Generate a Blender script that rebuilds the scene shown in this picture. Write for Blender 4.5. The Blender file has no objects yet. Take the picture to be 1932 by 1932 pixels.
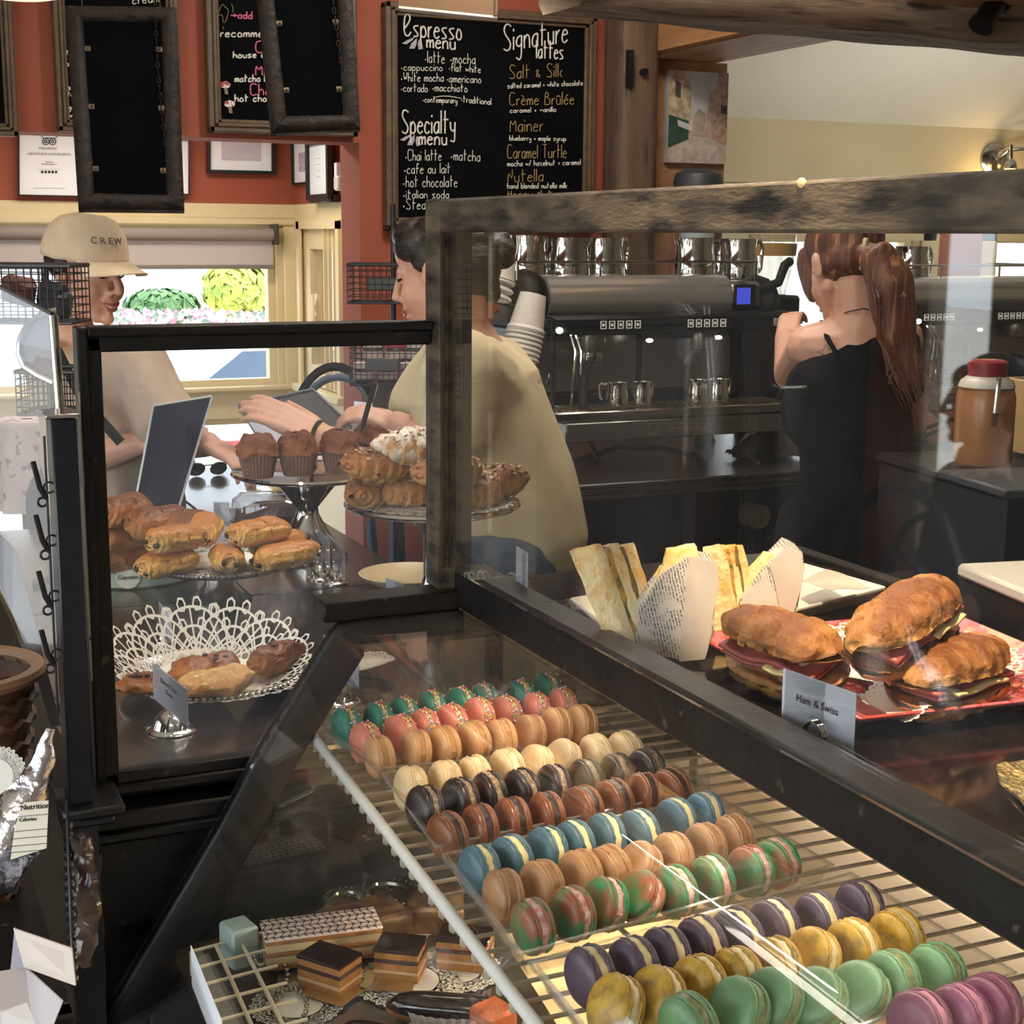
import bpy, bmesh, math, random
from mathutils import Vector, Matrix, Euler, noise
random.seed(7)
PI = math.pi
scene = bpy.context.scene
COL = scene.collection
# ------------------------------------------------------------------ camera
F_PX, PITCH, YAW, ROLL, EYE = 2820.0, math.radians(10.48), math.radians(24.0), math.radians(0.43), 1.58
_cy, _sy, _cp, _sp = math.cos(YAW), math.sin(YAW), math.cos(PITCH), math.sin(PITCH)
FWD = Vector((_sy * _cp, _cy * _cp, -_sp)); _r = Vector((_cy, -_sy, 0)); _u = _r.cross(FWD)
RGT = math.cos(ROLL) * _r + math.sin(ROLL) * _u
UPV = -math.sin(ROLL) * _r + math.cos(ROLL) * _u
EYEP = Vector((0, 0, EYE))
cam_d = bpy.data.cameras.new('camera'); cam = bpy.data.objects.new('camera', cam_d); COL.objects.link(cam)
cam_d.sensor_width = 36; cam_d.lens = 36 * F_PX / 1932; cam_d.clip_start = 0.05
cam.matrix_world = Matrix(((RGT.x, UPV.x, -FWD.x, 0), (RGT.y, UPV.y, -FWD.y, 0), (RGT.z, UPV.z, -FWD.z, EYE), (0, 0, 0, 1)))
scene.camera = cam
# ------------------------------------------------------------------ world, sun, exposure
scene.view_settings.view_transform = 'Standard'; scene.view_settings.look = 'None'
scene.view_settings.gamma = 1; scene.view_settings.use_curve_mapping = False
scene.view_settings.exposure = -0.28
scene.cycles.transparent_max_bounces = 40
scene.cycles.max_bounces = 10; scene.cycles.diffuse_bounces = 4; scene.cycles.glossy_bounces = 5
scene.cycles.sample_clamp_indirect = 6.0
scene.cycles.caustics_reflective = False; scene.cycles.caustics_refractive = False
W = bpy.data.worlds.new('sky'); scene.world = W; W.use_nodes = True
bg = W.node_tree.nodes['Background']; bg.inputs[0].default_value = (0.86, 0.94, 1.0, 1); bg.inputs[1].default_value = 6.0
def lamp(name, kind, loc, direction, power, color=(1, 1, 1), size=0.5, size_y=None, spot=60, blend=0.5):
    d = bpy.data.lights.new(name, kind); d.energy = power; d.color = color
    if kind == 'AREA':
        d.size = size
        if size_y: d.shape = 'RECTANGLE'; d.size_y = size_y
    elif kind == 'SPOT': d.spot_size = math.radians(spot); d.spot_blend = blend; d.shadow_soft_size = size
    elif kind == 'SUN': d.angle = 0.01
    else: d.shadow_soft_size = size
    o = bpy.data.objects.new(name, d); COL.objects.link(o); o.location = loc
    o.rotation_euler = Vector(direction).to_track_quat('-Z', 'Y').to_euler()
    return o
lamp('sun', 'SUN', (0, 0, 20), (-0.3, 0.42, -0.86), 9.0, (1, 0.95, 0.86))
WARM = (1.0, 0.78, 0.52)
lamp('ceiling_fill_counter', 'AREA', (0.9, 2.5, 2.75), (0.0, 0.0, -1), 15, (1, 0.9, 0.78), 0.9, 0.5)  # unseen fill lamp added above the pastry counter
lamp('ceiling_lamp_bar', 'AREA', (1.72, 3.3, 2.8), (0.15, 0.1, -1), 34, (1, 0.93, 0.84), 0.9, 0.2)
lamp('ceiling_fill_shop', 'AREA', (-0.4, -0.6, 2.75), (0.1, 0.2, -1), 9, (1, 0.92, 0.84), 1.0, 0.6)  # unseen fill lamp added over the customer side
lamp('added_cool_fill', 'AREA', (-2.5, -0.4, 1.4), (1, 0.12, -0.05), 42, (0.82, 0.9, 1), 1.7, 1.6)  # added cool fill outside the left window, brightens cards and case fronts
lamp('added_ceiling_uplight', 'AREA', (1.3, 2.6, 2.2), (0, 0, 1), 26, (1, 0.95, 0.88), 0.5, 0.5)  # unseen uplight added to brighten the ceiling
lamp('ceiling_lamp_bay', 'AREA', (1.0, 5.5, 2.08), (0, 0, -1), 16, (1, 0.9, 0.76), 0.9, 0.3)
lamp('added_slope_uplight', 'AREA', (4.6, 4.6, 1.3), (0, 0.35, 0.6), 20, (1, 0.97, 0.92), 0.8, 0.5)  # unseen low lamp aimed up, added to whiten the sloping ceiling
lamp('track_spot_sandwiches', 'SPOT', (0.55, 0.75, 2.5), (0.36, 0.55, -1.37), 230, WARM, 0.05, spot=34)
lamp('track_spot_pastries', 'SPOT', (0.2, 1.6, 2.6), (0.25, 0.75, -1.6), 34, WARM, 0.05, spot=46)
lamp('case_strip_light', 'AREA', (0.742, 0.95, 1.086), (-0.3, 0, -1), 2.0, (1, 0.88, 0.72), 0.03, 1.4).rotation_euler = (0, math.radians(17), 0)
lamp('ledge_strip_light', 'AREA', (1.17, 1.1, 0.94), (-0.9, 0, -0.35), 2.2, (1, 0.86, 0.68), 0.02, 1.1).rotation_euler = (0, math.radians(35), 0)
lamp('deck_strip_light', 'AREA', (0.90, 1.2, 0.856), (-0.9, 0, -0.35), 6.0, (1, 0.82, 0.56), 0.02, 0.9).rotation_euler = (0, math.radians(48), 0)
# ------------------------------------------------------------------ helpers
def at(x, y, X=None, Y=None, Z=None, D=None):
    d = FWD + RGT * ((x - 966) / F_PX) - UPV * ((y - 966) / F_PX)
    t = X / d.x if X is not None else Y / d.y if Y is not None else (Z - EYE) / d.z if Z is not None else D
    return EYEP + d * t
def lin(c):
    c = c / 255.0
    return c / 12.92 if c <= 0.04045 else ((c + 0.055) / 1.055) ** 2.4
def rgb(c): return (lin(c[0]), lin(c[1]), lin(c[2]), 1)
MATS = {}
def M(name, c, rough=0.6, metal=0.0, c2=None, scale=20.0, detail=4.0, lo=0.35, hi=0.65, bump=0.0, bscale=60.0, stretch=(1, 1, 1),
      coat=0.0, emit=None, estr=0.0, c3=None, scale3=60.0, lo3=0.6, hi3=0.7, sss=0.0, spec=0.5, trans=0.0, sheen=0.0, wave=None, voro=False):
    if name in MATS: return MATS[name]
    m = bpy.data.materials.new(name); m.use_nodes = True; nt = m.node_tree; N = nt.nodes; L = nt.links
    b = N['Principled BSDF']
    b.inputs['Base Color'].default_value = rgb(c); b.inputs['Roughness'].default_value = rough; b.inputs['Metallic'].default_value = metal
    b.inputs['Specular IOR Level'].default_value = spec
    if coat: b.inputs['Coat Weight'].default_value = coat; b.inputs['Coat Roughness'].default_value = 0.08
    if sss: b.inputs['Subsurface Weight'].default_value = sss; b.inputs['Subsurface Radius'].default_value = (0.006, 0.003, 0.0015); b.inputs['Subsurface Scale'].default_value = 1.0
    if trans: b.inputs['Transmission Weight'].default_value = trans
    if emit: b.inputs['Emission Color'].default_value = rgb(emit); b.inputs['Emission Strength'].default_value = estr
    if c2 or c3 or bump:
        tc = N.new('ShaderNodeTexCoord'); mp = N.new('ShaderNodeMapping'); mp.inputs['Scale'].default_value = stretch
        L.new(tc.outputs['Object'], mp.inputs['Vector'])
    def noi(s, d=4.0):
        if wave:
            w = N.new('ShaderNodeTexWave'); w.inputs['Scale'].default_value = s; w.inputs['Distortion'].default_value = wave; w.inputs['Detail'].default_value = d
            w.bands_direction = 'Z'; L.new(mp.outputs[0], w.inputs['Vector']); return w.outputs['Fac']
        if voro:
            v = N.new('ShaderNodeTexVoronoi'); v.inputs['Scale'].default_value = s; L.new(mp.outputs[0], v.inputs['Vector']); return v.outputs['Distance']
        n = N.new('ShaderNodeTexNoise'); n.inputs['Scale'].default_value = s; n.inputs['Detail'].default_value = d; n.inputs['Roughness'].default_value = 0.6
        L.new(mp.outputs[0], n.inputs['Vector']); return n.outputs['Fac']
    col = None
    if c2:
        r = N.new('ShaderNodeValToRGB'); r.color_ramp.elements[0].position = lo; r.color_ramp.elements[1].position = hi
        r.color_ramp.elements[0].color = rgb(c); r.color_ramp.elements[1].color = rgb(c2)
        L.new(noi(scale, detail), r.inputs['Fac']); col = r.outputs['Color']
    if c3:
        n = N.new('ShaderNodeTexNoise'); n.inputs['Scale'].default_value = scale3; n.inputs['Detail'].default_value = 3
        L.new(mp.outputs[0], n.inputs['Vector'])
        r = N.new('ShaderNodeValToRGB'); r.color_ramp.elements[0].position = lo3; r.color_ramp.elements[1].position = hi3
        r.color_ramp.elements[0].color = (0, 0, 0, 1); r.color_ramp.elements[1].color = (1, 1, 1, 1)
        L.new(n.outputs['Fac'], r.inputs['Fac'])
        mx = N.new('ShaderNodeMix'); mx.data_type = 'RGBA'; L.new(r.outputs['Color'], mx.inputs['Factor'])
        if col: L.new(col, mx.inputs[6])
        else: mx.inputs[6].default_value = rgb(c)
        mx.inputs[7].default_value = rgb(c3); col = mx.outputs[2]
    if col: L.new(col, b.inputs['Base Color'])
    if bump:
        bp = N.new('ShaderNodeBump'); bp.inputs['Strength'].default_value = min(1.0, bump); bp.inputs['Distance'].default_value = 0.004
        n = N.new('ShaderNodeTexNoise'); n.inputs['Scale'].default_value = bscale; n.inputs['Detail'].default_value = 5
        L.new(mp.outputs[0], n.inputs['Vector']); L.new(n.outputs['Fac'], bp.inputs['Height']); L.new(bp.outputs[0], b.inputs['Normal'])
    MATS[name] = m
    return m
def GLASS(name, tint=(0.97, 0.985, 0.98), refl=0.04, power=5.0, haze=0.0, rough=0.015, hcol=(0.8, 0.82, 0.85), bump=0.0):
    if name in MATS: return MATS[name]
    m = bpy.data.materials.new(name); m.use_nodes = True; nt = m.node_tree; N = nt.nodes; L = nt.links
    N.remove(N['Principled BSDF']); out = N['Material Output']
    lw = N.new('ShaderNodeLayerWeight'); lw.inputs['Blend'].default_value = 0.5
    pw = N.new('ShaderNodeMath'); pw.operation = 'POWER'; pw.inputs[1].default_value = power; L.new(lw.outputs['Facing'], pw.inputs[0])
    ma = N.new('ShaderNodeMath'); ma.operation = 'MULTIPLY_ADD'; ma.inputs[1].default_value = 1 - refl; ma.inputs[2].default_value = refl; L.new(pw.outputs[0], ma.inputs[0])
    tr = N.new('ShaderNodeBsdfTransparent'); tr.inputs[0].default_value = (*tint, 1)
    gl = N.new('ShaderNodeBsdfGlossy'); gl.inputs['Roughness'].default_value = rough; gl.inputs[0].default_value = (1, 1, 1, 1)
    base = tr.outputs[0]
    if haze:
        tc = N.new('ShaderNodeTexCoord'); n = N.new('ShaderNodeTexNoise'); n.inputs['Scale'].default_value = 7; n.inputs['Detail'].default_value = 6
        L.new(tc.outputs['Object'], n.inputs['Vector'])
        mr = N.new('ShaderNodeMapRange'); mr.inputs[1].default_value = 0.35; mr.inputs[2].default_value = 0.75; mr.inputs[3].default_value = haze * 0.3; mr.inputs[4].default_value = haze
        L.new(n.outputs['Fac'], mr.inputs[0])
        df = N.new('ShaderNodeBsdfDiffuse'); df.inputs[0].default_value = (*hcol, 1)
        m1 = N.new('ShaderNodeMixShader'); L.new(mr.outputs[0], m1.inputs[0]); L.new(tr.outputs[0], m1.inputs[1]); L.new(df.outputs[0], m1.inputs[2]); base = m1.outputs[0]
    if bump:
        tc = N.new('ShaderNodeTexCoord'); n = N.new('ShaderNodeTexNoise'); n.inputs['Scale'].default_value = 30; L.new(tc.outputs['Object'], n.inputs['Vector'])
        bp = N.new('ShaderNodeBump'); bp.inputs['Strength'].default_value = bump; bp.inputs['Distance'].default_value = 0.01; L.new(n.outputs['Fac'], bp.inputs['Height']); L.new(bp.outputs[0], gl.inputs['Normal'])
    mx = N.new('ShaderNodeMixShader'); L.new(ma.outputs[0], mx.inputs[0]); L.new(base, mx.inputs[1]); L.new(gl.outputs[0], mx.inputs[2])
    L.new(mx.outputs[0], out.inputs['Surface'])
    MATS[name] = m
    return m
class MB:
    """collects shapes; build() links them as ONE mesh object"""
    def __init__(s): s.bm = bmesh.new(); s.mi = 0
    def _new(s, vs, fs):
        v = [s.bm.verts.new(p) for p in vs]; out = []
        for f in fs:
            try: q = s.bm.faces.new([v[i] for i in f]); q.material_index = s.mi; out.append(q)
            except ValueError: pass
        return v
    def box(s, c, size, rot=None, bev=0.0):
        c = Vector(c); hx, hy, hz = size[0] / 2, size[1] / 2, size[2] / 2
        R = rot.to_matrix() if isinstance(rot, Euler) else (Euler(rot).to_matrix() if rot else Matrix.Identity(3))
        if bev > 0:
            b = min(bev, hx * 0.9, hy * 0.9, hz * 0.9); P = []
            for sx in (-1, 1):
                for sy in (-1, 1):
                    for sz in (-1, 1):
                        P += [(sx * hx, sy * (hy - b), sz * (hz - b)), (sx * (hx - b), sy * hy, sz * (hz - b)), (sx * (hx - b), sy * (hy - b), sz * hz)]
            s.hull([c + R @ Vector(p) for p in P]); return s
        P = [c + R @ Vector((sx * hx, sy * hy, sz * hz)) for sx in (-1, 1) for sy in (-1, 1) for sz in (-1, 1)]
        s._new(P, [(0, 1, 3, 2), (4, 6, 7, 5), (0, 4, 5, 1), (2, 3, 7, 6), (0, 2, 6, 4), (1, 5, 7, 3)]); return s
    def bx(s, x0, x1, y0, y1, z0, z1, bev=0.0):
        return s.box(((x0 + x1) / 2, (y0 + y1) / 2, (z0 + z1) / 2), (abs(x1 - x0), abs(y1 - y0), abs(z1 - z0)), None, bev)
    def hull(s, pts):
        v = [s.bm.verts.new(p) for p in pts]
        r = bmesh.ops.convex_hull(s.bm, input=v)
        for g in r['geom']:
            if isinstance(g, bmesh.types.BMFace): g.material_index = s.mi
        bad = [g for g in r['geom_interior'] + r['geom_unused'] if isinstance(g, bmesh.types.BMVert) and g.is_valid and not g.link_faces]
        bmesh.ops.delete(s.bm, geom=list(set(bad)), context='VERTS'); return s
    def tube(s, pts, r, n=8, closed=False, cap=True, flat=1.0, up=None):
        P = [Vector(p) for p in pts]; k = len(P); rs = r if isinstance(r, (list, tuple)) else [r] * k
        rings = []; prev = None
        for i in range(k):
            if closed: t = P[(i + 1) % k] - P[i - 1]
            else: t = P[min(i + 1, k - 1)] - P[max(i - 1, 0)]
            if t.length < 1e-9: t = Vector((0, 0, 1))
            t.normalize()
            if prev is None:
                a = Vector(up) if up else (Vector((0, 0, 1)) if abs(t.z) < 0.9 else Vector((1, 0, 0)))
            else: a = prev
            a = (a - t * a.dot(t))
            if a.length < 1e-6: a = t.orthogonal()
            a.normalize(); b = t.cross(a); prev = a
            rings.append([s.bm.verts.new(P[i] + (a * math.cos(2 * PI * j / n) * flat + b * math.sin(2 * PI * j / n)) * rs[i]) for j in range(n)])
        m = k if closed else k - 1
        for i in range(m):
            A, B = rings[i], rings[(i + 1) % k]
            for j in range(n):
                try: f = s.bm.faces.new((A[j], A[(j + 1) % n], B[(j + 1) % n], B[j])); f.material_index = s.mi
                except ValueError: pass
        if cap and not closed:
            for R_, rev in ((rings[0], True), (rings[-1], False)):
                f = s.bm.faces.new(list(reversed(R_)) if rev else R_); f.material_index = s.mi
        return s
    def cyl(s, p, q, r, r2=None, n=24): return s.tube([p, q], [r, r if r2 is None else r2], n)
    def lathe(s, prof, c=(0, 0, 0), n=32, rot=None, wob=None):
        c = Vector(c); R = Euler(rot).to_matrix() if rot else Matrix.Identity(3)
        rings = []
        for (r, z) in prof:
            if r < 1e-6: rings.append([s.bm.verts.new(c + R @ Vector((0, 0, z)))])
            else:
                row = []
                for j in range(n):
                    a = 2 * PI * j / n; rr, zz = (r, z) if wob is None else wob(r, z, a)
                    row.append(s.bm.verts.new(c + R @ Vector((rr * math.cos(a), rr * math.sin(a), zz))))
                rings.append(row)
        for A, B in zip(rings, rings[1:]):
            for j in range(n):
                k = (j + 1) % n
                q = [A[0], B[j], B[k]] if len(A) == 1 and len(B) > 1 else [A[j], A[k], B[0]] if len(B) == 1 and len(A) > 1 else None if len(A) == 1 else [A[j], A[k], B[k], B[j]]
                if q:
                    try: f = s.bm.faces.new(q); f.material_index = s.mi
                    except ValueError: pass
        return s
    def ell(s, c, r, rot=None, sub=2):
        R = rot if isinstance(rot, Matrix) else (Euler(rot).to_matrix() if rot else Matrix.Identity(3))
        mt = Matrix.Translation(Vector(c)) @ R.to_4x4() @ Matrix.Diagonal((r[0], r[1], r[2], 1))
        g = bmesh.ops.create_icosphere(s.bm, subdivisions=sub, radius=1, matrix=mt)
        for v in g['verts']:
            for f in v.link_faces: f.material_index = s.mi
        return s
    def cap(s, p, r1, q, r2, sub=2):
        b = bmesh.new(); bmesh.ops.create_icosphere(b, subdivisions=sub, radius=1)
        vs = [v.co.copy() for v in b.verts]; b.free()
        return s.hull([Vector(p) + v * r1 for v in vs] + [Vector(q) + v * r2 for v in vs])
    def prism(s, poly, d):
        """poly: list of 3-D points (planar); d: extrusion vector"""
        n = len(poly); d = Vector(d); P = [Vector(p) for p in poly] + [Vector(p) + d for p in poly]
        s._new(P, [tuple(range(n))[::-1], tuple(range(n, 2 * n))] + [(i, (i + 1) % n, n + (i + 1) % n, n + i) for i in range(n)]); return s
    def grid(s, f, nu, nv, closed_u=False):
        V = [[s.bm.verts.new(f(i / (nu if closed_u else nu - 1), j / (nv - 1))) for j in range(nv)] for i in range(nu)]
        for i in range(nu if closed_u else nu - 1):
            for j in range(nv - 1):
                k = (i + 1) % nu
                try: q = s.bm.faces.new((V[i][j], V[k][j], V[k][j + 1], V[i][j + 1])); q.material_index = s.mi
                except ValueError: pass
        return s
    def jit(s, amp, sc=20.0, seed=0.0):
        for v in s.bm.verts:
            n = noise.noise_vector(v.co * sc + Vector((seed, seed * 1.7, -seed))); v.co += n * amp
        return s
    def build(s, name, mat, parent=None, smooth=True, angle=40, bevel=0.0, sub=0, solid=0.0):
        bmesh.ops.remove_doubles(s.bm, verts=s.bm.verts, dist=1e-6)
        bmesh.ops.recalc_face_normals(s.bm, faces=s.bm.faces)
        me = bpy.data.meshes.new(name); s.bm.to_mesh(me); s.bm.free()
        for m in (mat if isinstance(mat, (list, tuple)) else [mat]): me.materials.append(m)
        if smooth:
            me.shade_smooth()
            if angle < 180: me.set_sharp_from_angle(angle=math.radians(angle))
        o = bpy.data.objects.new(name, me); COL.objects.link(o)
        if solid: md = o.modifiers.new('t', 'SOLIDIFY'); md.thickness = solid; md.offset = 0; md.use_rim = solid > .0009
        if bevel: md = o.modifiers.new('b', 'BEVEL'); md.width = bevel; md.segments = 2; md.limit_method = 'ANGLE'
        if sub: md = o.modifiers.new('s', 'SUBSURF'); md.levels = sub; md.render_levels = sub
        adopt(o, parent)
        return o
WM = {}
def wm(o): return WM.get(o.name, Matrix.Identity(4))
def adopt(o, parent):
    WM[o.name] = Matrix.Identity(4)
    if parent is not None:
        o.parent = parent; o.matrix_parent_inverse = wm(parent).inverted()
def tag(o, label=None, cat=None, group=None, kind=None):
    if label: o['label'] = label
    if cat: o['category'] = cat
    if group: o['group'] = group
    if kind: o['kind'] = kind
    return o
def thing(name, label, cat, loc=(0, 0, 0), rotz=0.0, group=None):
    o = bpy.data.objects.new(name, None); COL.objects.link(o); o.empty_display_size = 0.05
    o.location = loc; o.rotation_euler = (0, 0, rotz)
    WM[o.name] = Matrix.Translation(Vector(loc)) @ Matrix.Rotation(rotz, 4, 'Z')
    return tag(o, label, cat, group)
def struct(name, mb, mat, **k): return tag(mb.build(name, mat, None, **k), kind='structure')
def dup(root, mtx, label, group=None):
    """copy of a thing with copies of its parts and sub-parts"""
    r = root.copy(); COL.objects.link(r); r.matrix_world = mtx; r['label'] = label
    if group: r['group'] = group
    def rec(a, b):
        for ch in a.children:
            c = ch.copy(); COL.objects.link(c); c.parent = b; c.matrix_parent_inverse = ch.matrix_parent_inverse
            rec(ch, c)
    rec(root, r)
    return r
def bake(o, mods):
    for fn in mods: fn(o)
    dg = bpy.context.evaluated_depsgraph_get(); dg.update()
    me = bpy.data.meshes.new_from_object(o.evaluated_get(dg)); o.modifiers.clear(); old = o.data; o.data = me
    bpy.data.meshes.remove(old); me.shade_smooth(); return o
def remesh(o, voxel, it=4, fac=0.5):
    m = o.modifiers.new('r', 'REMESH'); m.mode = 'VOXEL'; m.voxel_size = voxel
    if it: s = o.modifiers.new('s', 'SMOOTH'); s.iterations = it; s.factor = fac
    return bake(o, [])
def displace(o, amp, sc, seed=0.0, stretch=(1, 1, 1)):
    for v in o.data.vertices:
        p = Vector((v.co.x * stretch[0], v.co.y * stretch[1], v.co.z * stretch[2])) * sc
        v.co += v.normal * (noise.noise(p + Vector((seed, seed, seed))) * amp)
    o.data.update(); return o
def text(body, loc, size, mat, parent, name='lettering', rot=(PI / 2, 0, 0), depth=0.0004, align='CENTER', sx=1.0, mtx=None):
    c = bpy.data.curves.new(name, 'FONT'); c.body = body; c.size = size; c.extrude = depth; c.align_x = align; c.align_y = 'CENTER'; c.resolution_u = 2
    c.materials.append(mat); o = bpy.data.objects.new(name, c); COL.objects.link(o)
    dg = bpy.context.evaluated_depsgraph_get(); dg.update(); me = bpy.data.meshes.new_from_object(o.evaluated_get(dg)); bpy.data.objects.remove(o); o = bpy.data.objects.new(name, me); COL.objects.link(o)
    if mtx is not None: o.matrix_basis = mtx @ Matrix.Diagonal((sx, 1, 1, 1))
    else: o.location = loc; o.rotation_euler = rot; o.scale = (sx, 1, 1)
    if parent is not None: o.parent = parent; o.matrix_parent_inverse = wm(parent).inverted()
    return o
def frame_mtx(o, x, y):
    """matrix with origin o, x axis and y axis along the given vectors"""
    x = Vector(x).normalized(); z = x.cross(Vector(y)).normalized(); y = z.cross(x)
    return Matrix(((x.x, y.x, z.x, o[0]), (x.y, y.y, z.y, o[1]), (x.z, y.z, z.z, o[2]), (0, 0, 0, 1)))
# ------------------------------------------------------------------ one-stroke handwriting for the chalk boards
GL = {'a': '3j1j0h0f1e2e3g,3j3e', 'b': '0o0e,0h1j2j3h3f2e1e0f', 'c': '3i2j1j0h0f1e2e3f', 'd': '3o3e,3h2j1j0h0f1e2e3f', 'e': '0h3h3i2j1j0h0f1e2e3f',
 'f': '3n2o1n1e,0j3j', 'g': '3j1j0h0g1f2f3g,3j3b2a1a0b', 'h': '0o0e,0h1j2j3i3e', 'i': '0j0e,0l0m', 'j': '2j2b1a0b,2l2m', 'k': '0o0e,3j0g3e', 'l': '0o0e',
 'm': '0j0e,0h1j2j2e,2h3j4j4e', 'n': '0j0e,0h1j2j3i3e', 'o': '1j0h0f1e2e3f3h2j1j', 'p': '0j0a,0h1j2j3h3f2e1e0f', 'r': '0j0e,0h1j2j', 's': '3j1j0i1h2g3f2e0e',
 't': '1o1e,0k3k', 'u': '0j0f1e2e3f,3j3e', 'v': '0j1e3j', 'w': '0j1e2i3e4j', 'x': '0j3e,3j0e', 'y': '0j0g1f2f3g,3j3b2a0b', 'z': '0j3j0e3e',
 'S': '4n3o1o0m1k3i4g3e1e0f', 'C': '4n3o1o0m0g1e3e4f', 'M': '0e0o2h4o4e', 'N': '0e0o3e3o', 'T': '0o4o,2o2e', 'B': '0e0o2o3m2k0k,2k4i4f3e0e',
 'W': '0o1e2k3e4o', 'E': '0h4l3o1o0l0g1e3e4g', 'H': '0e0o,3e3o,0j3j', '+': '0h2h,1f1j', '.': '0g1h0h0g', '/': '0e2o', '&': '3e0j1k2j0g1e3g', ' ': '',
 'è': '0h3h3i2j1j0h0f1e2e3f,0m2k', 'é': '0h3h3i2j1j0h0f1e2e3f,1k3m', 'û': '0j0f1e2e3f,3j3e,0k1m3k', '>': '0h4h,2j4h2f', '-': '0g2g'}
def chalk(parent, items, mat, Yp, name='chalk_lettering', r=0.0022, yoff=-0.002):
    for it in items: chalk1(parent, it, mat, Yp, name, r, yoff)
def chalk1(parent, it, mat, Yp, name, r, yoff):
    c = bpy.data.curves.new(name, 'CURVE'); c.dimensions = '3D'; c.bevel_depth = r; c.bevel_resolution = 0; c.resolution_u = 3; c.materials.append(mat)
    def stroke(P):
        poly = len(P) < 3
        sp = c.splines.new('POLY' if poly else 'NURBS'); sp.points.add(len(P) - 1)
        for q, p in zip(sp.points, P): q.co = (p.x, p.y, p.z, 1)
        if not poly: sp.order_u = 3; sp.use_endpoint_u = True
    if not isinstance(it[0], str): stroke([at(x, y, Y=Yp) + Vector((0, yoff, 0)) for x, y in it])
    else:
        t, x0, y0, x1, y1, h = it
        A = at(x0, y0, Y=Yp); B = at(x1, y1, Y=Yp); T = at(x0, y0 - h, Y=Yp)
        adv = []; x = 0.0
        for ch in t:
            adv.append(x); g = GL.get(ch, '')
            w = max([int(p[0]) for s_ in g.split(',') for p in [s_[i:i + 2] for i in range(0, len(s_), 2)]] or [2]); x += w + 1.5
        sx = (B - A) / max(x - 1.5, 1); sz = (T - A) / 10.0
        for ch, a in zip(t, adv):
            for s_ in GL.get(ch, '').split(','):
                if s_: stroke([A + sx * (a + int(s_[i])) + sz * (ord(s_[i + 1]) - 101) + Vector((0, yoff, 0)) for i in range(0, len(s_), 2)])
    o = bpy.data.objects.new(name, c); COL.objects.link(o)
    dg = bpy.context.evaluated_depsgraph_get(); dg.update(); me = bpy.data.meshes.new_from_object(o.evaluated_get(dg)); bpy.data.objects.remove(o); o = bpy.data.objects.new(name, me); COL.objects.link(o)
    o.parent = parent; o.matrix_parent_inverse = wm(parent).inverted()
    return o
# ------------------------------------------------------------------ shared materials
STEEL = M('stainless steel', (196, 194, 190), 0.16, 1.0, c2=(170, 168, 164), scale=14, stretch=(1, 1, 8))
CHROME = M('polished chrome', (215, 213, 210), 0.06, 1.0)
BLACKMETAL = M('black painted metal', (20, 20, 22), 0.35, 0.0)
BLACKWOOD = M('black worn wood', (15, 14, 15), 0.42, spec=.3, c2=(27, 25, 24), scale=22, stretch=(1, 1, 1), c3=(78, 70, 62), scale3=46, lo3=0.66, hi3=0.74, bump=0.25, bscale=50)
GREYWOOD = M('grey weathered wood', (56, 50, 43), 0.55, spec=.3, c2=(100, 87, 70), scale=9, detail=8, stretch=(4, 1, 4), c3=(22, 21, 22), scale3=13, lo3=0.48, hi3=0.68, bump=0.4, bscale=70)
PAPERW = M('white card', (240, 241, 248), 0.7)
WHITE = M('white enamel', (226, 226, 222), 0.35)
BLACKPL = M('black plastic', (13, 13, 15), 0.5, spec=.3)
INK = M('dark ink', (38, 36, 40), 0.8)
CREAM = M('cream painted trim', (224, 208, 168), 0.45, c2=(216, 199, 158), scale=4)
REDWALL = M('terracotta wall paint', (158, 82, 60), 0.75, c2=(150, 74, 54), scale=3, bump=0.08, bscale=120)
COUNTER = M('dark stone counter', (30, 24, 22), 0.22, c2=(44, 36, 33), scale=30, c3=(96, 86, 78), scale3=130, lo3=0.72, hi3=0.76, coat=0.3)
PANE = GLASS('window glass', (0.99, 0.995, 1.0), 0.03)
CASEGLASS = GLASS('case glass', (0.975, 0.98, 0.98), 0.035, haze=0.035)
SKIN = M('light skin', (206, 156, 132), 0.5, c2=(214, 164, 140), scale=18, sss=0.0, bump=0.05, bscale=300)
# ================================================================== SETTING
WA, WB, WL = 4.75, 6.2, -2.2
FLOORM = M('wood plank floor', (150, 130, 108), 0.5, c2=(120, 102, 84), scale=6, stretch=(8, 1, 1))
struct('floor', MB().bx(WL - .1, 7.0, -2.6, WB + .1, -0.1, 0), FLOORM)
CEILM = M('white ceiling paint', (226, 222, 206), 0.85, c2=(220, 215, 198), scale=2)
struct('ceiling', MB().bx(WL - .1, 2.9, -2.6, WB + .1, 2.9, 3.0).bx(2.9, 7.1, -2.6, 2.6, 4.2, 4.3).bx(2.85, 2.9, -2.6, WB, 2.9, 4.3), CEILM)
m = MB(); m._new([(2.6, WB, 2.135), (7.0, WB, 2.135), (7.0, 2.6, 4.2), (2.6, 2.6, 4.2), (2.6, WB, 2.235), (7.0, WB, 2.235), (7.0, 2.6, 4.3), (2.6, 2.6, 4.3)],
    [(0, 1, 2, 3), (7, 6, 5, 4), (0, 4, 5, 1), (1, 5, 6, 2), (2, 6, 7, 3), (3, 7, 4, 0)])
struct('ceiling_slope', m, CEILM, angle=10)
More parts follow.
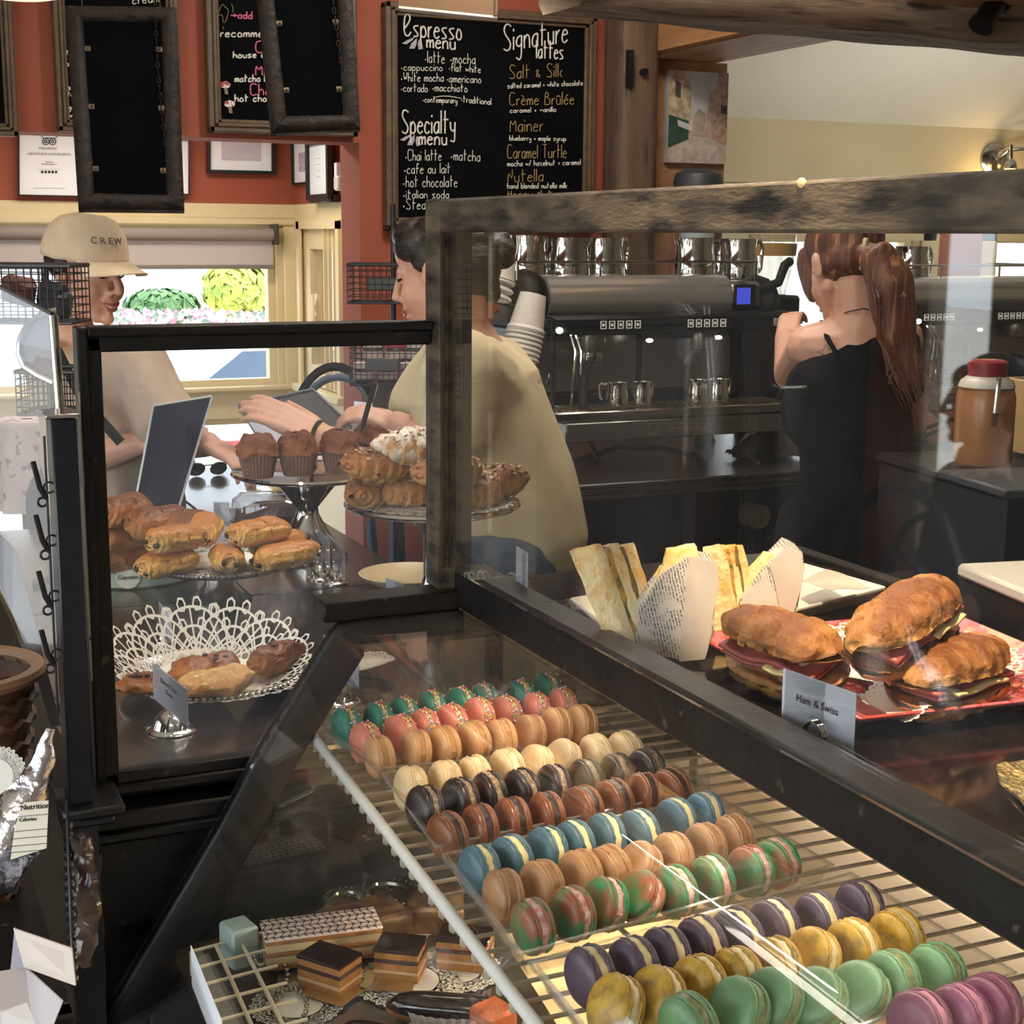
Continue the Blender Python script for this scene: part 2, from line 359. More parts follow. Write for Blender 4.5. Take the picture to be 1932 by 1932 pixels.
# wall with the menu boards, with the bay opening
m = MB().bx(-1.5, 1.563, WA, WA + .18, 1.872, 2.9).bx(1.563, 2.6, WA, WA + .18, 0, 2.9)
struct('wall_boards', m, REDWALL, angle=20)
struct('wall_boards_left', MB().bx(WL, -1.5, WA, WA + .18, 0, 2.9), M('dark wood panelling', (46, 34, 28), 0.5, c2=(34, 26, 22), scale=6, stretch=(1, 1, .15)))
struct('ceiling_bay', MB().bx(-1.5, 1.9, WA + .18, WB, 2.12, 2.2), CREAM)
# bay back wall
m = MB().bx(-1.6, 1.9, WB, WB + .12, 1.70, 2.9)
struct('wall_bay', m, REDWALL); struct('wall_bay_left', MB().bx(-1.6, -1.5, WA + .18, WB, 0, 2.2), M('dark wood panelling', (46, 34, 28)))
m = MB()
for a in ((-1.5, 1.9, WB, WB + .12, 1.61, 1.70), (1.672, 1.9, WB, WB + .12, 0, 1.61), (-1.5, -1.32, WB, WB + .12, 0, 1.61), (-1.24, -.06, WB, WB + .12, 0, 1.61), (-1.4, 1.672, WB - .01, WB + .12, .815, .945), (-1.4, 1.672, WB, WB + .12, 0, .2)): m.bx(*a)
m.bx(-1.5, 1.76, WB - .02, WB, 1.612, 1.645, .006); m.bx(1.70, 1.76, WB - .015, WB, .2, 1.612, .005); m.bx(-1.45, 1.72, WB - .05, WB, .93, .95, .006)
struct('trim_bay', m, CREAM)
def window(name, x0, x1, y, z0, z1, fr=.04, axis='x', mul=(), pane=PANE, frm=CREAM, d=.06, label=None):
    fm = MB(); gm = MB()
    def B(mb, a, b, c, e, t0, t1):
        if axis == 'x': mb.bx(a, b, y + t0, y + t1, c, e)
        else: mb.bx(y + t0, y + t1, a, b, c, e)
    for a in ((x0, x0 + fr, z0, z1), (x1 - fr, x1, z0, z1), (x0 + fr, x1 - fr, z0, z0 + fr), (x0 + fr, x1 - fr, z1 - fr, z1)): B(fm, *a, 0, d)
    for q in mul: B(fm, q - fr / 2, q + fr / 2, z0 + fr, z1 - fr, 0, d)
    o = tag(fm.build(name, frm), kind='structure')
    B(gm, x0 + fr, x1 - fr, z0 + fr, z1 - fr, d * .4, d * .5)
    gm.build('window_pane', pane, o); return o
window('window_1', -.06, 1.672, WB + .03, .945, 1.61, .03); window('window_10', -1.32, -1.24, WB + .03, .945, 1.61, .03)
window('window_2', -.06, 1.672, WB + .03, .2, .815, .03); window('window_11', -1.32, -1.24, WB + .03, .2, .815, .03)
# bay side wall with casement
m = MB().bx(1.747, 1.87, WA + .18, WB, 1.70, 2.9).bx(1.563, 1.58, WA + .18, WA + .2, 0, 1.87)
struct('wall_bay_side', m, REDWALL)
m = MB()
for a in ((1.747, 1.87, WA + .18, 5.56, 0, 1.70), (1.747, 1.87, 6.1, WB, 0, 1.70), (1.747, 1.87, 5.56, 6.1, 1.61, 1.70), (1.747, 1.87, 5.56, 6.1, 0, .96)): m.bx(*a)
m.bx(1.735, 1.747, 5.54, 5.58, .94, 1.63); m.bx(1.735, 1.747, 6.08, 6.12, .94, 1.63); m.bx(1.735, 1.747, 5.54, 6.12, 1.60, 1.635); m.bx(1.71, 1.747, 5.5, 6.14, .93, .962, .005)
struct('trim_bay_side', m, CREAM)
w = window('window_3', 5.57, 6.09, 1.76, .965, 1.605, .085, axis='y', d=.05)
mb = MB()
for k in range(3): mb.bx(1.752 - k * .004, 1.762, 5.66 + .05 * k, 5.67 + .05 * k, .97, 1.6)
mb.build('sash_moulding', CREAM, w)
h = MB().tube([(1.74, 5.86, 1.27), (1.725, 5.86, 1.3), (1.72, 5.84, 1.34), (1.715, 5.82, 1.27), (1.705, 5.80, 1.2)], .007, 8); h.box((1.742, 5.86, 1.3), (.012, .03, .09), bev=.004)
h.build('casement_handle', CREAM, w)
# yellow dining wall at the right
YEL = M('pale yellow wall paint', (206, 192, 156), 0.7, c2=(200, 186, 148), scale=3)
m = MB()
for a in ((2.6, 7.0, WB, WB + .12, 1.60, 2.135), (2.6, 3.86, WB, WB + .12, 0, 1.60), (3.86, 7, WB, WB + .12, 0, .9), (4.98, 5.5, WB + .01, WB + .12, .9, 1.6), (6.4, 7, WB, WB + .12, .9, 1.6)): m.bx(*a)
struct('wall_dining', m, YEL)
struct('trim_1', MB().bx(2.6, 7.0, WB - .02, WB, 1.80, 1.83).bx(3.8, 5.1, WB - .02, WB, 1.57, 1.61).bx(5.02, 5.12, WB - .02, WB, .88, 1.61).bx(5.40, 5.49, WB - .02, WB, .88, 1.61).bx(5.4, 6.5, WB - .02, WB, 1.57, 1.61), CREAM)
struct('wall_pier', MB().bx(5.12, 5.40, WB - .012, WB + .005, .0, 1.62), REDWALL)
window('window_4', 3.86, 4.98, WB + .03, .9, 1.6, .04)
window('window_5', 5.5, 6.4, WB + .03, .9, 1.6, .04)
struct('wall_right', MB().bx(6.9, 7.0, -2.6, WB, 0, 4.2), YEL)
struct('wall_divider', MB().bx(2.62, 2.66, WA + .1, WB, 0, 2.9), YEL)
# shop front at the left of the counter and behind the customer
def mir(x, y): p = at(x, y, X=1.39 - WL); return p.y, p.z
DARKW = M('dark wood panelling', (46, 34, 28), 0.5, c2=(34, 26, 22), scale=6, stretch=(1, 1, .15))
p0, p1, p2, p3 = mir(1655, 700)[0], mir(1722, 700)[0], mir(1744, 700)[0], mir(1860, 700)[0]
zb, zm0, zm1 = mir(1770, 985)[1], mir(1770, 940)[1], mir(1770, 915)[1]
m = MB().bx(WL - .12, WL, p0, WA, 0, .75).bx(WL - .12, WL, p0, WA, 2.2, 2.9)
m.bx(WL - .12, WL, p0, p0 + .3, 0, 2.9)
struct('wall_left_panelling', m, DARKW)
window('window_6', p0 + .3, WA, WL - .08, .75, 2.2, .05, axis='y', mul=(p0 + 1.0,))
struct('wall_left', MB().bx(WL - .12, WL + .03, p1, p0, 0, 2.9).bx(WL - .12, WL, p3 - .25, p1, 2.15, 2.9).bx(WL - .12, WL, -2.6, p3 - .25, 0, .5).bx(WL - .12, WL, -2.6, p3 - .25, 2.3, 2.9).bx(WL - .12, WL, p3 - .55, p3 - .25, .5, 2.3), REDWALL, angle=20)
DOORM = M('grey brown door paint', (146, 132, 116), 0.5)
m = MB()
for a in ((p2, p1, 0, 2.15), (p3 - .25, p3, 0, 2.15), (p3, p2, 0, zb - .28), (p3, p2, zm0, zm1), (p3, p2, 2.0, 2.15)): m.bx(WL - .09, WL - .01, a[0], a[1], a[2], a[3])
door = tag(m.build('door_1', DOORM), kind='structure')
MB().bx(WL - .06, WL - .055, p3, p2, zb - .28, 2.0).build('door_pane', PANE, door)
pc = mir(1790, 752)
text('SPA', None, .085, WHITE, door, 'door_lettering', mtx=frame_mtx((WL - .05, pc[0], pc[1]), (0, 1, 0), (0, 0, 1)))
window('window_7', -2.5, p3 - .55, WL - .08, .5, 2.3, .06, axis='y', mul=(-.9, .3))
m = MB()
for a in ((WL, 7.0, 0, .6), (WL, 7, 2.4, 4.2), (WL, 7, .6, 2.4)): m.bx(a[0], a[1], -2.6, -2.5, a[2], a[3])
struct('wall_behind', m, M('warm grey wall paint', (176, 168, 154), .8), angle=20)

# timbers
TIMB = M('old brown timber', (78, 58, 45), 0.7, c2=(108, 84, 64), scale=5, detail=8, stretch=(3, 3, .5), c3=(60, 46, 38), scale3=9, lo3=.55, hi3=.7, bump=.5, bscale=30)
TIMBX = M('rough sawn beam', (100, 82, 66), 0.8, c2=(150, 132, 112), scale=5, detail=8, stretch=(.5, 4, 4), c3=(60, 48, 40), scale3=9, lo3=.55, hi3=.7, bump=.6, bscale=25)
TIMBY = M('honey pine beam', (150, 104, 68), 0.6, c2=(176, 130, 90), scale=5, detail=8, stretch=(4, .4, 4), bump=.3, bscale=25)
a = at(1178, 200, Y=4.55); b = at(1250, 200, Y=4.55)
m = MB()
m.grid(lambda u, v: Vector(((a.x + b.x) / 2, 4.55 + .09, 3.0 * v)) + Vector((math.cos(2 * PI * u) , math.sin(2 * PI * u), 0)) * (.072 / max(abs(math.cos(2 * PI * u)), abs(math.sin(2 * PI * u)), .75)) * (1 + .03 * noise.noise(Vector((u * 6, v * 9, 3)))), 28, 50, True)
post = m.build('timber_post', TIMB, angle=180)
tag(post, 'old brown timber post standing right of the large espresso menu board', 'post')
k = MB(); kp = at(1215, 136, Y=4.555); k.lathe([(0, -.012), (.012, -.012), (.012, .012), (0, .012)], kp, 12, (PI / 2, 0, 0)); q = at(1188, 130, Y=4.56); k.box(q, (.02, .02, .12))
k.build('peg_holes', BLACKMETAL, post)
p = at(1368, 117, Y=4.66)
m = MB(); m.bx(b.x - .01, p.x, 1.2, 4.74, p.z, p.z + .26, .012); tag(m.build('ceiling_beam', TIMBY), 'pale honey-brown timber beam running from the post towards the viewer', 'beam')
pk = at(1365, 350, Y=4.7)
tag(MB().bx(b.x + .005, pk.x, 4.70, 4.735, 0, p.z).build('timber_plank', TIMBY), 'narrow upright wooden plank behind the street painting', 'plank')
yb = 3.3; z0 = at(1350, 34, Y=yb).z
m = MB(); xs = at(1100, 0, Y=yb).x
m.grid(lambda u, v: Vector((xs + 5 * v, yb + .12, z0 + .14 - .05 * v)) + Vector((0, math.cos(2 * PI * u), math.sin(2 * PI * u))) * (.13 / max(abs(math.cos(2 * PI * u)), abs(math.sin(2 * PI * u)), .72)) * (1 + .07 * noise.noise(Vector((u * 5, v * 16, 9)))), 28, 60, True)
tag(m.build('ceiling_beam', TIMBX, angle=180), 'rough grey-brown timber beam crossing the top right overhead', 'beam')
# spotlight on the rough beam
t = thing('track_spotlight', 'black cylinder spotlight fixed under the rough ceiling beam', 'spotlight', at(1868, 10, Y=3.2))
A, B = at(1886, -8, Y=3.2), at(1850, 50, Y=3.19)
MB().tube([A, A.lerp(B, .75), B], [.026, .029, .034], 24).build('spotlight_can', BLACKMETAL, t)
MB().tube([A.lerp(B, .5) + Vector((.05, 0, 0)), A.lerp(B, .5) + Vector((.075, .02, .01)), A + Vector((.06, .03, .1))], .007).build('bracket', BLACKMETAL, t)
# painting by the post: a plain street scene
a = at(1258, 133, Y=4.69); b = at(1363, 310, Y=4.69); x0, x1, z1, z0 = a.x, b.x, a.z, b.z; wX = x1 - x0; hZ = z1 - z0
t = thing('street_painting', 'unframed canvas painting of a narrow town street beside the timber post', 'painting', ((x0 + x1) / 2, 4.69, z0))
MB().bx(x0, x1, 4.67, 4.70, z0, z1).build('canvas', M('canvas sky tone', (176, 170, 172), .85, c2=(204, 198, 194), scale=14), t)
def patch(nm, pts, c, c2, yy=4.668, th=.0015):
    mm = MB(); mm.prism([(x0 + u * wX, yy, z0 + v * hZ) for u, v in pts], (0, th, 0)); mm.build(nm, M('paint ' + nm, c, .85, c2=c2, scale=40, detail=6), t)
patch('painted_street', [(0, 0), (1, 0), (1, .22), (.62, .3), (.38, .3), (0, .14)], (168, 150, 138), (198, 182, 168))
patch('painted_left_houses', [(0, .15), (.38, .28), (.36, .8), (.3, 1), (0, 1)], (206, 190, 160), (150, 120, 96), 4.6675)
patch('painted_right_houses', [(.62, .3), (1, .2), (1, 1), (.84, 1), (.8, .82), (.7, .78), (.66, .6)], (150, 112, 100), (196, 166, 150), 4.667)
patch('painted_far_houses', [(.4, .3), (.6, .3), (.62, .55), (.5, .6), (.42, .5)], (186, 160, 140), (150, 150, 130), 4.6665)
patch('painted_shop_front', [(0, .16), (.34, .26), (.34, .46), (0, .52)], (52, 84, 66), (40, 66, 54), 4.6665)
patch('painted_awning', [(.16, .4), (.42, .34), (.36, .42), (.14, .47)], (214, 206, 204), (180, 172, 176), 4.6655)
patch('painted_windows', [(.1, .72), (.19, .7), (.19, .86), (.1, .9)], (96, 84, 78), (70, 62, 60), 4.666)
patch('painted_dark_shutters', [(.88, .56), (.98, .55), (.98, .64), (.88, .65)], (64, 62, 74), (84, 74, 80), 4.6655)
# speaker-like dome object on the plank
c = at(1318, 335, Y=4.55)
t = thing('wall_dispenser', 'dark grey round-topped dispenser under the street painting', 'dispenser', c)
MB().lathe([(0, .03), (.05, .028), (.08, .012), (.086, -.01), (.086, -.04), (0, -.04)], c, 28).build('dispenser_lid', M('charcoal plastic', (58, 60, 62), .5), t)
MB().lathe([(0, -.04), (.06, -.04), (.06, -.3), (0, -.3)], c, 24).build('dispenser_body', M('pale grey plastic', (190, 194, 198), .5), t)
# wall sconce on the yellow wall
c = at(1874, 302, Y=WB)
t = thing('wall_sconce', 'brushed metal wall sconce with curved arms on the yellow wall', 'wall lamp', c)
MB().lathe([(0, 0), (.085, 0), (.085, .012), (.06, .03), (0, .035)], c, 28, (PI / 2, 0, 0)).build('backplate', STEEL, t)
for sx in (0, 1):
    e = c + Vector((-.03 + sx * .2, -.16, -.0)); mm = MB(); mm.tube([c + Vector((0, -.03, .0)), c + Vector((.03 * (1 if sx else -.6), -.08, .05)), e + Vector((0, 0, .06)), e], .01, 8)
    ar = mm.build('arm', STEEL, t); MB().lathe([(.012, .0), (.03, -.02), (.035, -.05)], e, 16).build('socket', STEEL, ar)
    MB().ell(e + Vector((0, 0, -.07)), (.03, .03, .04)).build('bulb', M('warm bulb glow', (255, 220, 160), .4, emit=(255, 196, 110), estr=6), ar)
lamp('sconce_glow', 'POINT', c + Vector((-.05, -.14, -.12)), (0, 0, -1), 3.0, (1, .68, .3), .05)
# pendant shade top left
c = at(35, -62, D=2.9); t = thing('pendant_lamp', 'glowing white glass pendant shade at the top left corner', 'lamp', c)
SHADE = M('opal glass shade', (250, 240, 220), .3, emit=(255, 232, 196), estr=1.1)
MB().lathe([(0, -.058), (.06, -.056), (.11, -.045), (.13, -.03), (.125, -.0), (.09, .06), (.03, .1), (0, .1)], c, 40).build('shade', SHADE, t)
MB().cyl(c + Vector((0, 0, .1)), c + Vector((0, 0, .9)), .008).build('stem', BLACKMETAL, t)
# ------------------------------------------------------------------ outside
tag(MB().bx(-30, 40, WB + .4, 60, -.6, -.5).bx(-30, WL - .3, -30, WB + .4, -.6, -.5).bx(WL - .3, 40, -30, -3, -.6, -.5).build('street_pavement', M('sunlit concrete', (206, 202, 196), .9, c2=(190, 186, 180), scale=3)), 'pale sunlit street outside the windows', 'street', kind='structure')
tag(MB().bx(-8, 20, 17.5, 18, -.5, 3.2).build('street_building', M('pale grey siding', (196, 198, 204), .8, c2=(150, 154, 164), scale=2, stretch=(6, 1, .2))), 'pale grey building across the street behind the hedges', 'building')
tag(MB().bx(-9.5, -9, -6, 9, -.5, 3.0).build('side_street_building', M('white painted brick', (226, 222, 214), .9, c2=(206, 200, 192), scale=2)), 'white building across the side street, seen only in the glass', 'building')
def bush(c, r, m1, label, seed, n=420, group=None):
    mb = MB(); rng = random.Random(seed)
    for i in range(n):
        d = Vector((rng.gauss(0, 1), rng.gauss(0, 1), rng.gauss(0, 1))).normalized(); p = c + Vector((d.x * r[0], d.y * r[1], d.z * r[2])) * (rng.uniform(.75, 1.02))
        s = rng.uniform(.05, .1); u = d.orthogonal().normalized(); u.rotate(Matrix.Rotation(rng.uniform(0, 6), 3, d)); v = d.cross(u)
        mb._new([p - u * s, p + v * s * .6 + d * s * .3, p + u * s, p - v * s * .6 + d * s * .2], [(0, 1, 2, 3)])
    mb.cyl(c, Vector((c.x, c.y, -.5)), .05)
    mb.ell(c, (r[0] * .85, r[1] * .85, r[2] * .85), sub=2)
    return tag(mb.build('shrub', m1, smooth=False), label, 'shrub', group)
LEAFY = M('yellow green leaves', (190, 200, 90), .7, c2=(120, 150, 60), scale=6); LEAFD = M('dark green leaves', (96, 132, 84), .7, c2=(60, 96, 60), scale=6)
bush(at(446, 548, D=13.5), (.3, .3, .27), LEAFY, 'rounded yellow-green shrub outside the window, left of the casement', 1)
bush(at(305, 583, D=14.2), (.36, .3, .18), LEAFD, 'low dark green shrub outside the window beside the cap', 2)
mb = MB(); rng = random.Random(5)
for i in range(700):
    p = at(rng.uniform(200, 500), rng.uniform(585, 640), D=rng.uniform(12.6, 13.2)); s = rng.uniform(.012, .035); mb.mi = rng.choice((0, 0, 1, 2))
    mb._new([p + Vector((-s, 0, 0)), p + Vector((0, 0, s)), p + Vector((s, .01, 0)), p + Vector((0, 0, -s))], [(0, 1, 2, 3)])
wq = at(350, 622, D=12.9); tag(MB().bx(wq.x - 1.2, wq.x + 1.2, wq.y - .35, wq.y + .45, -.5, wq.z).build('stone_planter', M('pale stone', (210, 206, 198), .9, c2=(190, 186, 178), scale=4)), 'low pale stone planter carrying the flowers outside the bay window', 'planter')
tag(mb.build('flower_bed', [M('white petals', (240, 240, 240), .8), M('pink petals', (214, 120, 140), .8), M('leaf sprigs', (100, 120, 110), .8)], smooth=False), 'white and pink flowers in front of the shrubs outside', 'flowers', kind='stuff')
def car(c, label, body, L=4.2, H=1.35, yaw=0.0, name='car', ws=(-.3, .3)):
    t = thing(name, label, 'car', c, yaw)
    R = Matrix.Translation(Vector(c)) @ Matrix.Rotation(yaw, 4, 'Z')
    def T(p): return R @ Vector(p)
    prof = [(-L / 2, .35), (-L / 2, .75), (-L / 2 + .15, .85), (-L * .2, .95), (-L * .08, H), (L * .25, H), (L * .4, .98), (L / 2, .9), (L / 2, .35)]
    mb = MB(); mb.prism([T((x, -.85, z)) for x, z in prof], R.to_3x3() @ Vector((0, 1.7, 0))); mb.build('car_body', body, t, bevel=.06)
    mb = MB(); mb.prism([T((x, -.86, z)) for x, z in [(-L * .17, .97), (-L * .07, H - .06), (L * .24, H - .06), (L * .36, 1.0)]], R.to_3x3() @ Vector((0, 1.72, 0))); mb.build('car_windows', M('tinted car glass', (70, 92, 120), .1, spec=.8), t)
    MB().prism([T((x, -.875, z)) for x, z in [(-L / 2, .5), (L / 2, .5), (L / 2, .58), (-L / 2, .58)]], R.to_3x3() @ Vector((0, .02, 0))).build('side_stripe', M('red stripe', (170, 60, 66), .5), t)
    for sx in ws:
        wc = T((sx * L, -.86, .33)); wh = MB().lathe([(0, -.1), (.33, -.1), (.33, .1), (0, .1)], wc, 28, (PI / 2, 0, yaw)).build('wheel', M('tyre rubber', (40, 42, 46), .8), t)
        MB().lathe([(0, .11), (.2, .11), (.2, .09), (0, .09)], wc, 20, (PI / 2, 0, yaw)).build('hub_cap', STEEL, wh)
    return t
CARW = M('white car paint', (228, 232, 236), .25, coat=.5); CARB = M('blue car paint', (120, 160, 200), .25, coat=.5); CART = M('white and teal van paint', (200, 222, 226), .3)
p = at(455, 630, D=11.0); p.z -= 1.25; car(p, 'white parked car with tinted windows seen through the bay window', CARW, 2.9, 1.25)
p = at(-452, 430, D=11.2); p.z -= 1.9; car(p, 'pale van parked at the left edge of the bay window', CART, 4.2, 1.9, 0, 'van', (-.3, .42))
car((-5.5, 13.5, -.5), 'blue parked car outside the shop door, seen only in the glass', CARB, 4.2, 1.4, PI / 2)
bush(Vector((-4.2, mir(1770, 960)[0] - .4, .4)), (.4, .5, .4), LEAFY, 'light green shrub outside the shop door', 8, 200)
# ================================================================== DISPLAY CASES AND COUNTERS
ZL, ZR = 0.93, 1.128
# long dark counter behind the left glass
t = thing('pastry_counter', 'long dark stone counter holding the pastries and cake stands', 'counter', (.6, 2.7, 0))
MB().bx(.236, 1.03, 1.80, 2.62, ZL - .04, ZL, .004).bx(.236, .98, 2.62, 3.42, ZL - .04, ZL, .004).bx(.74, .98, 3.42, 4.15, ZL - .04, ZL, .004).build('countertop', COUNTER, t)
MB().bx(.25, 1.0, 1.83, 2.6, 0, ZL - .04).bx(.25, .95, 2.6, 3.4, 0, ZL - .04).bx(.78, .95, 3.4, 4.1, 0, ZL - .04).build('cabinet', BLACKWOOD, t)
MB().bx(.20, .78, 1.76, 1.83, ZL - .065, ZL - .042, .003).bx(.215, .78, 1.77, 1.83, ZL - .088, ZL - .068, .006).bx(.22, .78, 1.785, 1.83, ZL - .2, ZL - .088).build('front_moulding', BLACKWOOD, t)
m = MB()
for k in range(2): m.bx(.3 + .2 * k, .46 + .2 * k, 1.79, 1.81, .25, .68, .004)
m.build('front_panel', BLACKWOOD, t)
m = MB(); m.tube([(.225, 1.765, z / 40 * .84) for z in range(41)], [.016 + .003 * math.sin(z * 1.3) for z in range(41)], 10); m.build('corner_trim', M('worn brown post', (64, 48, 38), .45, c2=(104, 84, 66), scale=9, stretch=(3, 3, .4), bump=.4), t)
# framed glass in front of the pastries
t = thing('glass_guard', 'black framed glass pane standing in front of the pastry counter', 'glass guard', (.46, 1.785, ZL))
x0, x1, z0, z1 = .241, .676, ZL - .022, 1.474
m = MB()
m.bx(x0, x0 + .012, 1.765, 1.80, z0, z1, .002); m.bx(x0 + .011, x0 + .028, 1.772, 1.795, z0, z1 - .012, .002)
m.bx(x0 + .012, x1, 1.765, 1.80, z1 - .012, z1, .002); m.bx(x0 + .012, x1, 1.772, 1.795, z1 - .03, z1 - .011, .002)
m.bx(x0 + .012, x1, 1.765, 1.80, z0, z0 + .012, .002); m.bx(x0 + .012, x1, 1.772, 1.795, z0 + .011, z0 + .026, .002)
m.build('frame', BLACKWOOD, t)
MB().bx(x0 + .026, x1, 1.781, 1.785, z0 + .02, z1 - .025).build('glass', GLASS('left case glass', (.95, .965, .985), .045, haze=.06, hcol=(.6, .64, .8)), t)
m = MB()
for (z, h) in ((1.36, .08), (1.2, .18), (1.08, .05)): m.bx(x0 - .001, x0 + .001, 1.764, 1.767, z - h / 2, z + h / 2)
m.build('worn_edge', M('bare wood edge', (150, 138, 120), .7), t)
# right case: post, beams, guard glass, curved glass
t = thing('macaron_case', 'dark timber and glass display case with a sloping curved front and tall guard pane', 'display case', (.8, 1.0, 0))
PX0, PX1, YE = .678, .712, .15
MB().bx(PX0, PX1, 1.752, 1.80, 1.128, 1.624, .002).build('corner_post', GREYWOOD, t)
MB().bx(PX0, PX1 + .004, YE, 1.752, 1.5835, 1.6235, .003).build('top_rail', GREYWOOD, t)
MB().bx(PX0 + .02, PX1 + .03, YE, 1.752, 1.106, 1.16, .004).build('lower_rail', BLACKWOOD, t)
MB().bx(PX0 + .002, PX0 + .006, 1.748, 1.752, 1.16, 1.585).bx(PX1, PX1 + .012, 1.755, 1.775, 1.16, 1.62).build('glazing_bead', M('dark bronze strip', (52, 44, 34), .4), t)
mb = MB().ell(at(1512, 345, X=PX0), (.002, .006, .004)); mb.build('chip', M('fresh wood chip', (230, 190, 130), .8), t)
MB().bx(.690, .694, YE, 1.752, 1.158, 1.585).build('guard_glass', GLASS('guard glass', (.97, .975, .975), .05, haze=.01, power=4.4), t)
MB().bx(.742, 1.26, YE, 1.80, ZR - .03, ZR, .003).build('case_top', M('glossy dark top', (24, 18, 17), .12, c2=(36, 28, 26), scale=30, coat=.5), t)
MB().bx(.745, .775, YE, 1.79, ZR, ZR + .012, .002).bx(1.235, 1.26, YE, 1.79, ZR, ZR + .008, .002).build('top_moulding', BLACKWOOD, t)
PROF = [(.70, 1.106), (.62, 1.106), (.56, 1.1055), (.542, 1.103), (.531, 1.096), (.519, 1.08), (.48, 1.023), (.43, .948), (.385, .87), (.33, .785), (.28, .71), (.225, .63), (.19, .57), (.17, .52)]
def prof(s):
    s *= len(PROF) - 1; i = min(int(s), len(PROF) - 2); f = s - i
    P = [Vector((*PROF[max(0, min(len(PROF) - 1, i + k))], 0)) for k in (-1, 0, 1, 2)]
    q = .5 * ((2 * P[1]) + (P[2] - P[0]) * f + (2 * P[0] - 5 * P[1] + 4 * P[2] - P[3]) * f * f + (3 * P[1] - P[0] - 3 * P[2] + P[3]) * f ** 3)
    return q
m = MB(); m.grid(lambda u, v: Vector((prof(u).x, YE + (1.735 - YE) * v, prof(u).y)), 60, 2); m.grid(lambda u, v: Vector((prof(u).x + .003, YE + (1.735 - YE) * v, prof(u).y - .003)), 60, 2)
m.build('curved_glass', GLASS('curved glass', (.98, .985, .98), .03, haze=.006, rough=.02, power=5), t, angle=180)
outer = [Vector((prof(i / 50).x, 1.746, prof(i / 50).y)) for i in range(51)]
m = MB(); m.prism(outer + [Vector((1.22, 1.746, .52)), Vector((1.22, 1.746, 1.104))], (0, .004, 0)); m.build('end_glass', GLASS('end glass', (.9, .9, .88), .06, haze=.03), t, smooth=False)
inner = []
for i in range(51):
    a = prof(max(0, i - 1) / 50); b = prof(min(50, i + 1) / 50); n = Vector((-(b - a).y, (b - a).x)).normalized(); p = prof(i / 50)
    if n.x < 0: n = -n
    if n.y > .5: n = -n
    inner.append(Vector((p.x, 0, p.y)) + Vector((n.x, 0, n.y)) * (.05 if i > 14 else .03))
m = MB()
m.grid(lambda u, v: (outer[int(round(u * 50))] * (1 - v) + Vector((inner[int(round(u * 50))].x, 1.746, inner[int(round(u * 50))].z)) * v) + Vector((0, -.010 - .004 * (1 if .2 < v < .8 else 0), 0)), 51, 9)
m.build('end_gasket', M('black rubber gasket', (9, 9, 13), .5), t, angle=180, solid=.02)
MB().bx(.519, .70, 1.735, 1.785, 1.105, 1.131, .002).build('end_rail', BLACKWOOD, t)
DARKIN = M('dark brown case lining', (38, 28, 23), .3, c2=(26, 20, 17), scale=8)
WOODIN = M('amber lit wood lining', (120, 88, 52), .4, c2=(60, 44, 28), scale=7, stretch=(.4, 3, 3), detail=6)
MB().bx(.16, 1.24, -.1, 1.75, 0, .52).bx(.2, 1.24, -.1, 1.745, .52, .56).build('case_base', DARKIN, t)
MB().bx(1.2, 1.24, -.1, 1.74, .56, 1.098).build('back_panel', M('cream sliding door', (206, 182, 140), .35, c2=(188, 160, 118), scale=4), t)
MB().bx(.32, 1.19, .2, 1.735, .70, .715).build('lower_deck', M('dark lined deck', (70, 52, 38), .4, c2=(44, 32, 24), scale=7), t); MB().bx(.6, 1.195, .2, 1.6, .7152, .717).build('deck_liner', M('cream deck liner', (226, 204, 160), .6, c2=(210, 184, 138), scale=6), t); MB().bx(.86, 1.195, .2, 1.70, .86, .872).build('cream_ledge', M('cream ledge', (222, 200, 162), .5, c2=(206, 176, 136), scale=5), t)
m = MB()
for xx in (.75, .86, 1.0): m.bx(xx, xx + .02, 1.755, 1.77, .56, 1.1)
m.bx(.62, 1.2, 1.755, 1.77, 1.06, 1.10); m.build('end_mullion', DARKIN, t)
m = MB().bx(.735, .752, .2, 1.72, 1.088, 1.106); m.build('light_strip_housing', STEEL, t)
# white wire shelf
ZS = .955
a, b = at(593, 1392, Z=ZS), at(1010, 1932, Z=ZS); dirv = (b - a).normalized(); a2 = a + dirv * 1.25
t = thing('wire_shelf', 'white coated wire shelf carrying the clear macaron trays', 'shelf', (a.x + .2, 1.3, ZS))
m = MB(); m.tube([a, a2], .0062, 10); m.build('shelf_edge', WHITE, t)
m = MB(); R0 = Vector((1.02, a.y, ZS)); R1 = Vector((1.0, a2.y, ZS))
k = 0
while k * .031 < 1.2:
    p = a + dirv * (.02 + k * .031); q = Vector((1.02, p.y - .012, ZS)); m.tube([p + Vector((.0, 0, -.007)), p + Vector((.006, 0, -.003)), q], .0024, 6); m.ell(p + Vector((-.003, 0, -.006)), (.0045, .006, .006), sub=1); k += 1
for xx in (.62, .78, .94): m.tube([Vector((xx, a.y - .01, ZS - .006)), Vector((xx, a2.y, ZS - .006))], .0026, 6)
m.tube([Vector((1.02, a.y - .01, ZS)), Vector((1.02, a2.y, ZS))], .005, 8); m.build('wires', M('shaded white wire', (168, 156, 138), .45), t)  # white wires with the shade on them put into their colour
MB().bx(.98, 1.0, 1.60, 1.62, .872, ZS - .004).build('bracket', STEEL, t); MB().bx(.98, 1.0, .5, .52, .872, ZS - .004).build('bracket', STEEL, t); m = MB().bx(.50, .99, a.y - .018, a.y - .012, ZS - .012, ZS - .006); m.build('bracket', STEEL, t)
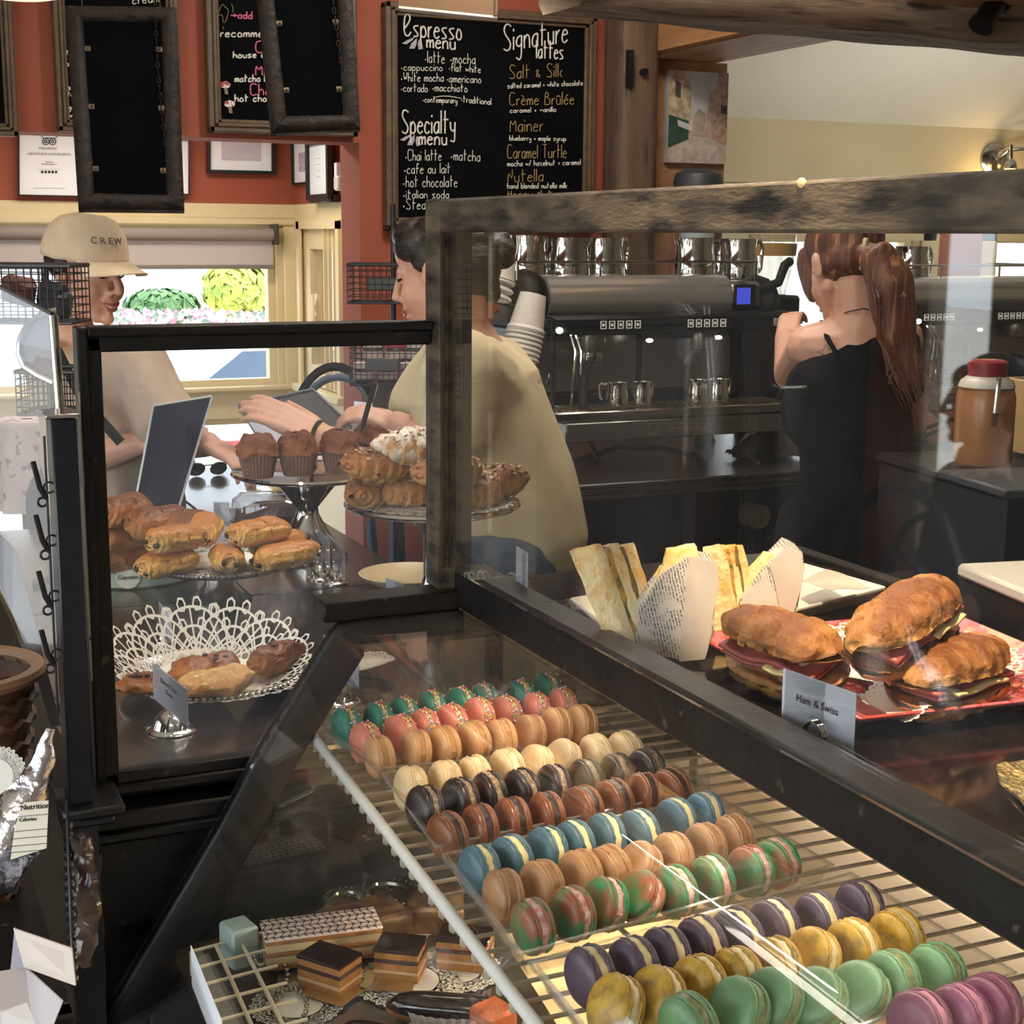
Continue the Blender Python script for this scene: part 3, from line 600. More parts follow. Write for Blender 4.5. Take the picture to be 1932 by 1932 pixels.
# clear trays (shallow walls with a lip)
TRAYM = GLASS('clear tray plastic', (.965, .965, .95), .03, haze=.012, rough=.2, power=5)
def tray(q, h, label):
    c = sum(q, Vector()) / 4; t = thing('plastic_tray', label, 'tray', c, 0, None)
    m = MB(); n = 4; zt = Vector((0, 0, h))
    inn = [c + (p - c) * .95 for p in q]
    m._new(inn + [p + zt for p in q] + [c + (p - c) * 1.03 + zt for p in q] + [c + (p - c) * 1.03 + zt * .85 for p in q],
           [(0, 1, 2, 3)] + [(i, (i + 1) % 4, 4 + (i + 1) % 4, 4 + i) for i in range(4)] + [(4 + i, 4 + (i + 1) % 4, 8 + (i + 1) % 4, 8 + i) for i in range(4)] + [(8 + i, 8 + (i + 1) % 4, 12 + (i + 1) % 4, 12 + i) for i in range(4)])
    tr = m.build('tray_body', TRAYM, t, smooth=False, solid=.0012)
    m = MB()
    for i in range(4): m.tube([c + (q[i] - c) * 1.03 + zt, c + (q[(i + 1) % 4] - c) * 1.03 + zt], .0013, 6)
    m.build('tray_rim', GLASS('tray rim plastic', (.9, .89, .86), .12, rough=.15, haze=.08), t)
ZT = ZS + .008
tray([at(620, 1412, Z=ZT), at(1130, 1395, Z=ZT), at(1185, 1440, Z=ZT), at(720, 1490, Z=ZT)], .026, 'clear plastic tray of green, pink and tan macarons, farthest from the viewer')
tray([at(730, 1500, Z=ZT), at(1215, 1450, Z=ZT), at(1330, 1530, Z=ZT), at(830, 1640, Z=ZT)], .026, 'clear plastic tray of cream, black and brown macarons')
tray([at(845, 1660, Z=ZT), at(1345, 1545, Z=ZT), at(1560, 1680, Z=ZT), at(985, 1850, Z=ZT)], .026, 'clear plastic tray of blue, coffee and tie-dyed macarons')
tray([at(1010, 1870, Z=ZT), at(1600, 1700, Z=ZT), at(1900, 1890, Z=ZT), at(1210, 2130, Z=ZT)], .026, 'clear plastic tray of purple, mustard and green macarons, nearest the viewer')
# ------------------------------------------------------------------ macarons
ORD = ['leftmost', 'second', 'third', 'fourth', 'fifth', 'sixth', 'seventh', 'eighth']
def shell_mb(R, T, seed):
    # one shell along +X: dome plus ruffled foot
    m = MB(); rg = random.Random(seed)
    pr = [(0, T), (R * .35, T * .985), (R * .62, T * .92), (R * .82, T * .78), (R * .94, T * .55), (R * .985, T * .36), (R * .97, T * .27)]
    m.lathe([(r, z) for r, z in pr], n=36)
    m.lathe([(R * .97, T * .27), (R * 1.0, T * .2), (R * 1.015, T * .1), (R * .98, 0), (0, 0)], n=36, wob=lambda r, z, a: (r * (1 + .02 * math.sin(a * 19 + seed) + .012 * math.sin(a * 31)), z + .04 * T * math.sin(a * 13 + seed)) if r > R * .5 else (r, z))
    return m
SP = [M('sprinkle ' + n, c, .5) for n, c in (('white', (236, 230, 220)), ('red', (206, 66, 60)), ('yellow', (236, 196, 70)), ('blue', (90, 140, 190)), ('green', (110, 160, 90)), ('pink', (232, 140, 150)))]
def macaron_proto(key, shell, fill, sprinkle=False, size=.0235):
    R, T, G = size, size * .46, size * .3
    t = thing('macaron', 'x', 'macaron', (0, 0, -5))
    B = Vector((0, 0, -5))
    for sgn, sd in ((-1, 1), (1, 4)):
        m = shell_mb(R, T, sd)
        for v in m.bm.verts: v.co = B + Vector((sgn * (v.co.z + G * .5), v.co.x, v.co.y))
        m.build('shell', shell, t, angle=60)
    m = MB(); m.lathe([(0, -G * .55), (R * .93, -G * .55), (R * .97, 0), (R * .93, G * .55), (0, G * .55)], n=32, wob=lambda r, z, a: (r * (1 + .03 * math.sin(a * 7) + .02 * math.sin(a * 17)), z))
    for v in m.bm.verts: v.co = B + Vector((v.co.z, v.co.x, v.co.y))
    m.build('filling', fill, t)
    if sprinkle:
        m = MB(); rg = random.Random(len(key))
        for i in range(95):
            an = rg.uniform(-.3, PI + .3); rr = R * rg.uniform(.95, 1.05); p = B + Vector((rg.uniform(-1, 1) * G * 1.1, rr * math.cos(an), rr * math.sin(an))); m.mi = rg.randrange(6)
            m.box(p, (.0026, .0016, .0016), Euler((rg.uniform(0, 3), rg.uniform(0, 3), rg.uniform(0, 3))))
        tag(m.build('sprinkles', SP, t, smooth=False), kind='stuff')
    return t
def MS(n, c, c2=None, **k): return M('macaron ' + n, c, k.pop('rough', .38), c2=c2 or tuple(int(x * .9) for x in c), scale=k.pop('scale', 60), bump=.12, bscale=400, **k)
ROWS = [
 ('teal green sprinkled', MS('teal', (48, 128, 108)), MS('sprinkle cream', (214, 196, 160)), True, [(655, 1372), (715, 1362), (762, 1352), (815, 1340), (868, 1333), (915, 1325), (985, 1318), (1032, 1306)]),
 ('coral pink sprinkled', MS('coral', (216, 128, 108)), MS('sprinkle cream', (214, 196, 160)), True, [(690, 1402), (755, 1387), (803, 1376), (853, 1366), (902, 1354), (955, 1350), (1012, 1344), (1062, 1334)]),
 ('tan', MS('tan', (198, 150, 104)), MS('caramel filling', (176, 128, 76)), False, [(716, 1428), (785, 1416), (838, 1408), (895, 1398), (946, 1394), (1000, 1386), (1050, 1372), (1097, 1366)]),
 ('pale cream', MS('cream', (220, 190, 146)), MS('coconut filling', (232, 214, 180), (190, 160, 120)), False, [(775, 1487), (840, 1476), (897, 1466), (958, 1452), (1010, 1446), (1060, 1434), (1125, 1424), (1180, 1418)]),
 ('dark chocolate', MS('chocolate black', (44, 32, 30), rough=.3), MS('speckled filling', (176, 150, 120), (70, 56, 48), scale=300), False, [(802, 1525), (868, 1510), (925, 1498), (985, 1492), (1045, 1484), (1108, 1472), (1165, 1462), (1220, 1452)]),
 ('milk chocolate brown', MS('brown', (122, 70, 42), rough=.3), MS('ganache filling', (52, 34, 28)), False, [(845, 1577), (906, 1562), (968, 1548), (1032, 1538), (1100, 1526), (1160, 1512), (1215, 1500), (1268, 1490)]),
 ('slate blue', MS('blue', (74, 106, 122)), MS('vanilla filling', (232, 214, 160)), False, [(905, 1642), (966, 1622), (1032, 1606), (1084, 1594), (1143, 1580), (1206, 1572), (1276, 1550), (1330, 1538)]),
 ('coffee beige', MS('coffee', (172, 130, 92), (150, 110, 76)), MS('coffee filling', (158, 116, 78)), False, [(950, 1690), (1022, 1672), (1096, 1652), (1150, 1642), (1206, 1636), (1270, 1618), (1330, 1600), (1386, 1582)]),
 ('green and red tie-dyed', MS('tie dye', (56, 128, 84), (146, 80, 54), scale=30, lo=.42, hi=.6), MS('strawberry filling', (226, 196, 184), (190, 120, 116), scale=200), False, [(1006, 1748), (1080, 1724), (1142, 1706), (1206, 1692), (1272, 1682), (1345, 1662), (1416, 1644), (1466, 1628)]),
 ('dusky purple', MS('purple', (84, 68, 86)), MS('vanilla filling', (232, 214, 160)), False, [(1115, 1842), (1196, 1826), (1256, 1806), (1325, 1784), (1392, 1768), (1462, 1750), (1546, 1738), (1622, 1716)]),
 ('speckled mustard yellow', MS('mustard', (190, 150, 52), (120, 92, 30), scale=90, lo=.45, hi=.75), MS('lemon filling', (230, 212, 160)), False, [(1162, 1900), (1240, 1884), (1320, 1862), (1392, 1846), (1466, 1826), (1532, 1808), (1610, 1790), (1692, 1770)]),
 ('sage green', MS('sage', (106, 146, 104)), MS('pistachio filling', (150, 150, 100), (96, 110, 70), scale=200), False, [(1300, 1935), (1394, 1906), (1458, 1888), (1540, 1886), (1620, 1874), (1684, 1852), (1768, 1838)]),
 ('magenta', MS('magenta', (116, 62, 88)), MS('berry filling', (190, 130, 150)), False, [(1735, 1930), (1812, 1918), (1868, 1898)])]
rg = random.Random(11); mrefs = []
TILT = {(6, 3): .0, (8, 3): .75, (7, 4): .6, (10, 5): .55, (10, 0): .5, (10, 1): .45, (11, 1): .5, (11, 2): .6, (11, 3): .8, (11, 4): .8, (8, 2): .3, (3, 4): .4, (3, 5): .6}
for ri, (nm, sh, fi, spk, pts) in enumerate(ROWS):
    proto = macaron_proto(nm, sh, fi, spk, .0243 if ri < 9 else .0252)
    for i, (x, y) in enumerate(pts):
        p = at(x, y, Z=ZT + .0262)
        yaw = .14 + rg.uniform(-.13, .13); tl = TILT.get((ri, i), rg.uniform(-.1, .14))
        mtx = Matrix.Translation(p) @ Matrix.Rotation(yaw, 4, 'Z') @ Matrix.Rotation(tl, 4, 'Y') @ Matrix.Rotation(rg.uniform(0, 6), 4, 'X')
        if spk: mtx = Matrix.Translation(p) @ Matrix.Rotation(yaw, 4, 'Z') @ Matrix.Rotation(tl, 4, 'Y') @ Matrix.Rotation(rg.uniform(-.2, .2), 4, 'X')
        last = len(pts) - 1
        lab = f'{nm} macaron, ' + ('at the left end of its row' if i == 0 else 'at the right end of its row' if i == last else f'{ORD[i]} from the left in its row')
        o = proto if i == 0 else dup(proto, mtx, lab)
        if i == 0: mrefs.append((proto, mtx))
        o['label'] = lab; o['category'] = 'macaron'; o['group'] = nm + ' macarons'
for proto, mtx in mrefs: proto.matrix_world = mtx
# ================================================================== PASTRIES ON THE LEFT COUNTER
def PASTRY(name, base, mid, top, spread=.5, bump=.5, layers=0, rough=.45, ns=30, speck=None, dust=None, axis='Z'):
    if name in MATS: return MATS[name]
    m = bpy.data.materials.new(name); m.use_nodes = True; nt = m.node_tree; N = nt.nodes; L = nt.links; b = N['Principled BSDF']
    tc = N.new('ShaderNodeTexCoord'); sp = N.new('ShaderNodeSeparateXYZ'); L.new(tc.outputs['Generated'], sp.inputs[0])
    n = N.new('ShaderNodeTexNoise'); n.inputs['Scale'].default_value = ns; n.inputs['Detail'].default_value = 6; L.new(tc.outputs['Object'], n.inputs['Vector'])
    a = N.new('ShaderNodeMath'); a.operation = 'MULTIPLY_ADD'; a.inputs[1].default_value = spread * 1.6; a.inputs[2].default_value = -spread * .8; L.new(n.outputs['Fac'], a.inputs[0])
    s = N.new('ShaderNodeMath'); s.operation = 'ADD'; L.new(a.outputs[0], s.inputs[0]); L.new(sp.outputs[axis], s.inputs[1])
    r = N.new('ShaderNodeValToRGB'); e = r.color_ramp.elements; e[0].position = .12; e[0].color = rgb(base); e[1].position = .9; e[1].color = rgb(top); q = e.new(.5); q.color = rgb(mid)
    L.new(s.outputs[0], r.inputs['Fac']); col = r.outputs['Color']
    def over(col, c, sc, lo, hi):
        n2 = N.new('ShaderNodeTexNoise'); n2.inputs['Scale'].default_value = sc; n2.inputs['Detail'].default_value = 3; L.new(tc.outputs['Object'], n2.inputs['Vector'])
        r2 = N.new('ShaderNodeMapRange'); r2.inputs[1].default_value = lo; r2.inputs[2].default_value = hi; L.new(n2.outputs['Fac'], r2.inputs[0])
        mx = N.new('ShaderNodeMix'); mx.data_type = 'RGBA'; L.new(r2.outputs[0], mx.inputs['Factor']); L.new(col, mx.inputs[6]); mx.inputs[7].default_value = rgb(c); return mx.outputs[2]
    if speck: col = over(col, speck, 130, .62, .68)
    if dust: col = over(col, dust, 60, .42, .6)
    L.new(col, b.inputs['Base Color']); b.inputs['Roughness'].default_value = rough; b.inputs['Specular IOR Level'].default_value = .4
    bp = N.new('ShaderNodeBump'); bp.inputs['Strength'].default_value = bump; bp.inputs['Distance'].default_value = .003
    n3 = N.new('ShaderNodeTexNoise'); n3.inputs['Scale'].default_value = 160; n3.inputs['Detail'].default_value = 5; L.new(tc.outputs['Object'], n3.inputs['Vector']); h = n3.outputs['Fac']
    if layers:
        w = N.new('ShaderNodeTexWave'); w.wave_type = 'RINGS'; w.rings_direction = 'X'; w.inputs['Scale'].default_value = layers; w.inputs['Distortion'].default_value = 3; w.inputs['Detail'].default_value = 3; w.inputs['Detail Scale'].default_value = 1.5
        L.new(tc.outputs['Object'], w.inputs['Vector']); ad = N.new('ShaderNodeMath'); ad.operation = 'ADD'; L.new(h, ad.inputs[0]); L.new(w.outputs['Fac'], ad.inputs[1]); h = ad.outputs[0]
    L.new(h, bp.inputs['Height']); L.new(bp.outputs[0], b.inputs['Normal'])
    MATS[name] = m; return m
def local(o, c, yaw, tilt=0.0, roll=0.0):
    """turn a mesh built round the origin into its place (object keeps its own local frame)"""
    return Matrix.Translation(Vector(c)) @ Matrix.Rotation(yaw, 4, 'Z') @ Matrix.Rotation(tilt, 4, 'Y') @ Matrix.Rotation(roll, 4, 'X')
def place(t, mtx): t.matrix_world = mtx; WM[t.name] = mtx.copy(); return t
PAIN = PASTRY('pain au chocolat crust', (238, 200, 128), (226, 176, 98), (190, 122, 60), .3, .6, layers=55, rough=.4, speck=(150, 84, 40))
PAINB = PASTRY('baked croissant crust', (196, 140, 78), (166, 102, 52), (112, 62, 30), .5, .7, layers=40, rough=.36)
DANISHC = PASTRY('danish crust', (206, 142, 66), (190, 116, 48), (128, 66, 28), .6, .8, rough=.28)
CRUMB = PASTRY('crumb topped crust', (206, 142, 66), (204, 146, 78), (218, 172, 110), .8, 1.0, rough=.6, ns=90, speck=(240, 214, 160))
ALMOND = PASTRY('almond croissant crust', (206, 158, 92), (182, 118, 60), (104, 58, 34), .5, .8, layers=30, rough=.5, speck=(70, 40, 30))
POWDER = PASTRY('powdered croissant crust', (206, 160, 96), (196, 150, 100), (226, 214, 200), .6, .9, layers=30, rough=.7, dust=(232, 224, 214))
MUFF = PASTRY('muffin crumb', (150, 96, 62), (132, 82, 54), (104, 62, 42), .5, 1.0, rough=.7, ns=50, speck=(60, 36, 28))
CHOC = M('chocolate stick', (46, 26, 20), .35)
def roll_mb(L, w, h, seed, spiral=True):
    m = MB()
    def f(u, v):
        x = (v - .5) * L; a = 2 * PI * u; e = abs(2 * v - 1); k = (1 - e ** 6 * .55)
        ca, sa = math.cos(a), math.sin(a); sq = (abs(ca) ** 3 + abs(sa) ** 3) ** (-1 / 3)
        lay = 1 + .025 * math.sin(a * 3 + v * 5 + seed) + .02 * math.sin(a * 9 + seed)
        p = Vector((x + .004 * math.sin(a * 2 + seed) * (1 if v > .5 else -1), ca * w / 2 * k * lay * (.94 + .06 * sq), sa * h / 2 * k * lay * (.94 + .06 * sq)))
        return p
    m.grid(f, 40, 26, True)
    for sx in (-1, 1):     # spiral end faces
        R = []
        for j in range(7):
            q = 1 - j / 6.5; d = .0028 * math.sin(j * 2.4) - .002 * j * .4
            R.append([Vector((sx * (L / 2 - .001 + d), math.cos(2 * PI * i / 40) * w / 2 * .45 * q, math.sin(2 * PI * i / 40) * h / 2 * .45 * q)) for i in range(40)])
        V = [[m.bm.verts.new(p) for p in r] for r in R]
        for A, B in zip(V, V[1:]):
            for i in range(40): m.bm.faces.new((A[i], A[(i + 1) % 40], B[(i + 1) % 40], B[i]))
    return m.jit(.0022, 45, seed)
def pain(x, y, Z, yaw, label, mat=PAIN, L=.105, w=.060, h=.046, tilt=0, group='chocolate rolls on the silver stand', choc=True, name='chocolate_roll', seed=1.0):
    c = at(x, y, Z=Z); t = place(thing(name, label, 'pastry', c, 0, group), local(None, c, yaw, tilt))
    o = roll_mb(L, w, h, seed).build('crust', mat, t, angle=180); o.matrix_parent_inverse = Matrix.Identity(4)
    if choc:
        m = MB()
        for sx in (-1, 1):
            for yy in (-.011, .012): m.ell((sx * (L / 2 - .002), yy, -.004 + yy * .2), (.0055, .006, .0045), sub=2)
        m.jit(.001, 200).build('chocolate_sticks', CHOC, t).matrix_parent_inverse = Matrix.Identity(4)
    return t
def croissant_mb(L, R, seed, bend=.25, ridges=7):
    m = MB()
    def f(u, v):
        a = 2 * PI * u; s = (v - .5) * 2; rr = R * max(.03, (1 - abs(s) ** 2.4)) ** .62
        saw = (v * ridges) % 1.0; rr *= 1 + .13 * (.5 - saw) + .03 * math.sin(a * 5 + v * 9 + seed)
        return Vector((s * L / 2, bend * L * (s * s - .3) + math.cos(a) * rr, math.sin(a) * rr * .82))
    m.grid(f, 30, 64, True); return m.jit(.0035, 32, seed)
def croissant(x, y, Z, yaw, label, mat, L=.13, R=.034, tilt=0, group=None, seed=1.0, name='croissant', nuts=None, bend=.18):
    c = at(x, y, Z=Z); t = place(thing(name, label, 'pastry', c, 0, group), local(None, c, yaw, tilt))
    croissant_mb(L, R, seed, bend).build('crust', mat, t, angle=180).matrix_parent_inverse = Matrix.Identity(4)
    if nuts:
        m = MB(); rg = random.Random(int(seed * 10))
        for i in range(60):
            s = rg.uniform(-.75, .75); a = rg.uniform(.5, PI - .5); rr = R * (1 - abs(s) ** 2.4) ** .62
            m.box((s * L / 2, bend * L * (s * s - .3) + math.cos(a) * rr, math.sin(a) * rr * .84), (.009, .006, .0012), Euler((rg.uniform(-.6, .6), rg.uniform(-.6, .6), rg.uniform(0, 3))), .0005)
        tag(m.build('toppings', nuts, t, smooth=False), kind='stuff').matrix_parent_inverse = Matrix.Identity(4)
    return t
BEADST = M('silver plate metal', (190, 186, 176), .2, 1.0)
def stand(name, label, c, r, hgt, prof, bead=True, mat=STEEL, tilt=None):
    """cake stand standing on the counter at c"""
    t = thing(name, label, 'cake stand', c)
    top = Vector(c) + Vector((0, 0, hgt))
    p = MB().lathe([(0, 0), (r * .9, 0), (r * .98, .004), (r, .008), (r * .985, .012), (r * .93, .008), (0, .006)], top - Vector((0, 0, .006)), 64).build('plate', mat, t, angle=60)
    if bead:
        m = MB()
        for i in range(90): a = 2 * PI * i / 90; m.ell(top + Vector((r * math.cos(a), r * math.sin(a), .004)), (.0042, .0042, .0042), sub=1)
        m.build('beaded_rim', BEADST, p)
    MB().lathe(prof, c, 48).build('pedestal', mat, t, angle=50)
    return t, top
LACE = M('paper lace', (236, 232, 222), .8)
def doily(label, c, r, n=14, f=None, inner=.62, name='paper_doily', nx=None, ny=None, group=None, arcs=None):
    """lace paper: solid centre, scalloped fans round it; f maps (x, y) in the sheet to a lift"""
    c = Vector(c); nx = Vector(nx or (1, 0, 0)); ny = Vector(ny or (0, 1, 0)); nz = nx.cross(ny)
    def P(x, y): return c + nx * x + ny * y + nz * ((f(x, y) if f else 0))
    m = MB(); K = 48
    ring = [[m.bm.verts.new(P(r * q * math.cos(2 * PI * i / K), r * q * math.sin(2 * PI * i / K))) for i in range(K)] for q in (.08, inner * .5, inner * .8, inner)]
    m.bm.faces.new(ring[0])
    for A, B in zip(ring, ring[1:]):
        for i in range(K): m.bm.faces.new((A[i], A[(i + 1) % K], B[(i + 1) % K], B[i]))
    w = max(.0016, r * .017)
    def strip(pts):
        V = []
        for i, p in enumerate(pts):
            q = pts[min(i + 1, len(pts) - 1)]; o = pts[max(i - 1, 0)]; d = Vector((q[0] - o[0], q[1] - o[1], 0)); d = d.normalized() if d.length else Vector((1, 0, 0))
            V.append((m.bm.verts.new(P(p[0] - d.y * w / 2, p[1] + d.x * w / 2)), m.bm.verts.new(P(p[0] + d.y * w / 2, p[1] - d.x * w / 2))))
        for A, B in zip(V, V[1:]): m.bm.faces.new((A[0], B[0], B[1], A[1]))
    for k in range(n):
        if arcs and k not in arcs: continue
        a0 = 2 * PI * k / n; cx, cy = r * inner * math.cos(a0), r * inner * math.sin(a0); fr = r * (1 - inner); span = 1.75
        for q in (.35, .66, 1.0): strip([(cx + fr * q * math.cos(a0 + s * span / 8), cy + fr * q * math.sin(a0 + s * span / 8)) for s in range(-8, 9)])
        for s in range(-4, 5):
            an = a0 + s * span / 4; strip([(cx, cy), (cx + fr * math.cos(an) * .5, cy + fr * math.sin(an) * .5), (cx + fr * math.cos(an), cy + fr * math.sin(an))])
            if abs(s) < 4:
                an = a0 + (s + .5) * span / 4; bx_, by_ = cx + fr * 1.06 * math.cos(an), cy + fr * 1.06 * math.sin(an); h = fr * .12
                strip([(bx_ + h * math.cos(j * PI / 3), by_ + h * math.sin(j * PI / 3)) for j in range(7)])
    return tag(m.build(name, LACE, smooth=False, solid=.0004), label, 'doily', group)
def card(x0, y0, x1, y1, Z, h, label, lines=(), size=.011, lean=0.0, name='price_card', mat=PAPERW, pos=.62, flourish=False):
    a, b = at(x0, y0, Z=Z), at(x1, y1, Z=Z); d = (b - a); n = d.normalized().cross(Vector((0, 0, 1))); up = (Vector((0, 0, 1)) - n * lean).normalized()
    t = thing(name, label, 'sign', (a + b) / 2)
    MB().prism([a, b, b + up * h, a + up * h], n * -.0008).build('card_sheet', mat, t, smooth=False)
    m = MB(); e = d.normalized() * .002
    m.prism([a - e - up * .003, b + e - up * .003, b + e + up * (h + .002), a - e + up * (h + .002)], n * .0006); m.build('clear_sleeve', GLASS('clear sleeve', (.97, .97, .98), .05, haze=.02), t, smooth=False)
    for i, s in enumerate(lines):
        c = (a + b) / 2 + up * (h * pos - i * size * 1.15) + n * .0012
        text(s, None, size, INK, t, 'lettering', mtx=frame_mtx(c, d, up), depth=.0001)
    if flourish:
        c = (a + b) / 2 + up * h * .36 + n * .0012; dx = d.normalized()
        MB().tube([c + dx * x_ + up * z_ for x_, z_ in ((-.009, .001), (-.005, .004), (-.001, .001), (.003, -.002), (.008, .001), (.005, .0025))], .0004, 4).tube([c + dx * x_ + up * (z_ - .003) for x_, z_ in ((-.007, .001), (-.003, .003), (.001, 0), (.006, -.002))], .0004, 4).build('flourish', M('blue grey ink', (110, 130, 160), .8), t)
    return t
def bell(c, label, r=.027, group=None, dirv=(0, 1, 0), ringr=.013):
    t = thing('card_holder', label, 'card holder', c, 0, group); c = Vector(c)
    MB().lathe([(0, .0), (r, 0), (r * 1.02, .002), (r * .97, .004), (r * .8, .006), (r * .74, .012), (r * .62, .02), (r * .4, .027), (r * .12, .031), (0, .031)], c, 40).build('dome_base', CHROME, t, angle=50)
    d = Vector(dirv).normalized(); m = MB()
    for k in (-.0018, .0018):
        m.tube([c + Vector((0, 0, .03 + ringr)) + d * ringr * math.cos(a) + Vector((0, 0, ringr * 1.25 * math.sin(a))) + d.cross(Vector((0, 0, 1))) * k for a in [2 * PI * i / 28 for i in range(28)]], .0012, 6, closed=True)
    m.build('ring_clip', CHROME, t); return t
def rel(c, p, k=1.0): return Vector(c) + Vector(p) * k
# chocolate rolls on the silver stand
c = at(428, 1130, Z=ZL); zpl = at(425, 1062, Y=c.y).z
st, top = stand('cake_stand', 'low beaded silver stand of chocolate rolls on the dark counter', (c.x - .01, c.y, ZL), .128, zpl - ZL, [(.055, 0), (.056, .004), (.048, .01), (.03, .03), (.026, .06), (.032, zpl - ZL - .012), (.05, zpl - ZL - .005)])
doily('round paper doily under the chocolate rolls', top + Vector((0, 0, .007)), .125, 16)
zb = top.z + .03
spots = [(315, 1062, zb, .25, 'chocolate roll at the front left of the silver stand'), (428, 1052, zb, 1.1, 'chocolate roll lying end-on at the front middle of the silver stand'), (538, 1048, zb, -.1, 'chocolate roll at the front right of the silver stand'),
 (330, 1016, zb + .04, .3, 'chocolate roll stacked on top at the left of the silver stand'), (525, 1025, zb + .008, .1, 'chocolate roll behind the front right one on the silver stand'), (386, 998, zb + .04, .9, 'chocolate roll on top in the middle of the silver stand'), (488, 1003, zb + .04, .1, 'chocolate roll on top at the right of the silver stand')]
for i, (x, y, z, yw, lb) in enumerate(spots): pain(x, y, z, yw + .35, lb, L=.122 if i != 1 else .1, seed=i + 1.3, tilt=(.0, .05, -.05, .08, .1, -.05, .0)[i])
# dark croissants in the pale tin
c = at(275, 1112, Z=ZL); c.y += .125
t = thing('cake_tin', 'pale green oval tin with a heart label under the dark croissants', 'tin', (c.x, c.y, ZL))
TINM = M('pale green tin', (178, 190, 160), .4, c2=(162, 180, 164), scale=12)
ztin = ZL + .05
MB().lathe([(0, .0), (.115, 0), (.12, .004), (.12, ztin - ZL), (.123, ztin - ZL + .004), (.114, ztin - ZL + .004), (.114, .01), (0, .01)], (c.x, c.y, ZL), 56).build('tin_body', TINM, t)
lc = Vector((c.x - .03, c.y - .118, (ZL + ztin) / 2)); m = MB(); m.lathe([(0, 0), (.022, 0), (.022, .003), (0, .003)], lc, 24, (PI / 2, 0, -.2)); m.build('label_plate', M('cream label', (226, 220, 200), .7), t)
text('Cupcake', None, .011, INK, t, 'lettering', mtx=frame_mtx(lc + Vector((-.001, -.005, 0)), (1, -.2, 0), (0, 0, 1)))
for i, (x, y, dz, yw, lb) in enumerate([(222, 1050, .012, .3, 'dark croissant at the bottom of the heap in the pale tin'), (222, 1014, .05, .5, 'large dark croissant at the front of the heap in the pale tin'), (232, 962, .10, .7, 'dark croissant on top of the heap beside the black frame'), (300, 985, .085, .15, 'dark glossy croissant at the right of the heap in the pale tin'), (345, 990, .08, -.5, 'dark croissant at the back right of the heap, behind the chocolate rolls')]):
    pain(x, y, ztin + dz, yw, lb, PAINB, .12, .075, .056, group='dark croissants in the pale tin', choc=False, name='croissant', seed=i + 4.1)
# danish tray
ztr = ZL + .02
c = (at(212, 1290, Z=ztr) + at(585, 1262, Z=ztr)) / 2; c.y += .01; c.x -= .0
t = thing('serving_tray', 'round beaded silver tray of danishes behind the black frame', 'tray', c)
R_ = .128
MB().lathe([(0, -.014), (R_ * .7, -.016), (R_ * .78, -.014), (R_ * .98, .0), (R_, .002), (R_ * .97, .005), (R_ * .76, -.009), (0, -.01)], c, 64).build('tray_body', BEADST, t)
m = MB()
for i in range(84): a = 2 * PI * i / 84; m.ell(c + Vector((R_ * math.cos(a), R_ * math.sin(a), .003)), (.005, .005, .0045), sub=1)
m.build('beaded_rim', BEADST, t)
def lift(x, y):
    rr = math.hypot(x, y); k = max(0, (rr - .082) / .06); up = max(.14, .6 + .6 * (y / max(rr, .001)))
    return k ** 1.2 * .062 * up
doily('round paper doily with its lacy back edge standing up round the danishes', c + Vector((0, 0, -.006)), .142, 12, lift, inner=.63)
DSH = [(272, 1290, .015, .2, 'dark glazed danish at the left of the silver tray', DANISHC, .085, .06, .03), (408, 1290, .016, .35, 'crumb-topped danish at the front of the silver tray, behind the blue-white card', CRUMB, .115, .07, .036), (380, 1262, .02, .3, 'glazed danish with raisins behind the crumb-topped one', DANISHC, .115, .062, .04), (518, 1240, .022, .6, 'glazed roll at the right of the silver tray', PAINB, .11, .058, .044)]
for i, (x, y, dz, yw, lb, mt, L_, w_, h_) in enumerate(DSH):
    p = at(x, y, Z=c.z + dz); tt = place(thing('danish', lb, 'pastry', p, 0, 'danishes on the silver tray'), local(None, p, yw))
    m = MB()
    def f(u, v, L_=L_, w_=w_, h_=h_, i=i):
        a = 2 * PI * u; b_ = PI * (v - .5); k = 1 + .09 * math.sin(3 * a + i) + .05 * math.sin(7 * a) + .045 * (((v * 5 + u * 3) % 1) - .5)
        return Vector((math.cos(b_) * math.cos(a) * L_ / 2 * k, math.cos(b_) * math.sin(a) * w_ / 2 * k, math.sin(b_) * h_ / 2))
    m.grid(f, 40, 22, True); m.jit(.009, 30, i * 3.0); m.jit(.0035, 90, i); m.jit(.0015, 240, i); m.build('crust', mt, tt, angle=180).matrix_parent_inverse = Matrix.Identity(4)
    m = MB(); rg2 = random.Random(i)
    for k in range(9):
        a = rg2.uniform(0, 6.3); q = rg2.uniform(.1, .8); m.ell((math.cos(a) * q * L_ * .42, math.sin(a) * q * w_ * .42, h_ * .5 * math.sqrt(1 - q * q) * .96), (.005, .004, .003), sub=1)
    m.build('fruit_pieces', M('dark berries', (52, 34, 40), .4) if i != 1 else M('sugar lumps', (236, 214, 164), .6), tt).matrix_parent_inverse = Matrix.Identity(4)
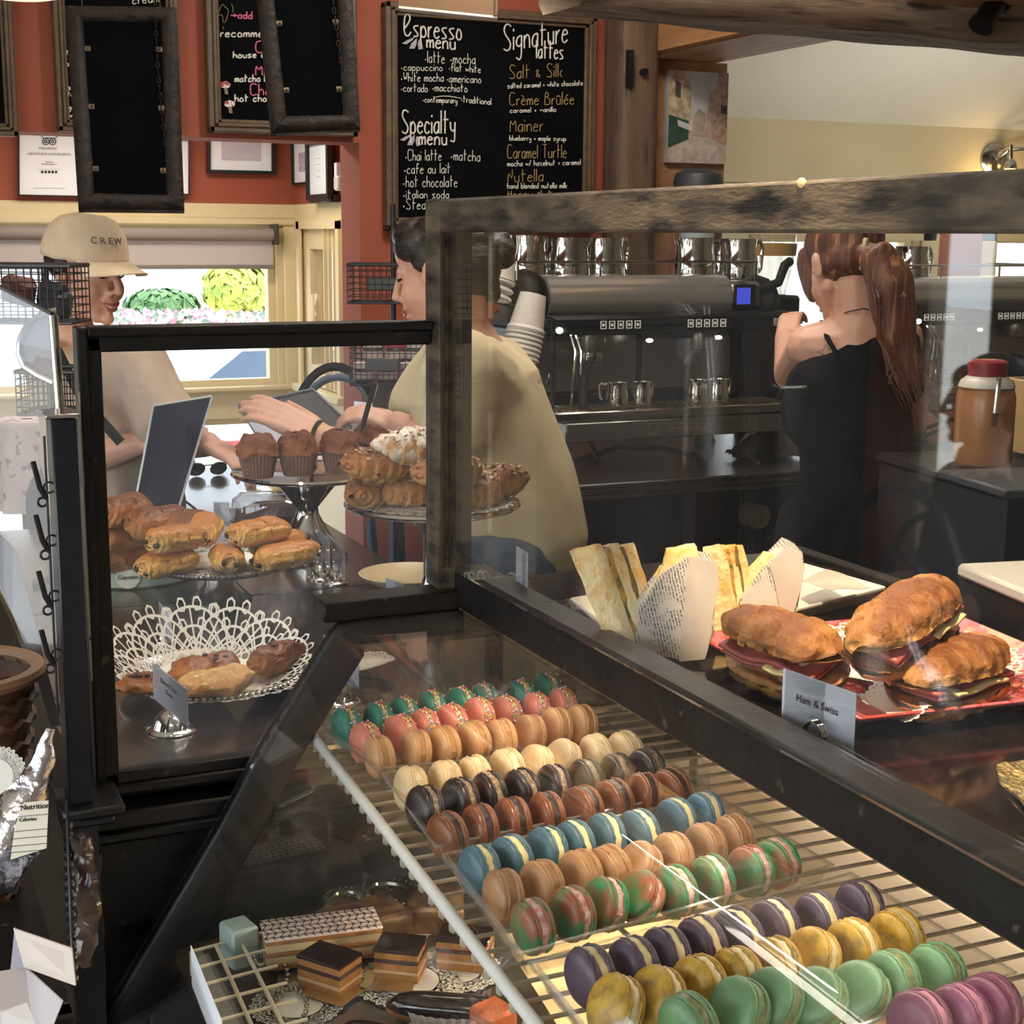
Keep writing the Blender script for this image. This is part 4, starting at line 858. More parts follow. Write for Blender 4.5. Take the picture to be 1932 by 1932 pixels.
# muffins
yc = 2.9
c = at(590, 1004, Y=yc); c.z = ZL; zpl = at(578, 893, Y=yc).z; pc = at(578, 893, Y=yc); c = Vector((at(575, 960, Y=yc).x, yc, ZL)); c.x = pc.x
H_ = zpl - ZL
st, top = stand('cake_stand', 'tall hourglass silver stand of muffins near the staff', c, .152, H_, [(.08, 0), (.082, .006), (.07, .015), (.045, .05), (.024, .09), (.022, H_ * .6), (.05, H_ * .8), (.075, H_ - .006)], bead=False, mat=CHROME)
PAPERM = M('brown muffin paper', (136, 104, 84), .7, c2=(116, 86, 68), scale=30)
def muffin(x, y, lb, seed, papers=PAPERM):
    p = at(x, y, Y=top.y + (-.06 if y > 860 else .03)); p.z = top.z + .008
    t = thing('muffin', lb, 'muffin', p, 0, 'muffins on the tall stand')
    MB().lathe([(0, 0), (.028, 0), (.0385, .048), (.037, .048), (.027, .003), (0, .003)], p, 96, None, lambda r, z, a: (r * (1 + .035 * math.sin(a * 32)) if r > .02 else r, z)).build('paper_cup', papers, t, angle=30)
    m = MB(); m.grid(lambda u, v: Vector((math.cos(2 * PI * u) * .041 * math.cos(v * PI / 2 * .98) ** .55 , math.sin(2 * PI * u) * .041 * math.cos(v * PI / 2 * .98) ** .55, .045 + .04 * math.sin(v * PI / 2))) + p, 36, 14, True)
    m.jit(.006, 60, seed); m.jit(.003, 150, seed); m.build('muffin_top', MUFF, t, angle=180)
muffin(487, 876, 'muffin at the left of the tall stand', 2.0); muffin(562, 878, 'muffin in the middle of the tall stand', 5.0); muffin(642, 872, 'muffin at the right of the tall stand', 9.0); muffin(703, 850, 'muffin at the back right, half hidden by croissants', 14.0)
# almond croissant stand
yc = 2.36
pc = at(816, 952, Y=yc); zpl = pc.z; H_ = zpl - ZL
st, top = stand('cake_stand', 'silver pedestal stand of almond croissants behind the corner post', (pc.x, yc, ZL), .152, H_, [(.075, 0), (.077, .005), (.05, .015), (.026, .04), (.016, .07), (.016, H_ - .05), (.05, H_ - .012), (.06, H_ - .005)], bead=False, mat=CHROME)
doily('round paper doily under the almond croissants', top + Vector((0, 0, .007)), .135, 16)
NUTS = M('toasted almond flakes', (104, 70, 48), .5, c2=(206, 170, 120), scale=120)
al = 'almond croissants on the pedestal stand'
croissant(692, 925, top.z + .032, 1.1, 'almond croissant at the front left edge of the pedestal stand', ALMOND, .12, .036, group=al, seed=2.1, nuts=NUTS)
croissant(778, 922, top.z + .034, .2, 'almond croissant at the front of the pedestal stand, left of the corner post', ALMOND, .13, .036, group=al, seed=3.4, nuts=NUTS)
croissant(716, 876, top.z + .08, .3, 'dark almond croissant lying on top at the left of the pedestal stand', ALMOND, .14, .036, .08, group=al, seed=5.2, nuts=NUTS)
croissant(775, 842, top.z + .11, .1, 'powdered croissant on top of the heap beside the corner post', POWDER, .13, .038, group=al, seed=7.7, nuts=M('powdered almond flakes', (222, 206, 190), .7, c2=(120, 90, 70), scale=200))
croissant(900, 925, top.z + .032, .5, 'almond croissant right of the corner post, at the front', ALMOND, .13, .036, group=al, seed=8.8, nuts=NUTS)
croissant(942, 905, top.z + .04, -.3, 'almond croissant at the right edge of the pedestal stand', ALMOND, .11, .034, group=al, seed=9.3, nuts=NUTS)
croissant(850, 890, top.z + .075, .1, 'almond croissant behind the corner post', ALMOND, .13, .034, group=al, seed=10.3, nuts=NUTS)
# bundt cake in a clear dome
yc = 3.12; c = at(515, 975, Y=yc); c.z = ZL
t = thing('cake_container', 'clear plastic container with a dark bundt cake behind the small cards', 'cake container', c)
m = MB(); m.lathe([(0, .01), (.06, .01), (.082, .03), (.075, .06), (.045, .075), (.015, .06), (0, .05)], c, 60, None, lambda r, z, a: (r * (1 + .05 * math.sin(a * 12)), z)); m.build('bundt_cake', M('dark bundt crumb', (78, 52, 44), .6), t)
MB().lathe([(.092, 0), (.094, .05), (.096, .052), (.09, .058), (.086, .09), (.07, .102), (0, .104)], c, 48, None, lambda r, z, a: (r * (1 + (.012 * math.sin(a * 24) if z < .05 else 0)), z)).build('clear_dome', GLASS('clear dome', (.95, .95, .95), .1, haze=.05, power=3), t)
# cards and bells
card(290, 1318, 355, 1372, ZL + .03, .05, 'pale blue-white card reading Blueberry Cream Cheese on a silver bell', ('Blueberry Cream', 'Cheese'), .0095, pos=.72)
bell(at(325, 1378, Z=ZL), 'silver bell card holder below the Blueberry Cream Cheese card', .033, ringr=.0165)
card(301, 1188, 324, 1212, ZL + .03, .045, 'narrow edge-on card standing behind the danish tray')
bell(at(314, 1212, Z=ZL), 'silver bell card holder under the narrow edge-on card', .016)
card(404, 984, 433, 984, ZL + .04, .042, 'small white card behind the chocolate rolls, left of its neighbour')
card(417, 992, 473, 994, ZL + .02, .04, 'small white card with a ring clip in front of the bundt container')
bell(at(446, 1010, Z=ZL), 'silver bell card holder behind the chocolate rolls', .02, dirv=(1, 0, 0))
card(592, 1046, 622, 1072, ZL + .03, .055, 'white Almond card edge-on right of the chocolate rolls', ('Almond',), .007)
card(616, 1062, 650, 1096, ZL + .03, .058, 'second white card beside the Almond card')
bell(at(604, 1092, Z=ZL), 'silver bell card holder under the Almond card', .026); bell(at(633, 1100, Z=ZL), 'silver bell card holder under the second white card', .026)
card(612, 1275, 677, 1300, ZL + .03, .06, 'white Apple Danish card seen through the end of the curved case', ('Apple Danish',), .0095, pos=.7)
bell(at(640, 1326, Z=ZL), 'silver bell card holder under the Apple Danish card', .03)
doily('crumpled paper doily beside the Apple Danish card', at(700, 1255, Z=ZL + .01), .035, 9, lambda x, y: .25 * abs(y) + .2 * x)
# cream bowl
c = at(770, 1110, Z=ZL); t = thing('serving_bowl', 'shallow cream bowl beside the wooden end rail', 'bowl', c)
MB().lathe([(0, 0), (.05, 0), (.085, .022), (.092, .03), (.089, .031), (.08, .022), (.04, .006), (0, .005)], c, 56).build('bowl', M('cream glazed china', (226, 206, 166), .3), t)
card(728, 1122, 762, 1135, ZL + .025, .03, 'small white card leaning in the cream bowl')
# acrylic sign seen from the back
tl, tr, br, bl = (290, 766), (400, 748), (333, 965), (254, 958)
bl, br = (244, 1012), (319, 1018)
A, B = at(*bl, Z=ZL + .002), at(*br, Z=ZL + .002); t = thing('acrylic_sign', 'dark tilted acrylic menu stand seen from behind between the man and the tin', 'sign', (A + B) / 2)
yt = A.y + .05; TL = at(*tl, Y=yt); TR = at(*tr, Y=yt)
nn = (B - A).cross(TL - A).normalized() * -.003
MB().prism([A, B, TR, TL], nn).build('dark_print', M('dark blue print back', (20, 23, 40), .6, spec=.15, c2=(28, 31, 50), scale=12, c3=(84, 72, 62), scale3=16, lo3=.66, hi3=.7), t, smooth=False)
m = MB()
for p, q in ((A, B), (B, TR), (TR, TL), (TL, A)): m.tube([p, q], .0035, 4)
m.build('acrylic_edge', M('acrylic edge', (176, 178, 176), .15, spec=.8), t)
MB().prism([A, B, B + Vector((.0, .12, 0)), A + Vector((0, .12, 0))], (0, 0, .003)).build('acrylic_foot', GLASS('acrylic foot', (.9, .9, .9), .1), t, smooth=False)
# small things at the till
c = at(214, 955, Z=ZL); t = tag(MB().box(c + Vector((.01, .05, .05)), (.06, .05, .10), (0, 0, .1), .002).build('paper_box', M('pale carton', (196, 192, 200), .7)), 'pale upright carton left of the acrylic sign', 'box')
c = at(256, 945, Z=ZL) + Vector((.0, .08, 0)); t = thing('wicker_basket', 'small wicker basket behind the pale carton', 'basket', c)
m = MB()
for k in range(8): m.tube([c + Vector((.05 * math.cos(2 * PI * i / 20), .05 * math.sin(2 * PI * i / 20), .012 + k * .014 + .003 * (-1) ** (i + k))) for i in range(20)], .0035, 5, closed=True)
m.build('basket_weave', M('wicker', (150, 112, 78), .7, c2=(110, 78, 52), scale=60), t); MB().tube([c + Vector((.052 * math.cos(2 * PI * i / 24), .052 * math.sin(2 * PI * i / 24), .125)) for i in range(24)], .007, 6, closed=True).build('basket_rim', M('orange wicker rim', (186, 120, 72), .6), t)
c = at(392, 890, Z=ZL + .012); t = thing('sunglasses', 'dark sunglasses lying on the counter beside the acrylic sign', 'sunglasses', c)
for sx in (-1, 1): MB().ell(c + Vector((sx * .03, 0, .008)), (.026, .006, .02), (.3, 0, .2)).build('lens', M('dark lens', (18, 18, 22), .08, spec=.8), t)
MB().tube([c + Vector((-.05, .0, .02)), c + Vector((-.006, 0, .018)), c + Vector((.006, 0, .018)), c + Vector((.055, 0, .02)), c + Vector((.07, .05, .016)), c + Vector((.06, .12, .0))], .0018, 6).build('glasses_frame', STEEL, t)
# ================================================================== SANDWICHES ON THE RIGHT CASE
zt = ZR + .004
q = [at(1078, 1150, Z=zt), at(1190, 1250, Z=zt), at(1668, 1128, Z=zt), at(1500, 1078, Z=zt)]
c = sum(q, Vector()) / 4
t = thing('serving_tray', 'white rectangular tray carrying the egg sandwiches', 'tray', (c.x, c.y, ZR))
m = MB(); cc = Vector((c.x, c.y, ZR)); inn = [cc + (p - cc) * .9 for p in q]; zz = Vector((0, 0, 1)); K = 4
inn = [Vector((p.x, p.y, ZR + .003)) for p in inn]; lo_ = [Vector((p.x, p.y, ZR)) for p in [cc + (p - cc) * .91 for p in q]]
r1 = [Vector((p.x, p.y, ZR + .02)) for p in q]; r2 = [Vector((p.x, p.y, ZR + .016)) for p in [cc + (p - cc) * 1.02 for p in q]]
m._new(inn + r1 + r2 + lo_, [(0, 1, 2, 3)] + [(i, (i + 1) % 4, 4 + (i + 1) % 4, 4 + i) for i in range(4)] + [(4 + i, 4 + (i + 1) % 4, 8 + (i + 1) % 4, 8 + i) for i in range(4)] + [(8 + i, 8 + (i + 1) % 4, 12 + (i + 1) % 4, 12 + i) for i in range(4)] + [(12, 13, 14, 15)])
m.build('tray_body', M('cream white melamine', (226, 220, 208), .3), t, angle=30, bevel=.003)
BREAD = M('toasted bread', (250, 230, 176), .75, c2=(238, 182, 88), scale=26, detail=6, lo=.46, hi=.66, bump=1.0, bscale=120)
CRUST = M('bread crust', (196, 136, 70), .7, c2=(222, 172, 100), scale=60, bump=.3)
EGG = M('scrambled egg filling', (216, 172, 76), .6, c2=(170, 122, 46), scale=110, c3=(104, 104, 56), scale3=70, lo3=.54, hi3=.6, bump=.8)
NEWS = M('newsprint wrap', (216, 206, 194), .8, c2=(204, 192, 178), scale=12, bump=.2, bscale=25)
_nt = NEWS.node_tree; _N = _nt.nodes; _L = _nt.links; _tc = _N.new('ShaderNodeTexCoord'); _mp = _N.new('ShaderNodeMapping'); _mp.inputs['Rotation'].default_value = (0, .25, .4); _L.new(_tc.outputs['Object'], _mp.inputs[0])
_wv = _N.new('ShaderNodeTexWave'); _wv.bands_direction = 'X'; _wv.inputs['Scale'].default_value = 95; _wv.inputs['Distortion'].default_value = 1.0; _wv.inputs['Detail'].default_value = 0; _L.new(_mp.outputs[0], _wv.inputs['Vector'])
_m2 = _N.new('ShaderNodeMapping'); _m2.inputs['Scale'].default_value = (1, 1, .45); _L.new(_mp.outputs[0], _m2.inputs[0]); _no = _N.new('ShaderNodeTexNoise'); _no.inputs['Scale'].default_value = 900; _no.inputs['Detail'].default_value = 1; _L.new(_m2.outputs[0], _no.inputs['Vector'])
_n2 = _N.new('ShaderNodeTexNoise'); _n2.inputs['Scale'].default_value = 38; _L.new(_mp.outputs[0], _n2.inputs['Vector'])
def _gt(o, th, w=.06):
    r = _N.new('ShaderNodeMapRange'); r.inputs[1].default_value = th - w; r.inputs[2].default_value = th + w; _L.new(o, r.inputs[0]); return r.outputs[0]
def _mul(a, b):
    q = _N.new('ShaderNodeMath'); q.operation = 'MULTIPLY'; _L.new(a, q.inputs[0]); _L.new(b, q.inputs[1]); return q.outputs[0]
_f = _mul(_mul(_gt(_wv.outputs['Fac'], .55, .15), _gt(_no.outputs['Fac'], .47)), _gt(_n2.outputs['Fac'], .46, .03))
_b = _N['Principled BSDF']; _src = _b.inputs['Base Color'].links[0].from_socket; _mx = _N.new('ShaderNodeMix'); _mx.data_type = 'RGBA'; _L.new(_f, _mx.inputs['Factor']); _L.new(_src, _mx.inputs[6]); _mx.inputs[7].default_value = rgb((84, 78, 78)); _L.new(_mx.outputs[2], _b.inputs['Base Color'])
PLAINP = M('plain wrap paper', (208, 194, 178), .75, c2=(190, 176, 160), scale=14, bump=.4, bscale=30)
def slab(pts, d, name, mat, t, jit=.0, sub=0):
    m = MB(); n = len(pts); k = 10
    P = []
    for i in range(n):
        for s in range(k): P.append(pts[i].lerp(pts[(i + 1) % n], s / k))
    C = sum(pts, Vector()) / n; rings = []
    for w_, sc in ((0, .94), (.06, 1), (.5, 1.0), (.94, 1), (1, .94)): rings.append([m.bm.verts.new(C + (p - C) * sc + d * w_) for p in P])
    for A, B in zip(rings, rings[1:]):
        for i in range(len(P)): m.bm.faces.new((A[i], A[(i + 1) % len(P)], B[(i + 1) % len(P)], B[i]))
    for R in (rings[0], rings[-1]):
        cv = m.bm.verts.new(sum((v.co for v in R), Vector()) / len(R)); mid = [m.bm.verts.new(cv.co.lerp(v.co, .6)) for v in R]
        for i in range(len(R)): j = (i + 1) % len(R); m.bm.faces.new((R[i], R[j], mid[j], mid[i])); m.bm.faces.new((mid[i], mid[j], cv))
    if jit: m.jit(jit, 60, name.__hash__() % 7); m.jit(jit * .5, 180, 3)
    return m.build(name, mat, t, angle=60)
def sandwich(px4, D, thick, label, group='egg sandwiches on the white tray', mat=BREAD):
    """px4: outline of the near face (4 pixels) at depth D; layers step away along the row"""
    P = [at(x, y, D=D) for x, y in px4]; base = min(p.z for p in P); dz = ZR + .006 - base
    P = [p + Vector((0, 0, dz)) for p in P]
    t = thing('egg_sandwich', label, 'sandwich', sum(P, Vector()) / 4, 0, group)
    d = RGT * .012 + FWD * .006 + Vector((0, 0, .0))
    off = Vector()
    for k, (nm, mt, th) in enumerate((('bread_slice', mat, thick), ('egg_filling', EGG, thick * .55), ('bread_slice', mat, thick * .9), ('herb_filling', M('green herb filling', (78, 80, 44), .6, c2=(150, 116, 54), scale=90, bump=.8), thick * .45), ('bread_slice', mat, thick))):
        sc = 1.0 if 'bread' in nm else .93; C = sum(P, Vector()) / 4
        slab([C + (p - C) * sc + off for p in P], d.normalized() * th, nm, mt, t, .002); off = off + d.normalized() * th
    return t
sandwich([(1074, 1022), (1118, 1008), (1190, 1218), (1142, 1196)], 1.62, .0135, 'unwrapped egg sandwich standing at the left end of the white tray')
sandwich([(1326, 996), (1358, 990), (1392, 1180), (1352, 1176)], 1.66, .0085, 'egg sandwich standing between the two newspaper-wrapped ones')
def wrap(front, D, depth, label, peek, group='newspaper-wrapped sandwiches', mat2=PLAINP, split=.5):
    """front: outline pixels of the paper cone; depth: thickness away from the viewer"""
    P = [at(x, y, D=D) for x, y in front]; dz = ZR + .006 - min(p.z for p in P); P = [p + Vector((0, 0, dz)) for p in P]
    t = thing('wrapped_sandwich', label, 'sandwich', sum(P, Vector()) / len(P), 0, group)
    d = Vector((FWD.x, FWD.y, 0)).normalized() * depth
    m = MB(); m.prism(P, d); bmesh.ops.subdivide_edges(m.bm, edges=m.bm.edges[:], cuts=5, use_grid_fill=True); m.jit(.0035, 28, depth * 99); m.jit(.0012, 90, 2); m.build('paper_wrap', NEWS, t, angle=35)
    # plain strip of the wrap folded over the right side
    n = len(P); A = [P[i] for i in split] if isinstance(split, (list, tuple)) else None
    if A:
        m = MB(); m.prism([p - d * .06 for p in A], -d * .03); bmesh.ops.subdivide_edges(m.bm, edges=m.bm.edges[:], cuts=4, use_grid_fill=True); m.jit(.003, 30, 4); m.build('plain_fold', mat2, t, angle=35)
    for pk in peek:
        Q = [at(x, y, D=D) + Vector((0, 0, dz)) + d * .3 for x, y in pk]; slab(Q, d * .45, 'bread_slice', BREAD, t, .0015)
    return t
wrap([(1200, 1182), (1206, 1100), (1258, 1032), (1300, 1002), (1350, 1012), (1358, 1060), (1332, 1196), (1280, 1196)], 1.60, .045, 'newspaper-wrapped sandwich in the middle of the white tray', [[(1252, 1060), (1262, 996), (1318, 988), (1330, 1030)], [(1214, 1095), (1252, 1030), (1270, 1034), (1230, 1108)]], split=(3, 4, 5, 6, 7))
wrap([(1388, 1150), (1396, 1080), (1452, 1018), (1486, 982), (1514, 992), (1520, 1022), (1490, 1162), (1420, 1168)], 1.66, .04, 'newspaper-wrapped sandwich with a tall pointed paper at the right of the white tray', [[(1392, 1110), (1388, 1070), (1450, 1000), (1468, 1006)]], split=(2, 3, 4, 5, 6))
m = MB(); slip = [at(x, y, Z=ZR + .03) for x, y in ((1508, 1096), (1560, 1078), (1640, 1120), (1570, 1135))]
m.prism([p + Vector((0, 0, .004 * i)) for i, p in enumerate(slip)], (0, 0, .0006)); bmesh.ops.subdivide_edges(m.bm, edges=m.bm.edges[:], cuts=4, use_grid_fill=True)
tag(m.jit(.004, 30, 2).build('wrapping_paper', PLAINP), 'loose sheet of newsprint at the far right corner of the white tray', 'paper')
# crumbs of egg
m = MB(); rg = random.Random(3)
for i in range(16):
    p = at(rg.uniform(1360, 1410), rg.uniform(1160, 1188), Z=ZR + .008); m.ell(p, [rg.uniform(.003, .008)] * 3, sub=1)
tag(m.jit(.002, 90, 1).build('egg_crumbs', EGG), 'spilled egg crumbs between the wrapped sandwiches', 'crumbs', kind='stuff')
# pink plate
zp = ZR + .026
q = [at(1303, 1192, Z=zp), at(1622, 1352, Z=zp), at(2140, 1296, Z=zp), at(1790, 1150, Z=zp)]
c = sum(q, Vector()) / 4; t = thing('serving_plate', 'pink and coral patterned square plate of ham croissants', 'plate', (c.x, c.y, ZR))
PINK = M('pink patterned glaze', (206, 112, 118), .25, c2=(186, 74, 66), scale=26, lo=.49, hi=.51, c3=(228, 146, 106), scale3=30, lo3=.56, hi3=.57, coat=.4)
m = MB(); inn = [Vector((p.x, p.y, ZR + .008)) for p in [c + (p - c) * .72 for p in q]]; foot = [Vector((p.x, p.y, ZR)) for p in [c + (p - c) * .7 for p in q]]
lp = [c + (p - c) * 1.005 - Vector((0, 0, .005)) for p in q]
m._new(inn + q + lp + foot, [(0, 1, 2, 3)] + [(i, (i + 1) % 4, 4 + (i + 1) % 4, 4 + i) for i in range(4)] + [(4 + i, 4 + (i + 1) % 4, 8 + (i + 1) % 4, 8 + i) for i in range(4)] + [(8 + i, 8 + (i + 1) % 4, 12 + (i + 1) % 4, 12 + i) for i in range(4)] + [(12, 13, 14, 15)])
m.build('plate_body', PINK, t, angle=30, bevel=.004)
doily('white paper doily under the ham croissants', (c.x, c.y, ZR + .012), .115, 16, lambda x, y: max(0, math.hypot(x, y) - .06) * .32)
doily('crumpled paper doily folded over the near edge of the pink plate', at(1690, 1328, Z=zp - .004), .034, 12, lambda x, y: .006 * math.sin(x * 120) + .25 * max(0, y))
HAMC = PASTRY('ham croissant crust', (216, 164, 98), (184, 126, 68), (128, 76, 38), .9, 1.0, layers=22, rough=.5, ns=26)
HAM = M('pink ham', (176, 92, 82), .4, c2=(150, 70, 64), scale=50); SWISS = M('swiss cheese', (236, 214, 150), .4)
def ham(x, y, z, yaw, tilt, roll, label, L=.135, w=.07, open_=.02, seed=1.0, cheese_dx=0.02):
    c = at(x, y, Z=z); t = place(thing('ham_croissant', label, 'sandwich', c, 0, 'ham and cheese croissants on the pink plate'), local(None, c, yaw, tilt, roll))
    def half(sgn, h):
        m = MB()
        def f(u, v):
            s = (v - .5) * 2; k = max(.04, (1 - abs(s) ** 3.0)) ** .55; a = PI * u; saw = (v * 6 + .15 * math.sin(a * 2)) % 1; k2 = 1 + .12 * (.5 - saw)
            return Vector((s * L / 2, math.cos(a) * w / 2 * k * k2, sgn * (math.sin(a) ** .8 * h * k * k2) + (open_ * .5 * sgn) * (.6 + .5 * (-math.cos(a)))))
        def g(u, v):
            s = (v - .5) * 2; k = max(.04, (1 - abs(s) ** 3.0)) ** .55; saw = (v * 6) % 1
            y_ = (u - .5) * 2 * w / 2 * k; return Vector((s * L / 2, -y_, (open_ * .5 * sgn) * (.6 + .5 * (y_ / (w / 2) * 1.0)) ))
        m.grid(f, 26, 40); m.grid(g, 8, 40)
        bmesh.ops.remove_doubles(m.bm, verts=m.bm.verts, dist=.0005); m.jit(.0032, 34, seed + sgn); m.jit(.0012, 120, seed); return m
    o = half(1, .030).build('top_half', HAMC, t, angle=70); o.matrix_parent_inverse = Matrix.Identity(4)
    o = half(-1, .026).build('bottom_half', HAMC, t, angle=70); o.matrix_parent_inverse = Matrix.Identity(4)
    def sheet(nm, mt, x0, x1, y0, y1, z_, th, fold):
        m = MB(); m.grid(lambda u, v: Vector((x0 + (x1 - x0) * v, y0 + (y1 - y0) * u, z_ + .004 * math.sin(v * 9 + u * 3 + seed) * fold)), 12, 24)
        o = m.build(nm, mt, t, angle=180, solid=th); o.matrix_parent_inverse = Matrix.Identity(4)
    # the open side is towards -y
    sheet('ham', HAM, -L * .4, L * .4, -w * .42, w * .3, .002, .004, .8); sheet('ham', HAM, -L * .38, L * .4, -w * .43, w * .3, -.003, .003, .6)
    sheet('cheese', SWISS, -L * .1 + cheese_dx, L * .32 + cheese_dx * .3, -w * .5, w * .25, .0, .003, .3)
    return t
ham(1480, 1226, ZR + .05, -1.32, .05, .3, 'ham croissant at the left of the pink plate, cheese hanging out', L=.145, w=.078, open_=.036, seed=2.0)
ham(1702, 1182, ZR + .088, .38, -.22, .15, 'ham croissant resting on top of the other two', L=.155, w=.074, open_=.026, seed=5.0)
ham(1786, 1272, ZR + .042, .22, -.06, .1, 'ham croissant at the right of the pink plate', L=.148, w=.082, open_=.022, seed=8.0, cheese_dx=-.02)
card(1473, 1378, 1609, 1432, ZR + .012, .0585, 'large white card reading Ham & Swiss at the edge of the case', ('Ham & Swiss',), .0098, pos=.62, flourish=True)
c = at(1541, 1414, Z=ZR + .012); t = thing('ring_clip', 'chrome ring clip in front of the Ham & Swiss card', 'card holder', c)
m = MB(); dd = (at(1609, 1432, Z=ZR) - at(1473, 1378, Z=ZR)).normalized(); nd = dd.cross(Vector((0, 0, 1)))
for k in (.001, .0035, .006): m.tube([c + nd * k + dd * .0125 * math.cos(a) + Vector((0, 0, .012 + .0145 * math.sin(a))) for a in [-.7 + (PI + 1.4) * i / 26 for i in range(27)]], .0011, 6)
m.build('ring_wire', CHROME, t)
card(973, 1112, 994, 1128, ZR + .02, .055, 'edge-on white card behind the guard glass, left of the egg sandwiches')
bell(at(984, 1132, Z=ZR), 'silver bell card holder behind the guard glass', .02)
m = MB(); g = [at(x, y, Z=ZR + .002) for x, y in ((1880, 1448), (1932, 1440), (1990, 1500), (1960, 1560), (1925, 1512), (1885, 1478))]  # gold sheet added in place of light reflected on the case top
m.prism(g, (0, 0, .003)); bmesh.ops.triangulate(m.bm, faces=m.bm.faces[:]); bmesh.ops.subdivide_edges(m.bm, edges=m.bm.edges[:], cuts=5); tag(m.jit(.002, 160, 3).build('glint_sheet', M('gold glint', (226, 200, 130), .25, 1.0, bump=.8, bscale=220), smooth=False), 'crinkled gold glint board standing in for reflected light at the right edge of the dark case top', 'glint patch')
# ================================================================== COFFEE BAR
ZB = .93
t = thing('coffee_bar', 'dark coffee bar counter under the left espresso machine', 'counter', (2.2, 3.85, 0))
MB().bx(1.66, 2.78, 3.5, 4.5, ZB - .012, ZB, .004).bx(1.66, 2.78, 3.505, 4.5, ZB - .03, ZB - .014, .004).bx(1.66, 2.78, 3.51, 4.5, ZB - .046, ZB - .032, .004).build('countertop', M('brown black granite', (30, 24, 22), .3, c2=(60, 50, 44), scale=40, c3=(110, 96, 82), scale3=150, lo3=.72, hi3=.76), t)
m = MB(); m.bx(1.66, 2.78, 4.2, 4.25, 0, ZB - .05).bx(1.66, 2.78, 3.55, 4.2, .4, .43).bx(1.66, 1.70, 3.55, 4.2, 0, ZB - .05).bx(2.74, 2.78, 3.55, 4.2, 0, ZB - .05).bx(1.66, 2.78, 3.55, 4.2, 0, .06); m.build('open_cabinet', BLACKPL, t)
MB().bx(2.12, 2.15, 3.56, 3.58, .06, ZB - .05).build('cabinet_post', M('slate blue post', (46, 54, 66), .5), t)
c = at(1212, 1020, Y=3.72); t2 = thing('carton', 'white supply carton on the dark shelf under the coffee bar', 'carton', c)
MB().box((c.x, c.y + .05, .49), (.2, .14, .12), None, .002).build('carton_body', M('dim white carton', (150, 150, 156), .8), t2); MB().bx(c.x + .02, c.x + .09, c.y - .0215, c.y - .02, .50, .535).build('printed_block', INK, t2)
c = at(1424, 972, Y=3.7); t2 = thing('tape_roll', 'round white roll on the dark shelf under the coffee bar', 'roll', c); MB().lathe([(.012, -.03), (.036, -.03), (.036, .03), (.012, .03), (.012, -.03)], c, 28, (PI / 2, 0, .2)).build('roll_body', M('ivory roll', (150, 138, 118), .7), t2)
MB().cyl(c + Vector((0, .0, -.04)), Vector((c.x, c.y, .43)), .02).build('roll_stand', BLACKPL, t2)
t = thing('coffee_bar', 'second dark counter carrying the right espresso machine', 'counter', (3.6, 4.3, 0))
MB().bx(3.05, 4.3, 3.95, 4.65, .87, .91, .004).build('countertop', COUNTER, t); MB().bx(3.1, 4.25, 4.0, 4.6, 0, .87).build('cabinet', BLACKPL, t)
DSTEEL = M('dark polished steel', (132, 128, 122), .24, .8); LEDM = M('white work light', (255, 255, 250), .4, emit=(255, 252, 240), estr=9); SCREEN = M('blue display', (60, 70, 200), .3, emit=(70, 84, 216), estr=1.0)
